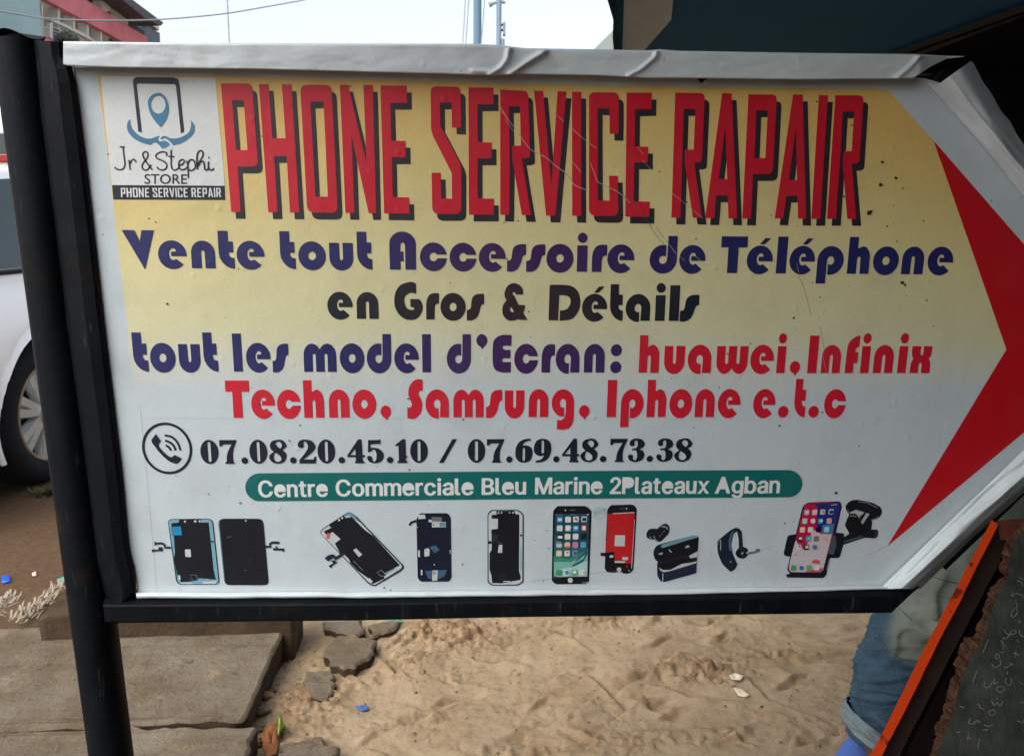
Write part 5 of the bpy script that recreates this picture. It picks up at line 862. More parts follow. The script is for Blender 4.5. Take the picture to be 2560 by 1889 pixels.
for px, py, rx, ry, w in ((1120, 1590, .17, .09, 1), (1500, 1560, .20, .07, .8), (1760, 1690, .13, .055, 1.2), (1930, 1645, .14, .03, .7), (990, 1650, .13, .05, .7), (760, 1760, .10, .16, .9), (1820, 1610, .07, .02, .6), (1400, 1600, .10, .02, .5), (2080, 1640, .12, .02, .6), (1600, 1850, .3, .04, .35), (1000, 1800, .12, .05, .4), (1350, 1870, .2, .03, .5), (1950, 1590, .05, .03, .5), (880, 1700, .1, .07, .5)):
    c = G(px, py); d = ((XX - c.x) / rx) ** 2 + ((YY - c.y) / ry) ** 2
    crust_shade = np.maximum(crust_shade, w * np.exp(-d * (1 + .5 * fbm(XX * 14, YY * 14, 2, 5))))
lump = np.clip(fbm(XX * 45, YY * 55, 4, 8), -.6, 1.2)
ZZ += crust_shade * (np.clip(ridg, -.2, 1) * .012 + lump * .010 + np.clip(fbm(XX * 90, YY * 100, 3, 28), -.4, .9) * .007)
ZZ += np.where(near, fbm(XX * 60, YY * 60, 3, 6) * .0010 + fbm(XX * 24, YY * 30, 2, 41) * .0016 + np.clip(.16 - np.abs(fbm(XX * 13 + .6 * YY, YY * 19, 4, 15)), 0, 1) * -.020 * np.clip(fbm(XX * 3, YY * 4, 2, 16) * 1.6 - .05, 0, 1), 0)
CRK_SHADE = np.clip(.10 - np.abs(fbm(XX * 13 + .6 * YY, YY * 19, 4, 15)), 0, 1) * 6 * np.clip(fbm(XX * 3, YY * 4, 2, 16) * 1.6 - .05, 0, 1) * near  # occlusion in the cracks, painted as a darker tone
CRUST_SHADE_COL = np.clip(CRK_SHADE + crust_shade * np.clip(.35 + lump * .9, 0, 1), 0, 1)
_r2 = random.Random(33); SCUFF = []
for _k in range(70):
    _x, _y = _r2.uniform(880, 2130), _r2.uniform(1555, 1885); _a = _r2.gauss(-.35, .5); _l = _r2.uniform(25, 95); _b = _r2.uniform(-.35, .35)
    SCUFF.append(([(_x, _y), (_x + _l * .5 * math.cos(_a), _y + _l * .5 * math.sin(_a) * .6 + _b * 14), (_x + _l * math.cos(_a), _y + _l * math.sin(_a) * .6)], _r2.uniform(.005, .011), _r2.choice([-1, 1]) * _r2.uniform(.004, .011)))
for pl, wd, h in tuple(SCUFF) + (([(1563,1728),(1620,1698),(1680,1665)], .012, .012), ([(1485,1705),(1550,1758)], .008, .01), ([(1560,1780),(1605,1757),(1640,1778)], .012, .014), ([(1655,1728),(1750,1754),(1830,1760)], .012, .014), ([(1440,1860),(1290,1830)], .012, .008), ([(950,1830),(1080,1790),(1190,1745)], .010, .012), ([(1600,1640),(1700,1610),(1790,1600)], .010, .008), ([(1280,1620),(1420,1580),(1560,1570)], .012, .012), ([(1600,1835),(1690,1825)], .01, .01), ([(1780,1680),(1880,1660),(1970,1655)], .008, .009), ([(1960,1770),(2060,1800)], .008, .008), ([(980,1700),(1080,1650),(1230,1610),(1300,1600)], .013, .02), ([(1150,1560),(1200,1590),(1130,1620)], .01, .016), ([(880,1600),(930,1640),(1010,1690)], .012, .015), ([(1880,1720),(1905,1745)], .01, .01), ([(1870,1560),(1900,1568),(1990,1560)], .008, .008)):
    ps = [G(*p) for p in pl]
    for p, q in zip(ps, ps[1:]):
        dx, dy = q.x - p.x, q.y - p.y; L2 = dx * dx + dy * dy
        t = np.clip(((XX - p.x) * dx + (YY - p.y) * dy) / L2, 0, 1)
        sd = ((XX - p.x) * dy - (YY - p.y) * dx) / math.sqrt(L2) + fbm(XX * 20, YY * 20, 2, 4) * .006
        dist = np.hypot(XX - p.x - dx * t, YY - p.y - dy * t)
        g = np.exp(-(dist / (wd * 2.2)) ** 2)
        ZZ += g * h * np.tanh(sd / (wd * .35)) * .6
        CRUST_SHADE_COL = np.maximum(CRUST_SHADE_COL, min(1, abs(h) * 75) * np.exp(-(dist / (wd * .6)) ** 2) * np.clip(.7 + fbm(XX * 40, YY * 40, 2, 12), 0, 1))  # dark line along each ridge: its shaded side painted in
ZZ = np.where(YY > 6, ZZ * .3, ZZ)
ny_, nx_ = XX.shape
mb = MB(); mb.v = list(zip(XX.ravel().tolist(), YY.ravel().tolist(), ZZ.ravel().tolist())); mb.mat(m_sand)
idx = np.arange(ny_ * nx_).reshape(ny_, nx_)
mb.f = np.stack([idx[:-1, :-1], idx[:-1, 1:], idx[1:, 1:], idx[1:, :-1]], -1).reshape(-1, 4).tolist(); mb.mi = [0] * len(mb.f); mb.sm = [True] * len(mb.f)
ground = tag(mb.build("ground"), kind="structure")
for nm, arr in (("crust_shade", CRUST_SHADE_COL), ("damp_bounce_cut", damp_bounce_cut)):
    a = ground.data.attributes.new(nm, 'FLOAT', 'POINT'); a.data.foreach_set('value', arr.ravel().astype(np.float32))
def gz(x, y):
    i = int(np.clip(np.searchsorted(gy, y), 1, ny_ - 1)); j = int(np.clip(np.searchsorted(gx, x), 1, nx_ - 1)); return float(ZZ[i, j])
# ---- concrete slabs
def slab_mat():
    t = NT("old_concrete")
    a = t.noise(9, 5, .6); b = t.noise(70, 5, .65); s = t.noise(5, 5, .7); c = t.noise(420, 2, .6)
    col = t.mix(t.rng(a, .3, .7), lin((102, 90, 74)), lin((122, 112, 96)))
    col = t.mix(t.rng(s, .46, .62, 0, .6), col, lin((92, 76, 58)))
    e_ = t.noise(26, 6, .75); col = t.mix(t.rng(e_, .56, .66, 0, .75), col, lin((74, 64, 54))); f_ = t.noise(11, 6, .7); col = t.mix(t.rng(f_, .58, .7, 0, .6), col, lin((150, 128, 98)))
    col = t.mix(t.rng(b, .55, .78, 0, .5), col, lin((78, 66, 54)))
    col = t.mix(t.rng(c, .6, .8, 0, .5), col, lin((146, 138, 122)))
    n = t.bump(c, .7, .004); n = t.bump(b, .6, .010, n); n = t.bump(e_, .4, .012, n); n = t.bump(a, .3, .03, n)
    return t.set(col, .92, .2, nrm=n)
m_slab = slab_mat(); m_slab_dark_shade = simple('dark_concrete_side_shade', (70, 58, 46), .95, .1, bump=(70, .5, .008), var=.3, vs=12)
def slab(name, px, ztop, zbot, label, cat, group, jag=.008, m=m_slab, seed=0, n=110, bev=.004):
    w = [G(x, y, ztop) for x, y in px]; w.append(w[0])
    r = resample([(p.x, p.y) for p in w], n + 1)[:-1]
    rr_ = np.array([(fbm(i * .22 + seed, 2.2 + seed, 4, seed)) + .35 * fbm(i * 1.3 + seed, 1.2, 2, seed + 1) for i in range(n)])
    c = r.mean(0); out = []
    for q, k in zip(r, rr_): d = (q - c) / (np.linalg.norm(q - c) + 1e-6); out.append(q + d * k * jag)
    top = []; 
    ring = lambda s, z: [Vector((q[0] - (q - c)[0] / np.linalg.norm(q - c) * s, q[1] - (q - c)[1] / np.linalg.norm(q - c) * s, z + float(fbm(q[0] * 25, q[1] * 25, 2, seed)) * .003)) for q in out]
    mb = MB(); a0, a1, a2, a3 = ring(bev * 1.6, ztop), ring(bev * .3, ztop - bev * .7), ring(-.002, ztop - bev * 2.2), ring(.004, zbot)
    mid = ring(.004, (ztop + zbot) / 2)
    # top with inner relief
    tri = tess([[(p.x * 1000, p.y * 1000) for p in a0]])
    mb.add(a0, [t if (a0[t[1]] - a0[t[0]]).cross(a0[t[2]] - a0[t[0]]).z > 0 else t[::-1] for t in tri], m)
    area = sum(a0[i].x * a0[(i + 1) % n].y - a0[(i + 1) % n].x * a0[i].y for i in range(n))
    mb.grid([a0, a1, a2], m, True, closed=True, flip=(area > 0)); mb.grid([a2, mid, a3], m_slab_dark_shade, True, closed=True, flip=(area > 0))  # side walls darker: shade of the gaps painted into their colour
    o = mb.build(name); return tag(o, label, cat, group)
SG = "concrete slabs of the broken footpath"
slab("concrete_slab", [(-260,1835),(-60,1832),(60,1818),(326,1804),(470,1798),(612,1795),(660,1680),(715,1553),(500,1560),(180,1567),(40,1569),(-160,1575)], .085, -.12, "largest grey concrete slab, between the dark step and the gap at its front", "concrete slab", SG, .004, seed=3)
slab("concrete_slab", [(-260,1844),(-60,1832),(150,1822),(326,1813),(400,1817),(470,1816),(520,1821),(560,1816),(600,1820),(636,1819),(625,1850),(612,1890),(560,2060),(-260,2060)], .079, -.12, "front concrete slab with a jagged broken edge, at the bottom of the photo", "concrete slab", SG, .006, seed=9, n=200)
slab("concrete_slab", [(96,1541),(240,1536),(500,1531),(735,1522),(760,1462),(420,1470),(160,1474)], .155, -.1, "raised concrete slab forming the dark step behind the black post", "concrete slab", SG, .004, m=m_slab_dark_shade, seed=14)
BG_ = "broken concrete pieces in the sand"
slab("concrete_rubble", [(820,1600),(838,1583),(905,1588),(940,1600),(925,1640),(880,1662),(828,1655),(815,1630)], .035, -.05, "flat grey concrete chunk half sunk in the sand under the sign", "rubble", BG_, .012, seed=21, n=50)
slab("concrete_rubble", [(806,1552),(900,1548),(912,1572),(900,1583),(850,1578),(812,1566)], .03, -.05, "flat concrete piece against the sign's lower tube, left of the crack", "rubble", BG_, .008, seed=25, n=50)
slab("concrete_rubble", [(922,1562),(955,1552),(1000,1550),(985,1572),(935,1585)], .025, -.05, "small concrete piece just right of the crack, beside the green scrap", "rubble", BG_, .008, seed=29, n=40)
slab("concrete_rubble", [(705,1850),(760,1843),(820,1846),(836,1870),(815,1930),(720,1930),(690,1890)], .03, -.05, "flat concrete piece beside the orange leaf at the bottom", "rubble", BG_, .012, seed=33, n=50)
slab("concrete_rubble", [(770,1672),(815,1668),(835,1700),(820,1745),(780,1735),(765,1700)], .022, -.05, "grey concrete piece sunk between slab edge and crusted sand", "rubble", BG_, .012, seed=37, n=44)
def stone(px, py, r, label, seed, m=m_slab, flatk=.7, grp="stones along the slab edge", cat="stone"):
    c = G(px, py); bm = bmesh.new(); bmesh.ops.create_icosphere(bm, subdivisions=3, radius=1)
    for v in bm.verts:
        q = v.co; k = 1 + .35 * float(fbm(q.x * 1.4 + seed, q.y * 1.4 + q.z, 3, seed))
        k += .18 * float(fbm(q.x * 5 + seed, q.y * 5 + q.z * 3, 3, seed + 3)); v.co = Vector((q.x * r * k * 1.15, q.y * r * k, q.z * r * k * flatk))
    mb = MB(); mb.add([v.co + Vector((c.x, c.y, gz(c.x, c.y) + r * .25)) for v in bm.verts], [[v.index for v in f.verts] for f in bm.faces], m, True); bm.free()
    return tag(mb.build("stone"), label, cat, grp)
m_clod = simple("clod", (138, 110, 82), .95, .1, bump=(90, .5, .006), var=.25, vs=40)
for k, (x, y, r) in enumerate(((668,1755,.018),(655,1795,.019),(642,1835,.021),(640,1872,.022),(690,1735,.008),(745,1720,.009),(716,1640,.011),(1055,1690,.014),(1100,1610,.017),(1070,1580,.02),(1235,1600,.012),(1470,1570,.012),(1735,1700,.013),(1800,1720,.011),(1685,1705,.008),(1830,1730,.008))):
    grp = "stones along the slab edge" if k < 7 else "earth clods in the sand"
    lab = "small rough stone among the row crumbling from the slab edge" if k < 7 else "small rough earth clod lying in the trampled sand"
    stone(x, y, r * (.75 if k < 7 else .55), lab, k + 1, m_slab if k < 7 and k % 3 else m_clod, .7, grp, "stone" if k < 7 else "clod")
mb = MB(); rr = random.Random(21)
for i in range(520):
    x, y = rr.uniform(640, 2150), rr.uniform(1545, 1885)
    if i % 3 == 0: x, y = rr.gauss(720, 50), rr.uniform(1600, 1885)
    if i % 5 == 0: x, y = rr.gauss(1120, 130), rr.gauss(1595, 25)
    c = G(x, y); r = rr.choice([.0012, .0016, .002, .003, .0045]); z = gz(c.x, c.y)
    v = [Vector((c.x + r * sx * rr.uniform(.7, 1.4), c.y + r * sy * rr.uniform(.7, 1.4), z + r * rr.uniform(.0, .4))) for sx, sy in ((-1, -.4), (.2, -1), (1, .1), (.3, 1), (-.8, .7))] + [Vector((c.x, c.y, z + r * rr.uniform(.9, 1.4)))]
    mb.add(v, [(k, (k + 1) % 5, 5) for k in range(5)], (m_clod, m_slab, m_clod)[i % 3])
tag(mb.build("gravel"), "fine grit and gravel strewn over the sand", "gravel", None, "stuff")
# ---- litter
def scrap(name, px, z, m, label, cat, group=None, crumple=.003, seed=0):
    w = [G(x, y, z) for x, y in px]; c = sum(w, Vector()) / len(w); n = len(w)
    vs = [c + Vector((0, 0, crumple))]; fs = []
    R = 4
    for k in range(1, R + 1):
        for i, p in enumerate(w):
            q = c + (p - c) * k / R; q.z = max(gz(q.x, q.y), z if z > .05 else -1) + .004 + crumple * (1 + float(fbm(q.x * 70, q.y * 70, 2, seed))) * (1.3 - k / R); vs.append(q)
    for i in range(n):
        j = (i + 1) % n; fs.append((0, 1 + i, 1 + j))
        for k in range(1, R): fs.append((1 + (k - 1) * n + i, 1 + k * n + i, 1 + k * n + j, 1 + (k - 1) * n + j))
    mb = MB(); mb.add(vs, fs, m, True); o = mb.build(name)
    o.modifiers.new("thickness", 'SOLIDIFY').thickness = .0012
    return tag(o, label, cat, group)
LT = "scraps of litter on the ground"
m_grn = simple("green_plastic", (40, 150, 116), .35, .5); m_blu = simple("blue_plastic", (52, 96, 150), .4, .5); m_blu2 = simple("bright_blue_plastic", (24, 84, 190), .4, .5)
m_teal = simple("teal_plastic", (90, 150, 140), .5); m_pap = simple("paper", (206, 192, 168), .8, .2); m_leaf = simple("dry_leaf", (128, 78, 46), .7, .3, bump=(60, .4, .004), var=.4, vs=30); m_gleaf = simple("green_leaf", (110, 140, 40), .5, .4)
scrap("plastic_scrap", [(964,1552),(985,1550),(1006,1562),(1000,1570),(985,1568),(966,1565)], 0, m_grn, "crumpled green plastic scrap under the sign's lower tube", "litter", LT, .006, 1)
scrap("plastic_scrap", [(890,1772),(905,1766),(920,1768),(922,1778),(905,1784),(896,1780)], 0, m_blu, "small blue plastic scrap on the sand right of the slabs", "litter", LT, .003, 2)
scrap("plastic_scrap", [(1318,1541),(1332,1540),(1334,1547),(1320,1548)], 0, m_blu2, "tiny blue scrap peeping out just below the sign's lower tube", "litter", LT, .003, 3)
scrap("plastic_scrap", [(4,1447),(25,1444),(27,1458),(6,1461)], 0, m_blu2, "bright blue plastic scrap at the photo's left edge", "litter", LT, .006, 4)
scrap("plastic_scrap", [(142,1450),(160,1444),(165,1454),(146,1461)], 0, m_teal, "pale teal plastic scrap beside the black post", "litter", LT, .006, 5)
scrap("paper_scrap", [(1822,1707),(1836,1704),(1858,1712),(1850,1721),(1828,1718)], 0, m_pap, "upper crumpled white paper scrap in the dug sand", "litter", LT, .004, 6)
scrap("paper_scrap", [(1831,1736),(1852,1738),(1875,1752),(1860,1755),(1845,1750)], 0, m_pap, "lower flat white paper scrap in the dug sand", "litter", LT, .0015, 7)
scrap("paper_scrap", [(80,1438),(90,1434),(92,1442),(82,1444)], 0, m_pap, "tiny white paper scrap on brown earth near the blue scrap", "litter", LT, .003, 8)
scrap("dry_leaf", [(657,1890),(660,1850),(675,1838),(700,1830),(703,1850),(692,1905),(670,1915)], 0, m_leaf, "curled orange dry leaf beside the front slab", "leaf", None, .018, 9)
scrap("green_leaf", [(694,1862),(700,1842),(712,1826),(716,1836),(708,1852),(698,1874)], 0, m_gleaf, "narrow yellow-green leaf standing beside the dry leaf", "leaf", None, .035, 10)
m_straw = simple("straw", (150, 138, 120), .8, .2, var=.2, vs=60)
rr = random.Random(12); mb = MB()
for i in range(170):
    t = rr.random(); x = -20 + 175 * t + rr.gauss(0, 9); y = 1608 - 135 * t + rr.gauss(0, 7)
    a, b = G(x, y), G(x + rr.uniform(4, 34), y - rr.uniform(2, 24)); h = .09 if y > 1572 and x > 0 else .02
    h = max(gz(a.x, a.y), 0) + rr.uniform(.002, .012) + (.085 if y > 1565 else 0)
    s = Vector((b.y - a.y, -(b.x - a.x), 0)).normalized() * rr.uniform(.001, .0035)
    p0, p1 = Vector((a.x, a.y, h)), Vector((b.x, b.y, h + rr.uniform(-.004, .006))); pm = (p0 + p1) / 2 + Vector((0, 0, rr.uniform(0, .02)))
    mb.add([p0 - s, p0 + s, pm + s, pm - s, p1 + s * .4, p1 - s * .4], [(0, 1, 2, 3), (3, 2, 4, 5)], m_straw, True)
tag(mb.build("straw_strands"), "streak of pale dry straw strands trailing left of the black post", "straw", None, "stuff")
m_weed = simple("weed", (70, 72, 46), .7, .3, var=.3, vs=50)
mb = MB(); c = G(112, 1243)
for i in range(80):
    a = rr.uniform(0, 6.28); r = rr.uniform(0, .05); p = c + Vector((math.cos(a) * r * 1.3, math.sin(a) * r, gz(c.x, c.y))); d = Vector((math.cos(a), math.sin(a), 1.2)) * rr.uniform(.012, .03); s = Vector((-d.y, d.x, 0)).normalized() * .006
    mb.add([p - s, p + s, p + d * .6 + s, p + d], [(0, 1, 2), (0, 2, 3)], m_weed)
tag(mb.build("weed_tuft"), "low green weed tuft beside the car's wheel", "plant")

# ================================================================== white car, tail towards the viewer
m_car = NT("car_paint"); m_car.p.inputs['Coat Weight'].default_value = .5
m_car = m_car.set(lin((246, 248, 248)), .3, .5)
m_glass = simple("car_glass", (30, 52, 54), .08, .6); m_tyre = simple("tyre", (26, 28, 32), .85, .25, bump=(120, .3, .003), var=.25, vs=25)
m_rim = simple("alloy", (206, 210, 208), .35, .5, .6, var=.1); m_drk = simple("dark_trim", (16, 18, 20), .6, .3); m_tail = simple("tail_lamp", (150, 14, 18), .2, .5)
m_bar = simple("rim_edge", (150, 132, 112), .5)
wc = G(148, 1203); WR = .335
car = thing("parked_car", "white parked car seen behind the black post, one rear wheel showing", "car", (wc.x, wc.y, 0))
YAW = math.radians(-4); CR = Matrix.Rotation(YAW, 3, 'Z')
def cw(x, y, z): return CR @ Vector((x, y, 0)) + Vector((wc.x, wc.y, z))    # x outward to the viewer's right, y along the car
TOPY = [-.86, -.82, -.74, -.55, -.3, .3, 1.0, 1.6, 2.1, 2.65, 3.1, 3.35, 3.42]; TOPZ = [.55, .82, 1.02, 1.28, 1.43, 1.5, 1.5, 1.44, 1.2, .98, .9, .72, .5]
def sect(y, v):                                              # right side of the body, v 0 sill .. 1 roof middle
    top = float(np.interp(y, TOPY, TOPZ)); hw = float(np.interp(y, [-.86, -.7, -.3, 2.6, 3.2, 3.42], [-.16, -.06, 0, 0, -.08, -.25]))
    sh = min(.96, top - .04)
    if v < .55:
        u = v / .55; z = .2 + (sh - .2) * u; x = hw + .015 + .035 * math.sin(math.pi * min(1, u * 1.05)) - .05 * u ** 6
    elif v < .85:
        u = (v - .55) / .30; z = sh + (top - .06 - sh) * u; x = hw - .03 - .26 * u * min(1, (top - sh) / .5)
    else:
        u = (v - .85) / .15; z = top - .06 + .06 * math.sin(u * math.pi / 2); xs_ = hw - .03 - .26 * min(1, (top - sh) / .5); x = xs_ + (-.86 - xs_) * u
    return x, z
ys = np.linspace(-.86, 3.42, 210); vs_ = np.concatenate([np.linspace(0, .55, 46), np.linspace(.55, .85, 20)[1:], np.linspace(.85, 1, 8)[1:]])
mb = MB()
for side in (1, -1):
    pts = []
    for y in ys:
        row = []
        for v in vs_:
            x, z = sect(y, v); x = x if side == 1 else -1.72 - x
            yy = y
            for yc in (0, 2.55):
                d_ = math.hypot(y - yc, z - WR)
                if .36 < d_ < .425 and v < .56: yy = yc + (y - yc) * .39 / d_; z = WR + (z - WR) * .39 / d_
            row.append(cw(x, yy, z))
        pts.append(row)
    b = len(mb.v); i0 = mb.mat(m_car); mb.v += [tuple(p) for r in pts for p in r]; nj = len(vs_)
    for i in range(len(ys) - 1):
        for j in range(nj - 1):
            ym = (ys[i] + ys[i + 1]) / 2; zm = sect(ym, (vs_[j] + vs_[j + 1]) / 2)[1]
            if min(math.hypot(y_ - yc, sect(y_, v_)[1] - WR) for yc in (0, 2.55) for y_ in (ys[i], ys[i + 1]) for v_ in (vs_[j], vs_[j + 1])) < .36: continue
            q = (b + i * nj + j, b + (i + 1) * nj + j, b + (i + 1) * nj + j + 1, b + i * nj + j + 1)
            mb.f.append(q if side == 1 else q[::-1]); mb.mi.append(i0); mb.sm.append(True)
    for yy in (ys[0], ys[-1]):
        pass
mb.add([cw(-.02, -.84, .22), cw(-1.7, -.84, .22), cw(-1.7, -.83, .6), cw(-.02, -.83, .6)], [(0, 1, 2, 3)], m_car)
mb.box(cw(-.86, 1.28, .24), (1.55, 4.0, .06), m_drk, CR)
mb.build("body", car)
for y0 in (0, 2.55):
    mb = MB(); pth = [cw(.012, y0 + .392 * math.cos(a), WR + .392 * math.sin(a)) for a in np.linspace(-.35, math.pi + .35, 40)]
    mb.tube(pth, .012, m_car, 8); inner = [[cw(.0, y0 + .40 * math.cos(a), WR + .40 * math.sin(a)) for a in np.linspace(-.4, math.pi + .4, 30)], [cw(-.28, y0 + .40 * math.cos(a), WR + .40 * math.sin(a)) for a in np.linspace(-.4, math.pi + .4, 30)]]
    mb.grid(inner, m_drk); mb.build("wheel_arch", car)
def wheel(y0, xo):
    mb = MB(); prof = [(-.20, .205), (-.20, .30), (-.17, .328), (-.10, .335), (-.04, .330), (-.005, .305), (.006, .27), (.002, .235), (-.012, .222)]
    mb.grid([[cw(xo + px_, y0 + r * math.cos(a), WR + r * math.sin(a)) for a in np.linspace(0, 2 * math.pi, 72, endpoint=False)] for px_, r in prof], m_tyre, True, closed=True)
    o = mb.build("wheel", car)
    mb = MB(); mb.grid([[cw(xo + px_, y0 + r * math.cos(a), WR + r * math.sin(a)) for a in np.linspace(0, 2 * math.pi, 64, endpoint=False)] for px_, r in ((-.014, .226), (-.002, .222), (-.004, .212), (-.03, .205))], m_bar, True, closed=True)
    for k in range(14):
        a = (k // 2) * 2 * math.pi / 7 + .1 + (.15 if k % 2 else -.15); c_, s_ = math.cos(a), math.sin(a)
        f = lambda r, w, x: cw(xo + x, y0 + r * c_ - w * s_, WR + r * s_ + w * c_)
        vv = [f(.03, -.016, -.02), f(.03, .016, -.02), f(.212, .018, -.012), f(.212, -.018, -.012), f(.03, -.022, -.05), f(.03, .022, -.05), f(.212, .030, -.05), f(.212, -.030, -.05)]
        mb.add(vv, [(0, 1, 2, 3), (0, 4, 5, 1), (1, 5, 6, 2), (2, 6, 7, 3), (3, 7, 4, 0)], m_rim)
    mb.add([cw(xo - .06, y0 + .21 * math.cos(a), WR + .21 * math.sin(a)) for a in np.linspace(0, 2 * math.pi, 40, endpoint=False)], [tuple(range(40))], m_drk)
    mb.grid([[cw(xo + px_, y0 + r * math.cos(a), WR + r * math.sin(a)) for a in np.linspace(0, 2 * math.pi, 30, endpoint=False)] for px_, r in ((-.03, .055), (-.008, .05), (0, .03), (.002, .002))], m_rim, True, closed=True)
    mb.build("rim", o)
wheel(0, .0); wheel(2.55, .0)
for nm, ya, yb in (("window", -.42, .42), ("window", .50, 1.35), ("window", 1.42, 2.1)):
    mb = MB(); pts = []
    for y in np.linspace(ya, yb, 16):
        row = []
        for v in np.linspace(.575, .82, 8):
            x, z = sect(y, v); row.append(cw(x + .006, y, z))
        pts.append(row)
    mb.grid(pts, m_glass, True); fr = mb.build(nm, car)
    mb = MB(); rim_ = [cw(sect(y, .565)[0] + .01, y, sect(y, .565)[1]) for y in np.linspace(ya - .03, yb + .03, 16)]
    mb.tube(rim_, .011, m_drk, 6); mb.build("weather_strip", fr)
mb = MB(); mb.grid([[cw(x, y, z) for z in (.82, 1.0)] for x, y in ((-.06, -.72), (-.15, -.80), (-.32, -.84))], m_tail, True, flip=True); mb.build("tail_lamp", car)
mb = MB()
for pl in ([(.40, z) for z in np.linspace(.3, .95, 20)], [(-.39 - .38 * u, .60 + .03 * u) for u in np.linspace(0, 1, 12)]):
    pts = []
    for y, z in pl:
        v = .55 * (z - .2) / (min(.96, float(np.interp(y, TOPY, TOPZ)) - .04) - .2); x, z2 = sect(y, v); pts.append(cw(x + .001, y, z2))
    mb = MB(); mb.tube(pts, .004, m_drk, 6); mb.build("panel_gap", car)
# ---- van far behind the car
vc = G(-60, 830); vz = vc.y
van = thing("delivery_van", "white van with a red stripe, far behind the parked car", "van", (vc.x, vc.y, 0))
a = P(-160, 400, 0, vz); b = P(22, 262, 0, vz)
mb = MB(); mb.box(((a.x + b.x) / 2, vz + 1.2, (b.z + .4) / 2), (b.x - a.x, 2.4, b.z - .4), m_car, bev=.06); mb.build("body", van)
a1 = P(-160, 404, 0, vz); b1 = P(26, 386, 0, vz); mb = MB(); mb.box(((a1.x + b1.x) / 2, vz + 1.2, (a1.z + b1.z) / 2), (b1.x - a1.x, 2.46, b1.z - a1.z), m_tail, bev=.01); mb.build("stripe", van)
a1 = P(-160, 384, 0, vz); b1 = P(20, 332, 0, vz); mb = MB(); mb.box(((a1.x + b1.x) / 2, vz + 1.2, (a1.z + b1.z) / 2), (b1.x - a1.x, 2.43, b1.z - a1.z), m_glass, bev=.01); mb.build("window", van)
for sx in (.15, .85):
    mb = MB(); q = Vector((a.x + (b.x - a.x) * sx, vz + .1, .36)); mb.tube([q, q + Vector((0, .25, 0))], .36, m_tyre, 24); mb.build("wheel", van)
# ================================================================== buildings on the left
DIR = ray(1486, 562); DIR = Vector((DIR.x, DIR.y, 0)).normalized(); NRM = Vector((DIR.y, -DIR.x, 0))      # NRM points towards the street
r0 = ray(105, 60); FP = CAM + r0 * (14.0 / r0.y)
B3 = lambda p: (p[0] / 5.207, p[1] / 5.207)
def fpt(p, d): 
    q = B3(p); return HIT(q[0], q[1], FP + NRM * d, NRM)
def fac(mb, px, d0, d1, m):
    a = [fpt(p, d1) for p in px]; dv = NRM * (d1 - d0); mb.prism(a, [q - dv for q in a], m)
m_redw = simple("red_render", (226, 136, 142), .9, .15, var=.12, vs=3); m_cream = simple("cream_render", (206, 198, 178), .9, .15, var=.1, vs=2)
m_wht = simple("white_render", (222, 220, 212), .8, .2); m_dkw = simple("dark_opening", (96, 106, 112), .5, .3); m_roof = simple("roof_sheet", (104, 102, 110), .8, .2, var=.2, vs=6)
m_gre = NT("grey_blue_wall"); _w = m_gre.noise(3, 5, .6, stretch=(1, 1, 4)); m_gre = m_gre.set(m_gre.mix(_w, lin((88, 112, 120)), lin((116, 136, 142))), .85, .2)
m_rdk = simple("dark_red_cloth", (110, 20, 44), .8); m_bush = simple("grey_bush", (128, 138, 122), .9, .1, var=.3, vs=20)
bl_ = thing("apartment_building", "red and cream apartment building with white balcony railings, sloping away behind the sign", "building", (FP.x, FP.y, 0))
end = HIT(400, 80, FP, NRM); L_ = (end - FP).dot(DIR)
mb = MB(); lo = FP - DIR * 9; hi = FP + DIR * L_
zt = fpt((1880, 262), 0).z; base = [Vector((lo.x, lo.y, -.2)), Vector((hi.x, hi.y, -.2)), Vector((hi.x, hi.y, zt)), Vector((lo.x, lo.y, zt))]
base = [q - NRM * .9 for q in base]; mb.prism(base, [q - NRM * 7 for q in base], m_cream); mb.build("wall", bl_)
mb = MB(); fac(mb, [(200, -185), (600, 0), (1000, 215), (1450, 460), (1590, 540), (1800, 655), (1920, 655), (1912, 480), (1700, 362), (1520, 240), (1325, 122), (1190, 45), (900, -140), (400, -440)], -.12, 0, m_redw); mb.build("parapet", bl_)
mb = MB(); fac(mb, [(330, 395), (555, 470), (720, 545), (1100, 730), (1300, 900), (900, 900), (300, 700)], -.12, 0, m_redw); mb.build("parapet", bl_)
mb = MB(); fac(mb, [(1430, -60), (1480, -60), (1890, 262), (1905, 275), (1905, 300), (1890, 290)], -.9, .05, m_cream); mb.build("fascia", bl_)
mb = MB(); fac(mb, [(1420, -140), (1600, -80), (1720, -5), (2130, 300), (2095, 338), (1890, 238)], -.9, .35, m_roof); mb.build("roof", bl_)
for px in ([(755, 100), (780, 100), (785, 540), (758, 540)], [(955, 205), (975, 205), (985, 540), (960, 540)], [(1135, 300), (1155, 300), (1160, 560), (1140, 560)], [(1310, 385), (1328, 390), (1332, 580), (1312, 575)], [(1325, -20), (1445, -20), (1440, 150), (1330, 160)], [(1600, 150), (1668, 170), (1668, 330), (1600, 290)], [(540, 60), (556, 60), (570, 480), (552, 480)]):
    mb = MB(); fac(mb, px, -.25, -.06, m_wht); mb.build("column", bl_)
mb = MB()
fac(mb, [(645, 262), (690, 248), (1000, 405), (1270, 545), (1230, 545), (1000, 430), (700, 285)], -.12, -.02, m_wht)
fac(mb, [(648, 300), (690, 290), (690, 520), (648, 480)], -.10, -.03, m_wht)
for k in range(4): 
    y0 = 300 + k * 45; fac(mb, [(700, y0), (1100, y0 + 215), (1100, y0 + 222), (700, y0 + 12)], -.09, -.05, m_wht)
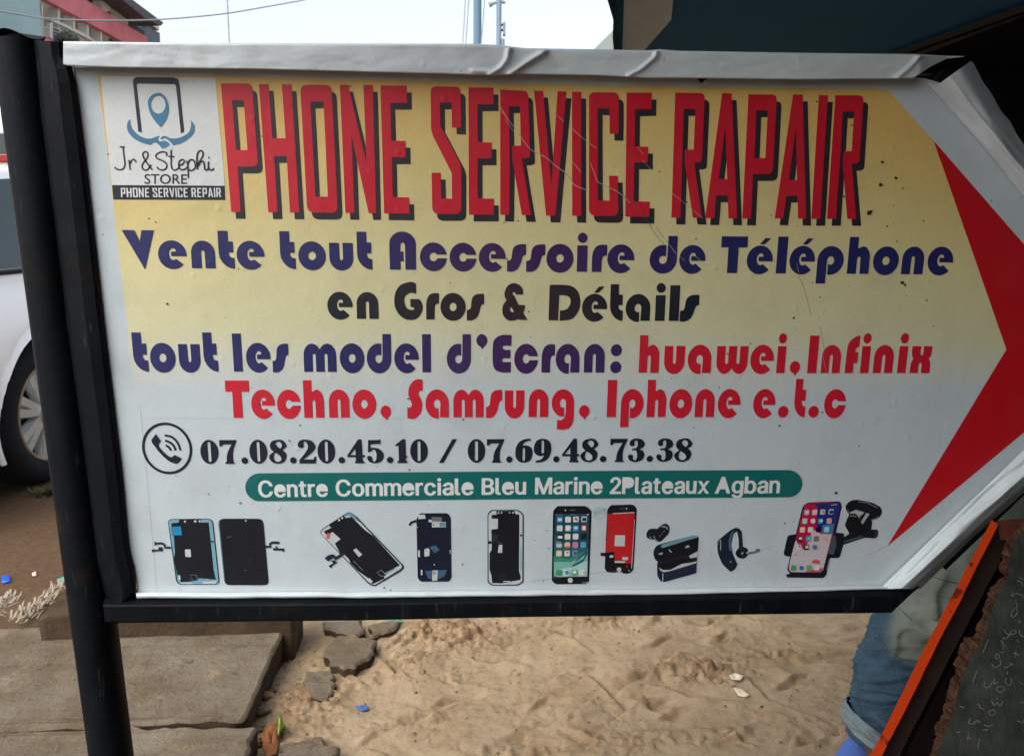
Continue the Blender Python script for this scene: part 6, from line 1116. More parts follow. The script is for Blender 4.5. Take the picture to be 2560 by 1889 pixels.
for k in range(6): y0 = 345 + k * 24; fac(mb, [(560, y0), (640, y0 + 14), (640, y0 + 24), (560, y0 + 10)], -.09, -.05, m_wht)
for k in range(7): y0 = 350 + k * 26; fac(mb, [(672, y0), (775, y0 + 42), (775, y0 + 56), (672, y0 + 14)], -.07, -.05, m_dkw)
fac(mb, [(800, 290), (1180, 480), (1180, 560), (790, 545)], -.14, -.10, m_wht)
mb.build("railing", bl_)
mb = MB()
for k in range(5): y0 = 110 + k * 26; fac(mb, [(1450, y0), (1590, y0 + 84), (1590, y0 + 94), (1450, y0 + 10)], -.09, -.05, m_wht)
for k in range(4): x0 = 1500 + k * 28; fac(mb, [(x0, 110 + (x0 - 1450) * .6), (x0 + 8, 114 + (x0 - 1450) * .6), (x0 + 8, 230 + (x0 - 1450) * .6), (x0, 226 + (x0 - 1450) * .6)], -.09, -.05, m_wht)
for k in range(8): y0 = 300 + k * 22; fac(mb, [(1700, y0), (1890, y0 + 110), (1890, y0 + 117), (1700, y0 + 8)], -.09, -.05, m_dkw)
mb.build("railing", bl_)
for px, m in (([(1445, 0), (1640, 110), (1900, 290), (1900, 470), (1700, 355), (1500, 225), (1445, 140)], m_dkw), ([(1170, -40), (1320, -40), (1322, 112), (1190, 48)], m_rdk), ([(1460, 470), (1600, 545), (1600, 620), (1460, 600)], m_dkw), ([(570, 340), (640, 370), (640, 480), (570, 440)], m_dkw), ([(1010, 480), (1060, 500), (1060, 560), (1010, 560)], m_dkw)):
    mb = MB(); fac(mb, px, -.88, -.84, m); mb.build("opening", bl_)
mb = MB(); fac(mb, [(1908, 330), (2080, 430), (2085, 545), (2085, 660), (1912, 640)], -6, -.35, m_dkw); mb.build("end_bay", bl_)
mb = MB(); fac(mb, [(1900, 265), (2075, 400), (2070, 345), (1990, 290), (1905, 262)], -.5, -.3, m_wht); mb.build("awning_board", bl_)
# bushy potted plant on the lower balcony
c = fpt((890, 510), .05); pl = thing("potted_plant", "round grey-green plant on the lower white balcony", "plant", tuple(c)); rr = random.Random(5); mb = MB()
for i in range(420):
    d = Vector((rr.gauss(0, 1), rr.gauss(0, 1), rr.gauss(0, 1))).normalized() * rr.uniform(.5, 1) ** .5 * .13; p = c + Vector((d.x * 1.2, d.y * 1.2, d.z * .8)); u = Vector((rr.gauss(0, 1), rr.gauss(0, 1), rr.gauss(0, 1))).normalized() * .045; w = u.orthogonal().normalized() * .025
    mb.add([p - u, p + w, p + u, p - w], [(0, 1, 2, 3)], m_bush)
mb.build("foliage", pl); mb = MB(); mb.tube([c - Vector((0, 0, .45)), c - Vector((0, 0, .2))], [.12, .16], m_cream, 14); mb.build("pot", pl)
wy = 11.5
gw = thing("corner_building", "plain grey-blue rendered wall of the nearest building on the left", "building", tuple(P(60, 60, 0, wy).xy) + (0,))
mb = MB(); rt = P(101.5, 0, 0, wy); rb = P(105.5, 110, 0, wy)
fr = [Vector((rt.x - 9, wy, -.2)), Vector((rb.x + (rb.x - rt.x) * 0, wy, -.2)), Vector((rt.x, wy, 9)), Vector((rt.x - 9, wy, 9))]
mb.prism(fr, [q + Vector((-3.2, 4, 0)) for q in fr], m_gre); mb.build("wall", gw)
mb = MB(); mb.box((rt.x - .6, wy - .02, 1.1), (.9, .08, 2.2), m_dkw, bev=.01); mb.build("door", gw)
# ---- utility poles, mast, cables
m_pole = simple("hazed_grey_pole", (106, 136, 156), .7, .2, var=.08, vs=3); m_pole2 = simple("hazed_pale_pole", (130, 150, 164), .7, .2, var=.08, vs=3); m_cab = simple("cable", (112, 118, 120), .7, .2); m_cab2 = simple("pale_cable", (150, 160, 166), .7, .2)  # pole colours paled: glow of the bright sky painted in
py_ = 16.0
pt, pb = P(1194.5, -60, 0, py_), P(1192, 112, 0, py_); po = thing("utility_pole", "thick blue-grey utility pole rising behind the sign's top edge", "pole", (pb.x, pb.y, 0), "utility poles behind the sign")
mb = MB(); w = (P(1204.5, 60, 0, py_).x - P(1183.5, 60, 0, py_).x) / 2; mb.tube([Vector((pb.x, pb.y, -.2)), pt + Vector((0, 0, 2))], [w * 1.08, w * .92], m_pole, 20); mb.build("shaft", po)
mb = MB(); mb.box(pt + Vector((0, 0, 1.6)), (1.5, .08, .1), m_pole, bev=.01); mb.build("crossarm", po)
pt, pb = P(1248, -60, 0, py_), P(1246.5, 112, 0, py_); po = thing("utility_pole", "thin pale utility pole with bracket arms and a box at its side", "pole", (pb.x, pb.y, 0), "utility poles behind the sign")
mb = MB(); w = (P(1254, 60, 0, py_).x - P(1241, 60, 0, py_).x) / 2; mb.tube([Vector((pb.x, pb.y, -.2)), pt + Vector((0, 0, 1))], w, m_pole2, 18); mb.build("shaft", po)
def pbox(x0, y0, x1, y1, d, m, nm, bev=.01):
    a, b = P(x0, y1, 0, py_ - d), P(x1, y0, 0, py_ - d); mb = MB(); mb.box(((a.x + b.x) / 2, py_ - d + .08, (a.z + b.z) / 2), (b.x - a.x, .16, b.z - a.z), m, bev=bev); mb.build(nm, po)
pbox(1258, 55, 1264, 87, .05, m_pole2, "control_box"); pbox(1252, 57, 1260, 61, .05, m_cab2, "bracket"); pbox(1252, 70, 1260, 74, .05, m_cab2, "bracket"); pbox(1253, 95, 1262, 118, .05, m_pole2, "junction_box", .03)
mb = MB()
mb.tube([P(1242, 6, 0, py_), P(1234, 8, 0, py_), P(1228, 11, 0, py_), P(1223, 13, 0, py_)], [.03, .03, .045, .05], m_cab2, 10); mb.tube([P(1253, 5, 0, py_), P(1259, 6, 0, py_), P(1264, 7.5, 0, py_)], [.035, .03, .012], m_cab2, 10); mb.build("insulator_arm", po)
a, b = P(564.5, -80, 0, 20), P(566.5, 115, 0, 20); mb = MB(); mb.tube([Vector((b.x, b.y, -.2)), a], .014, m_cab2, 8); tag(mb.build("antenna_mast"), "hair-thin pale antenna mast against the white sky", "mast")
def cable(name, px, y, r, m, label, grp="overhead cables"):
    yy = y if hasattr(y, '__len__') else [y] * len(px); s = spline(px, 6); d = np.interp(np.linspace(0, 1, len(s)), np.linspace(0, 1, len(yy)), yy)
    mb = MB(); mb.tube([P(q[0], q[1], 0, float(k)) for q, k in zip(s, d)], r, m, 6); return tag(mb.build(name), label, "cable", grp)
cable("overhead_cable", [(-120, 5), (0, 28), (60, 38), (110, 46), (200, 51), (290, 52), (370, 51)], 10.5, .011, m_cab, "dark sagging cable crossing the grey wall and the red building")
cable("overhead_cable", [(370, 51), (470, 44), (565, 34), (650, 20), (750, 2), (840, -18)], [10.5, 13], .009, m_cab2, "thin pale cable rising across the white sky")
for k, (x0, x1) in enumerate(((1164, 1156), (1172.5, 1163.5), (1212, 1202))):
    cable("overhead_cable", [(x0 + 1, -20), (x0 - 2, 20), ((x0 + x1) / 2, 60), (x1, 118)], 15.2, .010, m_cab2, ["leftmost of the thin cables dropping beside the thick pole", "thin dropping cable nearest the thick pole's left side", "thin cable dropping along the thick pole's right side"][k])

# ================================================================== dark canopy over the right half
m_teal_ = NT("teal_cloth"); _n = m_teal_.noise(700, 2); m_teal_ = m_teal_.set(m_teal_.mix(m_teal_.noise(3, 3), lin((54, 88, 108)), lin((62, 92, 104))), .9, .15, nrm=m_teal_.bump(m_teal_.noise(2.2, 3, .5, stretch=(2.5, .6, 1)), .5, .06, m_teal_.bump(_n, .15, .001)))
m_beige = simple("beige_cloth", (214, 220, 222), .9, .15, bump=(500, .15, .001), var=.06, vs=30)
def translucent(m, k):
    t = m.node_tree; p = t.nodes["Principled BSDF"]; tr = t.nodes.new('ShaderNodeBsdfTranslucent'); mx = t.nodes.new('ShaderNodeMixShader'); mx.inputs[0].default_value = k
    src = p.inputs['Base Color']
    if src.is_linked: t.links.new(src.links[0].from_socket, tr.inputs[0])
    else: tr.inputs[0].default_value = src.default_value
    t.links.new(p.outputs[0], mx.inputs[1]); t.links.new(tr.outputs[0], mx.inputs[2]); t.links.new(mx.outputs[0], t.nodes["Material Output"].inputs[0])
translucent(m_beige, .6); translucent(m_teal_, .42); m_blackc = simple("black_cloth", (14, 14, 20), .9, .1); m_val = simple("dark_valance", (36, 54, 66), .9, .15); m_greyc = simple("grey_cloth", (58, 58, 58), .9, .15); m_paleaw = simple("pale_awning", (150, 160, 154), .85, .2)
CP, CN = Vector((0, 2.4, 1.70)), Vector((0, .2, 1)).normalized()
can = thing("stall_canopy", "big dark teal cloth canopy with a beige strip, stretched over the sign's right half", "canopy", (.9, 1.0, 1.9))
def chit(x, y, d=0.0): return HIT(x, y, CP - CN * d, CN)
def ext(a, b, y):                                            # carry the line a-b on to depth y
    t = (y - b.y) / (b.y - a.y); return b + (b - a) * t
def cz(x, y): return Vector((x, y, CP.z + (2.4 - y) * .2))
def sheet(name, front, m, th=.006, sub=0):
    mb = MB(); mb.prism(front, [q + CN * th for q in front], m); return mb.build(name, can)
e0, e1 = chit(1542, 128), chit(1528, 0); eb = e0 + (e0 - e1) * .35; ef = ext(e0, e1, -4.0)
s0, s1 = chit(2220, 137), chit(2560, 14); sb = s0 + (s0 - s1) * .12; sf = ext(s0, s1, -1.2)
g0, g1 = chit(1600, 128), chit(1678, 39); g2 = chit(1733, 0); gb = g0 + (g0 - g1) * .3; gf = ext(g1, g2, g2.y - .35)
sheet("roof_cloth", [eb, Vector((sb.x, sb.y, sb.z)), sf, Vector((3.2, -4.0, CP.z + (2.4 + 4.0) * .2)), cz(-1.25, -4.0), cz(-.74, .35), ext(e0, e1, 1.66)], m_teal_)  # unseen left edge flared over the camera to shade the sign
h1, h2 = chit(1556, 128, .012), chit(1560, 0, .012); hb = h1 + (h1 - h2) * .3; hf = h2 + (h2 - h1) * .5
dn_ = CN * -.012
sheet("lining_strip", [hb, gb + dn_, g0 + dn_, g1 + dn_, chit(1683, 0, .012), chit(1690, -60, .012), hf], m_beige, .004)
v0, v1 = chit(1542, 150), chit(1528, -40); mb = MB()
pts = []
for i in range(80):
    t = i / 79; q_ = resample([tuple(v0), tuple(v1), tuple(ext(e0, e1, 1.66)), tuple(cz(-.74, .35)), tuple(cz(-1.25, -4.0))], 80)[i]; p = cz(q_[0], q_[1])
    w = .012 * math.sin(i * 1.9) + .008 * math.sin(i * .7)
    pts.append([p + Vector((-.002 + w * k * .5, 0, .03 - .075 * k)) for k in (0, .5, 1)])
mb.grid(pts, m_val, True); o = mb.build("valance", can); o.modifiers.new("t", 'SOLIDIFY').thickness = .003
q0, q1 = chit(2300, 140, .02), chit(2560, 40, .02)
sheet("grey_seam_strip", [chit(2222, 137, .014), chit(2560, 15, .014), q1, q0, chit(2260, 160, .014)], m_greyc, .004)
mb = MB(); mb.tube([sb - CN * .02, s0 - CN * .02, s1 - CN * .02, s1 + (s1 - s0) * .5 - CN * .02], .0035, m_blackc, 8); mb.build("seam_cord", can)
sheet("roof_cloth", [chit(2200, 180, -.01), Vector((3.2, 2.7, 1.655)), Vector((3.2, -4.0, 2.995)), sf + CN * .012, s1 + CN * .012], m_blackc)
# hanging dark cloths; back one in view, others added to shade the sign
mb = MB(); pts = []
xr0 = P(2150, 200, 0, 2.45).x
for i in range(60):
    x = xr0 + (3.2 - xr0) * i / 59; w = .03 * math.sin(i * 1.3) + .02 * math.sin(i * .47)
    pts.append([Vector((x, 2.45 + w * (1 - z / 3), z)) for z in np.linspace(.55, 1.71, 8)])
mb.grid(pts, m_blackc, True, flip=False); o = mb.build("back_curtain", can); o.modifiers.new("t", 'SOLIDIFY').thickness = .003
mb = MB(); pts = []
for i in range(70):
    y = -4.0 + 5.25 * i / 69; w = .03 * math.sin(i * 1.1) + .02 * math.sin(i * .41)
    pts.append([Vector((1.16 + w * (1 - z / 3), y, z)) for z in np.linspace(.1, CP.z + (2.4 - y) * .2, 8)])
mb.grid(pts, m_blackc, True); o = mb.build("side_light_blocker", can); o.modifiers.new("t", 'SOLIDIFY').thickness = .003  # added out of frame to darken the sign's right side
mb = MB(); pts = []
for i in range(70):
    x = -.7 + 3.9 * i / 69; w = .03 * math.sin(i * 1.2) + .02 * math.sin(i * .43)
    pts.append([Vector((x, -2.4 + w * (1 - z / 3), z)) for z in np.linspace(.1, cz(0, -2.4).z, 8)])
mb.grid(pts, m_blackc, True); o = mb.build("rear_light_blocker", can); o.modifiers.new("t", 'SOLIDIFY').thickness = .003  # added behind the camera, out of view, to dim the sign
for x, y in ((1.2, -3.8), (1.9, 2.4), (3.1, 2.4), (3.1, -3.8)):
    mb = MB(); mb.tube([(x, y, -.1), (x, y, CP.z + (2.4 - y) * .2)], .022, m_black, 14); mb.build("pole", can)
aw = MB(); f_ = [P(1470, 138, 0, 4.2), P(1640, 138, 0, 4.2), P(1640, 20, 0, 4.2), P(1590, 20, 0, 4.2)]
aw.prism(f_, [q + Vector((.1, .5, .12)) for q in f_], m_paleaw); awr = thing("pale_awning", "pale grey awning corner showing beyond the dark canopy's edge", "awning", tuple(P(1560, 138, 0, 4.2).xy) + (0,))
aw.build("cloth", awr); mb = MB(); q = P(1600, 100, 0, 4.4); mb.tube([(q.x, q.y, -.1), (q.x, q.y, q.z)], .02, m_black, 12); mb.build("pole", awr)

# ================================================================== orange-edged crate front with a slate-grey board
BY = .72
m_org = NT("orange_paint"); _o = m_org.noise(40, 5, .6); m_org = m_org.set(m_org.mix(m_org.rng(_o, .60, .64, 0, .9), lin((196, 62, 18)), lin((86, 34, 20))), .75, .12, nrm=m_org.bump(_o, .2, .002))
m_rust = simple("rusty_brown", (84, 44, 30), .85, .2, bump=(80, .4, .003), var=.35, vs=25); m_in_shade = simple("shaded_inner", (40, 30, 26), .9, .1, var=.3, vs=30)  # dark inner brown carries the shadow inside the frame
m_wood = NT("broken_wood"); _o = m_wood.noise(60, 5, .7, stretch=(3, 3, .6)); m_wood = m_wood.set(m_wood.mix(m_wood.rng(_o, .3, .7), lin((44, 30, 24)), lin((92, 64, 46))), .9, .15, nrm=m_wood.bump(_o, .6, .006))
m_slate = NT("slate"); _o = m_slate.noise(28, 6, .7); _q = m_slate.noise(130, 4, .7, stretch=(2, 1, .4)); m_slate = m_slate.set(m_slate.mix(m_slate.rng(_q, .5, .75, 0, .5), m_slate.mix(m_slate.rng(_o, .35, .65), lin((40, 45, 43)), lin((62, 66, 61))), lin((78, 77, 70))), .9, .12, nrm=m_slate.bump(_q, .4, .003))
m_chalk = simple("chalk", (112, 116, 109), .9, .1, var=.3, vs=120)
fb = thing("leaning_board", "leaning dark slate board scribbled with chalk numbers in an orange-edged frame", "board", tuple(P(2300, 1889, 0, BY).xy) + (0,))
BP0 = P(2400, 1600, 0, BY); BN = Vector((0, -.93, .37)).normalized(); _bv = ray(2400, 1600); BV = _bv / _bv.y + Vector((.12, 0, 0))
def bp(x, y, d=0): return HIT(x, y, BP0, BN) + BV * d
def down(a, b, z=.0): t = (z - b.z) / (b.z - a.z); return b + (b - a) * t
tl, tr_, bl2, br2 = bp(2479, 1298), bp(2494, 1312), bp(2174, 1889), bp(2204, 1889)
w1 = (tr_ - tl); fl = [tl, down(tl, bl2, .02), down(tr_, br2, .02), bp(2494, 1313)]
# front edge bar, finely divided so its paint edge is uneven
def bar(name, la, lb, d0, d1, m, seed, n=70, jag=.0008):
    a, b = resample([tuple(q) for q in la], n), resample([tuple(q) for q in lb], n); pts = []
    for i in range(n):
        p, q = Vector(a[i]), Vector(b[i]); p.x += float(fbm(i * .5, seed, 3, seed)) * jag; q.x += float(fbm(i * .5, seed + 3, 3, seed + 1)) * jag
        pts.append([p + BV * d1, p, q, q + BV * d1])
    mb = MB(); mb.grid(pts, m, False, closed=True); mb.add(pts[0] + pts[-1], [(0, 1, 2, 3), (7, 6, 5, 4)], m); return mb.build(name, fb)
bar("edge_bar", [fl[0], fl[1]], [fl[3], fl[2]], 0, .010, m_org, 2)
i0, i1 = bp(2497, 1313, .012), bp(2437 + 14, 1440, .012)
bar("frame_side", [bp(2486, 1310, .0105), down(tl, bl2, .02) + BV * .0105 + Vector((.006, 0, 0))], [bp(2535, 1330, .0105), down(bp(2535, 1330, .0105), bp(2245, 1889, .0105), .02)], 0, .05, m_in_shade, 5)
bar("frame_top", [bp(2489, 1299, .003), bp(2800, 1278, .003)], [bp(2500, 1348, .003), bp(2800, 1332, .003)], 0, .05, m_rust, 7)
mb = MB(); bk = [bp(2500, 1320, .07), bp(2900, 1300, .07), down(bp(2900, 1300, .07), bp(2700, 1889, .07), .02), down(bp(2490, 1320, .07), bp(2195, 1889, .07), .02)]
mb.prism(bk, [q + BV * .012 for q in bk], m_in_shade); mb.build("back_panel", fb)  # dark panel standing in for the shaded recess
edge = [(2640,1240),(2560,1296),(2525,1339),(2516,1365),(2510,1385),(2505,1405),(2499,1422),(2506,1440),(2490,1458),(2476,1470),(2470,1495),(2455,1525),(2446,1560),(2435,1590),(2410,1592),(2402,1610),(2394,1640),(2386,1657),(2382,1690),(2375,1725),(2364,1765),(2350,1800),(2340,1820),(2332,1850),(2323,1889),(2300,1960)]
inn = [(2640,1262),(2572,1318),(2545,1350),(2534,1380),(2528,1400),(2524,1425),(2524,1448),(2512,1470),(2497,1488),(2492,1510),(2478,1540),(2470,1575),(2458,1610),(2440,1625),(2428,1650),(2416,1680),(2408,1700),(2402,1725),(2396,1750),(2386,1785),(2374,1815),(2362,1845),(2352,1870),(2345,1900),(2322,1970)]
a, b = resample(edge, 140), resample(inn, 140)
sd = -.012
mb = MB(); pts = []
for i in range(140):
    j1, j2, j3 = (float(fbm(i * .21, k * 3.1, 3, 20 + k)) + .7 * float(fbm(i * .9, k * 3.1, 2, 30 + k)) for k in range(3)); p, q = a[i], b[i]; m_ = p * .5 + q * .5
    pts.append([bp(p[0] + j1 * 4, p[1], sd + .020), bp(p[0] + j1 * 5, p[1], sd + .010 + j2 * .002), bp(m_[0] + j2 * 6, m_[1], sd + .004 + j3 * .004), bp(q[0] + j3 * 5, q[1], sd + .0005)])
mb.grid(pts, m_wood, False, flip=True); mb.build("splintered_edge", fb)
mb = MB(); fr_ = [bp(q[0] - 3, q[1], sd) for q in b]; fr_ = fr_ + [down(fr_[-2], fr_[-1], .3), bp(3000, 2200, sd), bp(3000, 1180, sd)]
mb.prism(fr_, [q + BV * .018 for q in fr_], m_slate); mb.build("slate", fb)
mb = MB(); C6 = lambda p: (2000 + p[0] / 3.679, 1440 + p[1] / 3.679)
def cpen(pts, w=7):
    pl = spline(pts, 4) if len(pts) > 2 else pts
    L, R = stroke(pl, w); vs = [bp(*C6(p), sd - .0006) for p in L + R]; n = len(L)
    mb.add(vs, [(i, i + 1, n + i + 1, n + i) for i in range(n - 1)], m_chalk)
for s in ([(2000,50),(2035,60),(2052,95)], [(2020,20),(2055,35)], [(1955,190),(1990,165),(2045,180),(2050,205)], [(1960,150),(1950,190)], [(1985,220),(2000,290)], [(2000,290),(1970,310),(1945,355),(1962,376),(2000,345),(1998,300)], [(2028,400),(2020,432)],
          [(1885,490),(1905,525),(1945,535),(1990,518),(1980,495),(1950,500),(1930,540),(1895,572),(1870,558)], [(2020,490),(2030,540),(2060,555)], [(1860,580),(1882,640),(1902,622)], [(2000,580),(2012,606)], [(1880,640),(1870,668)],
          [(1850,690),(1870,702),(1882,680)], [(1812,708),(1806,745),(1828,752),(1838,722),(1812,708)], [(1960,700),(2020,720)], [(1990,680),(1985,742)], [(1930,790),(1970,812)], [(1880,822),(1910,832),(1952,800)], [(1770,800),(1800,832),(1850,805),(1845,760)], [(1915,870),(1908,894)],
          [(1945,930),(1950,972),(1920,992),(1895,960),(1902,930)], [(1815,1015),(1850,1000),(1888,1020),(1860,1052),(1822,1045),(1815,1015)], [(1710,960),(1700,1000),(1742,1012),(1780,960)], [(1800,930),(1790,982),(1832,960)], [(1825,1090),(1815,1122)],
          [(1770,1130),(1790,1172),(1820,1150),(1842,1180),(1872,1140)], [(1738,1222),(1762,1262),(1802,1250),(1790,1212),(1750,1232)], [(1655,1190),(1702,1212)], [(1640,1160),(1672,1182)], [(1580,1290),(1560,1330),(1600,1342),(1640,1310),(1662,1332)], [(1700,1350),(1742,1362),(1782,1350)], [(1690,1400),(1742,1390)],
          [(1540,1460),(1592,1472)], [(1562,1430),(1555,1492)], [(2030,1140),(2060,1150)], [(2010,960),(2055,985)], [(1480,1180),(1520,1195)], [(1690,700),(1740,580)], [(1640,860),(1600,960)], [(1660,1470),(1645,1560)], [(1450,1420),(1490,1410)], [(2000,1310),(2050,1330),(2056,1300)]): cpen(s)
mb.build("chalk_writing", fb)

# ================================================================== person standing behind the sign
m_skin = simple("skin", (84, 56, 44), .55, .35, bump=(200, .1, .001)); m_shoe = NT("blue_slipper"); _o = m_shoe.noise(120, 3); m_shoe = m_shoe.set(m_shoe.mix(_o, lin((64, 92, 158)), lin((84, 110, 176))), .8, .25, nrm=m_shoe.bump(_o, .3, .002))
m_shirt = simple("dark_shirt", (18, 20, 30), .9, .1)
def jeans_mat():
    t = NT("jeans"); a = t.n('Attribute', attribute_name='fade').outputs['Fac']; w = t.noise(1400, 2, .5, stretch=(1, 1, .2)); v = t.noise(24, 4, .6)
    blue = t.mix(t.rng(v, .3, .7), lin((26, 48, 66)), lin((48, 72, 90))); pale = t.mix(t.rng(v, .3, .7), lin((98, 104, 92)), lin((122, 126, 112)))
    c = t.mix(a, blue, pale); c = t.mix(t.rng(w, .45, .7, 0, .4), c, lin((120, 140, 150)))
    return t.set(c, .92, .15, nrm=t.bump(t.noise(60, 4), .25, .004, t.bump(w, .2, .001)))
m_jean = jeans_mat(); m_cuff = simple("turned_up_denim", (112, 124, 126), .92, .15, bump=(500, .3, .001), var=.12, vs=60); m_thr = simple("stitch_thread", (56, 58, 60), .9)
YA = 1.48
J = lambda x, y, d=0: P(x, y, 0, YA + d)
ank, knee = J(2188, 1846), J(2320, 1570, -.02); hip = Vector((knee.x + .16, YA + .06, .92))
per = thing("person", "person in faded turned-up jeans and blue slipper, standing half hidden behind the sign", "person", (ank.x, ank.y, 0))
pel = hip + Vector((.13, .05, .04))
ank2 = Vector((pel.x + .22, YA + .22, .09)); knee2 = Vector((pel.x + .18, YA + .10, .50)); hip2 = pel + Vector((.10, .03, -.04))
def skin(name, nodes, edges, m, parent, sub=2):
    me = bpy.data.meshes.new(name); me.from_pydata([tuple(n[0]) for n in nodes], edges, []); o = bpy.data.objects.new(name, me); COL.objects.link(o)
    md = o.modifiers.new("skin", 'SKIN'); sv = me.skin_vertices[0].data
    for k, n in enumerate(nodes): r = n[1] if hasattr(n[1], '__len__') else (n[1], n[1]); sv[k].radius = r
    sv[0].use_root = True; md.use_smooth_shade = True; s = o.modifiers.new("sub", 'SUBSURF'); s.levels = s.render_levels = sub
    me.materials.append(m); return adopt(o, parent)
ch = pel + Vector((.20, .10, .40)); nk = ch + Vector((0, 0, .16)); hd = nk + Vector((-.01, -.02, .17)); cr = hd + Vector((0, 0, .09))
V = Vector
N = [(pel, (.13, .10)), (ch, (.15, .11)), (nk, .055), (hd, (.078, .09)), (cr, (.06, .07)), (hip, .075), (knee, .055), (ank, .036), (ank + V((-.035, -.13, -.055)), (.038, .026)),
     (hip2, .075), (knee2, .055), (ank2, .036), (ank2 + V((.03, -.13, -.055)), (.038, .026)),
     (ch + V((-.17, 0, .08)), .05), (ch + V((-.23, .03, -.2)), .04), (ch + V((-.18, -.10, -.40)), .032), (ch + V((-.17, -.15, -.47)), (.04, .018)),
     (ch + V((.17, 0, .08)), .05), (ch + V((.24, .03, -.2)), .04), (ch + V((.24, -.05, -.42)), .032), (ch + V((.24, -.08, -.50)), (.04, .018))]
E = [(0, 1), (1, 2), (2, 3), (3, 4), (0, 5), (5, 6), (6, 7), (7, 8), (0, 9), (9, 10), (10, 11), (11, 12), (1, 13), (13, 14), (14, 15), (15, 16), (1, 17), (17, 18), (18, 19), (19, 20)]
for hb_, sx in ((16, -1), (20, 1)):
    for k, (dx, ln) in enumerate(((-.026, .07), (-.009, .08), (.009, .078), (.026, .062))):
        b0 = N[hb_][0]; N.append((b0 + V((dx, -.02, -.03)), .0095)); N.append((b0 + V((dx * 1.1, -.03, -.03 - ln * .5)), .0085)); N.append((b0 + V((dx * 1.1, -.02, -.03 - ln)), .007))
        E += [(hb_, len(N) - 3), (len(N) - 3, len(N) - 2), (len(N) - 2, len(N) - 1)]
    N.append((b0 + V((-sx * .04, -.02, -.0)), .011)); N.append((b0 + V((-sx * .05, -.035, -.04)), .009)); E += [(hb_, len(N) - 2), (len(N) - 2, len(N) - 1)]
body = skin("body", N, E, m_skin, per)
m_hair = simple("hair", (14, 12, 12), .9, .2, bump=(300, .6, .004))
mb = MB(); bm = bmesh.new(); bmesh.ops.create_icosphere(bm, subdivisions=3, radius=1)
mb.add([hd + V((v.co.x * .095, v.co.y * .11 + .012, .045 + v.co.z * .105)) for v in bm.verts], [[v.index for v in f.verts] for f in bm.faces if sum(v.co.z for v in f.verts) / 3 > -.1 or sum(v.co.y for v in f.verts) / 3 > .35], m_hair, True); bm.free(); mb.build("hair", per)
m_eye = simple("eye", (230, 226, 218), .3); 
for sx in (-1, 1):
    mb = MB(); bm = bmesh.new(); bmesh.ops.create_icosphere(bm, subdivisions=2, radius=.012); mb.add([hd + V((sx * .032, -.083, .02)) + v.co for v in bm.verts], [[v.index for v in f.verts] for f in bm.faces], m_eye, True); bm.free(); mb.build("eye", per)
skin("shirt", [(pel + V((0, 0, .02)), (.155, .125)), (ch, (.172, .13)), (ch + V((0, 0, .11)), (.09, .075)), (ch + V((-.17, 0, .08)), .066), (ch + V((-.225, .02, -.12)), .058), (ch + V((.17, 0, .08)), .066), (ch + V((.235, .02, -.12)), .058)], [(0, 1), (1, 2), (1, 3), (3, 4), (1, 5), (5, 6)], m_shirt, per)
# trousers: lofted legs, the near one shaped from the photo
def loft(stations, n=64, seed=0, folds_=()):
    pts = []; m = len(stations)
    for i, (c, r1, r2, ax) in enumerate(stations):
        row = []
        for k in range(n):
            a = 2 * math.pi * k / n; u = i / m
            w = 1 + .05 * float(fbm(math.cos(a) * 1.6 + seed, u * 9 + math.sin(a) * 1.6, 3, seed)) + .02 * float(fbm(k * .3, u * 40, 2, seed + 2))
            fw_ = 1 - abs(float(fbm(math.cos(a) * 1.1 + seed + u * 3, u * 26 + math.sin(a) * 2.2, 3, seed + 4))) * 2; w += .045 * max(0, fw_) ** 2
            row.append(c + ax * math.cos(a) * r1 * w + Vector((0, 1, 0)) * math.sin(a) * r2 * w)
        pts.append(row)
    return pts
def stations(keys, n):
    t = np.linspace(0, len(keys) - 1, n); out = []
    arr = np.array([list(k[0]) + [k[1], k[2]] for k in keys]); idx_ = np.arange(len(keys))
    sp_ = spline([(i, 0) for i in idx_], 2)
    for q in t:
        i = int(min(q, len(keys) - 2)); f = q - i; g = lambda j: arr[max(0, min(len(keys) - 1, j))]
        p0, p1, p2, p3 = g(i - 1), g(i), g(i + 1), g(i + 2)
        v = .5 * (2*p1 + (p2-p0)*f + (2*p0-5*p1+4*p2-p3)*f*f + (3*p1-p0-3*p2+p3)*f**3)
        out.append((Vector(v[:3]), v[3], v[4], Vector((1, 0, 0))))
    return out
near_ = [(J(2205, 1836), .074, .075), (J(2212, 1800), .070, .074), (J(2225, 1760), .079, .080), (J(2232, 1715), .083, .083), (J(2240, 1675), .084, .085), (J(2262, 1630), .085, .086), (J(2288, 1580, -.01), .088, .090), (J(2330, 1520, -.01), .092, .094), (J(2372, 1460), .098, .098), (J(2420, 1390, .01), .104, .104), (hip + V((.0, 0, -.06)), .115, .12), (hip + V((.05, .02, .05)), .13, .125), (pel + V((-.02, 0, .10)), .15, .12)]
far_ = [(ank2 + V((0, 0, .03)), .072, .075), (ank2.lerp(knee2, .5), .085, .085), (knee2, .088, .09), (knee2.lerp(hip2, .5), .098, .10), (hip2 + V((0, 0, -.05)), .115, .12), (hip2 + V((-.05, 0, .05)), .13, .125), (pel + V((.02, 0, .10)), .15, .12)]
mb = MB(); P1 = loft(stations(near_, 150), 72, 3)
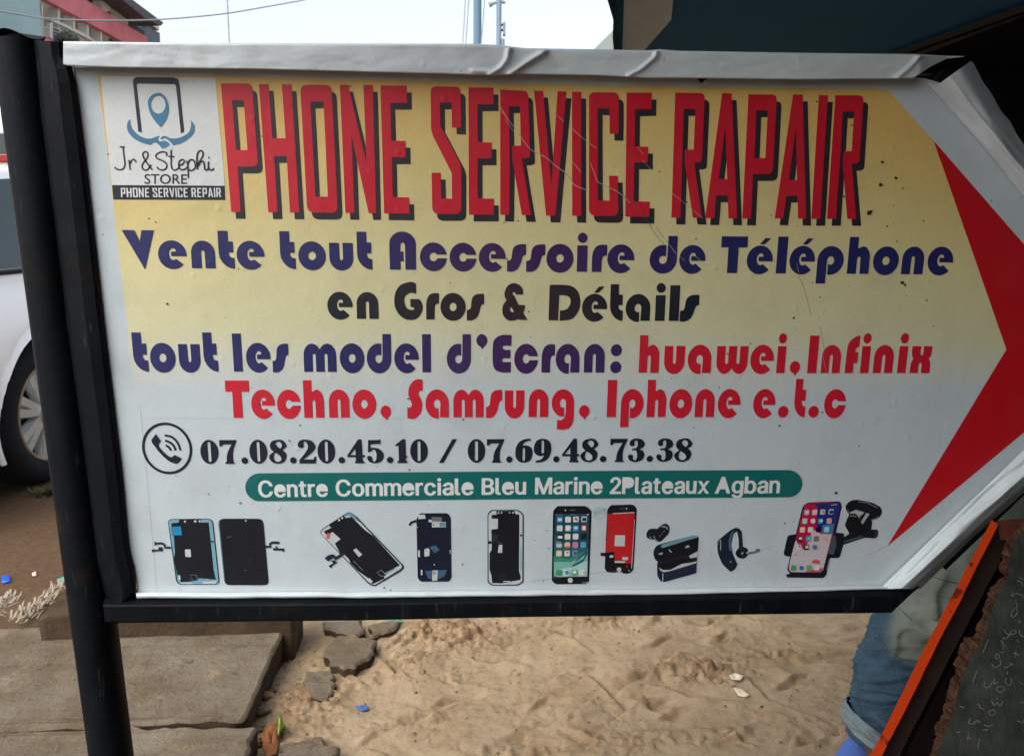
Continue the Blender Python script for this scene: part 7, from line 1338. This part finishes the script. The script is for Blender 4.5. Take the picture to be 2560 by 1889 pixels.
# folds across the knee
for r in P1:
    for k, p in enumerate(r):
        x, y = proj(p); h = 0
        for pl, wd, amp in (([(2240,1560),(2270,1558),(2310,1588),(2345,1560),(2390,1530)], 15, .024), ([(2240,1565),(2228,1600),(2225,1640)], 14, .014), ([(2330,1540),(2325,1480),(2350,1440)], 15, .016), ([(2140,1700),(2146,1745),(2160,1780)], 9, .010), ([(2150,1786),(2180,1790),(2215,1815)], 9, .012), ([(2160,1690),(2200,1700),(2250,1690)], 10, .008), ([(2180,1620),(2215,1625),(2250,1660),(2290,1670)], 10, .010), ([(2150,1740),(2190,1752),(2240,1745)], 9, .007), ([(2200,1690),(2260,1740)], 20, .003)):
            for q0, q1 in zip(pl, pl[1:]):
                d0 = np.array(q1, float) - q0; t_ = max(0, min(1, ((x - q0[0]) * d0[0] + (y - q0[1]) * d0[1]) / d0.dot(d0)))
                h = max(h, amp * math.exp(-(math.hypot(x - q0[0] - d0[0] * t_, y - q0[1] - d0[1] * t_) / wd) ** 2))
        if p.y < YA + .02: p.y -= h; p.z += h * .3
mb.grid(P1, m_jean, True, closed=True); mb.grid(loft(stations(far_, 60), 48, 8), m_jean, True, closed=True)
jo = mb.build("jeans", per)
fade = []
for v in jo.data.vertices:
    x, y = proj(v.co); edge_y = float(np.interp(x, [2150, 2196, 2222, 2260, 2300, 2400], [1575, 1590, 1630, 1650, 1657, 1665])); f = 1 / (1 + math.exp((y - edge_y) / 3.0)); lft = float(np.interp(y, [1480, 1530, 1580, 1640], [2230, 2232, 2225, 2228])); f *= 1 / (1 + math.exp(-(x - lft) / 6.0)); fade.append(f if v.co.x < hip.x + .2 else 0)
at = jo.data.attributes.new('fade', 'FLOAT', 'POINT'); at.data.foreach_set('value', fade)
bv = BVHTree.FromPolygons([v.co for v in jo.data.vertices], [p.vertices for p in jo.data.polygons])
mb = MB()
for pl in ([(2192,1578),(2206,1600),(2222,1625),(2250,1643),(2280,1652),(2310,1657)], [(2245,1516),(2262,1532),(2280,1550)], [(2330,1440),(2360,1450),(2395,1458)], [(2147,1700),(2146,1740),(2152,1780)]):
    pth = []
    for q in spline(pl, 6):
        h = bv.ray_cast(CAM, ray(*q))
        if h[0] is not None: pth.append(h[0] - ray(*q) * .0008)
    if len(pth) > 2: mb.tube(pth, .0007, m_thr, 5)
mb.build("stitching", jo)
cu = [(J(2199, 1848), .066, .072), (J(2196, 1852), .078, .082), (J(2199, 1838), .0815, .0855), (J(2203, 1824), .082, .086), (J(2206, 1812), .0815, .0845), (J(2208, 1806), .076, .080)]
mb = MB(); pts = loft(stations(cu, 40), 64, 5)
for r in pts:
    for p in r: p.z -= (p.x - J(2200, 1830).x) * .48 - .004
mb.grid(pts, m_cuff, True, closed=True); mb.build("trouser_cuff", per)
def slipper(an, sx, hk=1.0):
    mb = MB(); pts = []
    heel = an + V((.02, .06, -.09)); toe = an + V((-.10 * sx, -.20 if sx < 1 else -.13, -.09)); dv = toe - heel
    for i in range(24):
        t = i / 23; c = heel + dv * t; wd = float(np.interp(t, [0, .08, .3, .7, .92, 1], [.022, .042, .042, .052, .048, .02])); ht = float(np.interp(t, [0, .1, .35, .6, .9, 1], [.04, .06, .078, .062, .042, .018])); s_ = Vector((-dv.y, dv.x, 0)).normalized()
        pts.append([c + s_ * math.cos(a) * wd + Vector((0, 0, max(0, math.sin(a)) ** .7 * ht * hk + .004 + .006 * max(0, -math.sin(a)) * 0)) for a in np.linspace(0, 2 * math.pi, 28, endpoint=False)])
    mb.grid(pts, m_shoe, True, closed=True); mb.add(pts[0] + pts[-1], [tuple(range(28)), tuple(range(55, 27, -1))], m_shoe); mb.build("slipper", per)
slipper(ank, 1.5, 1.15); slipper(ank2, -.3)
for o in list(SC.objects):
    if o.type == 'MESH' and o.name.split('.')[0] in ('body',): pass
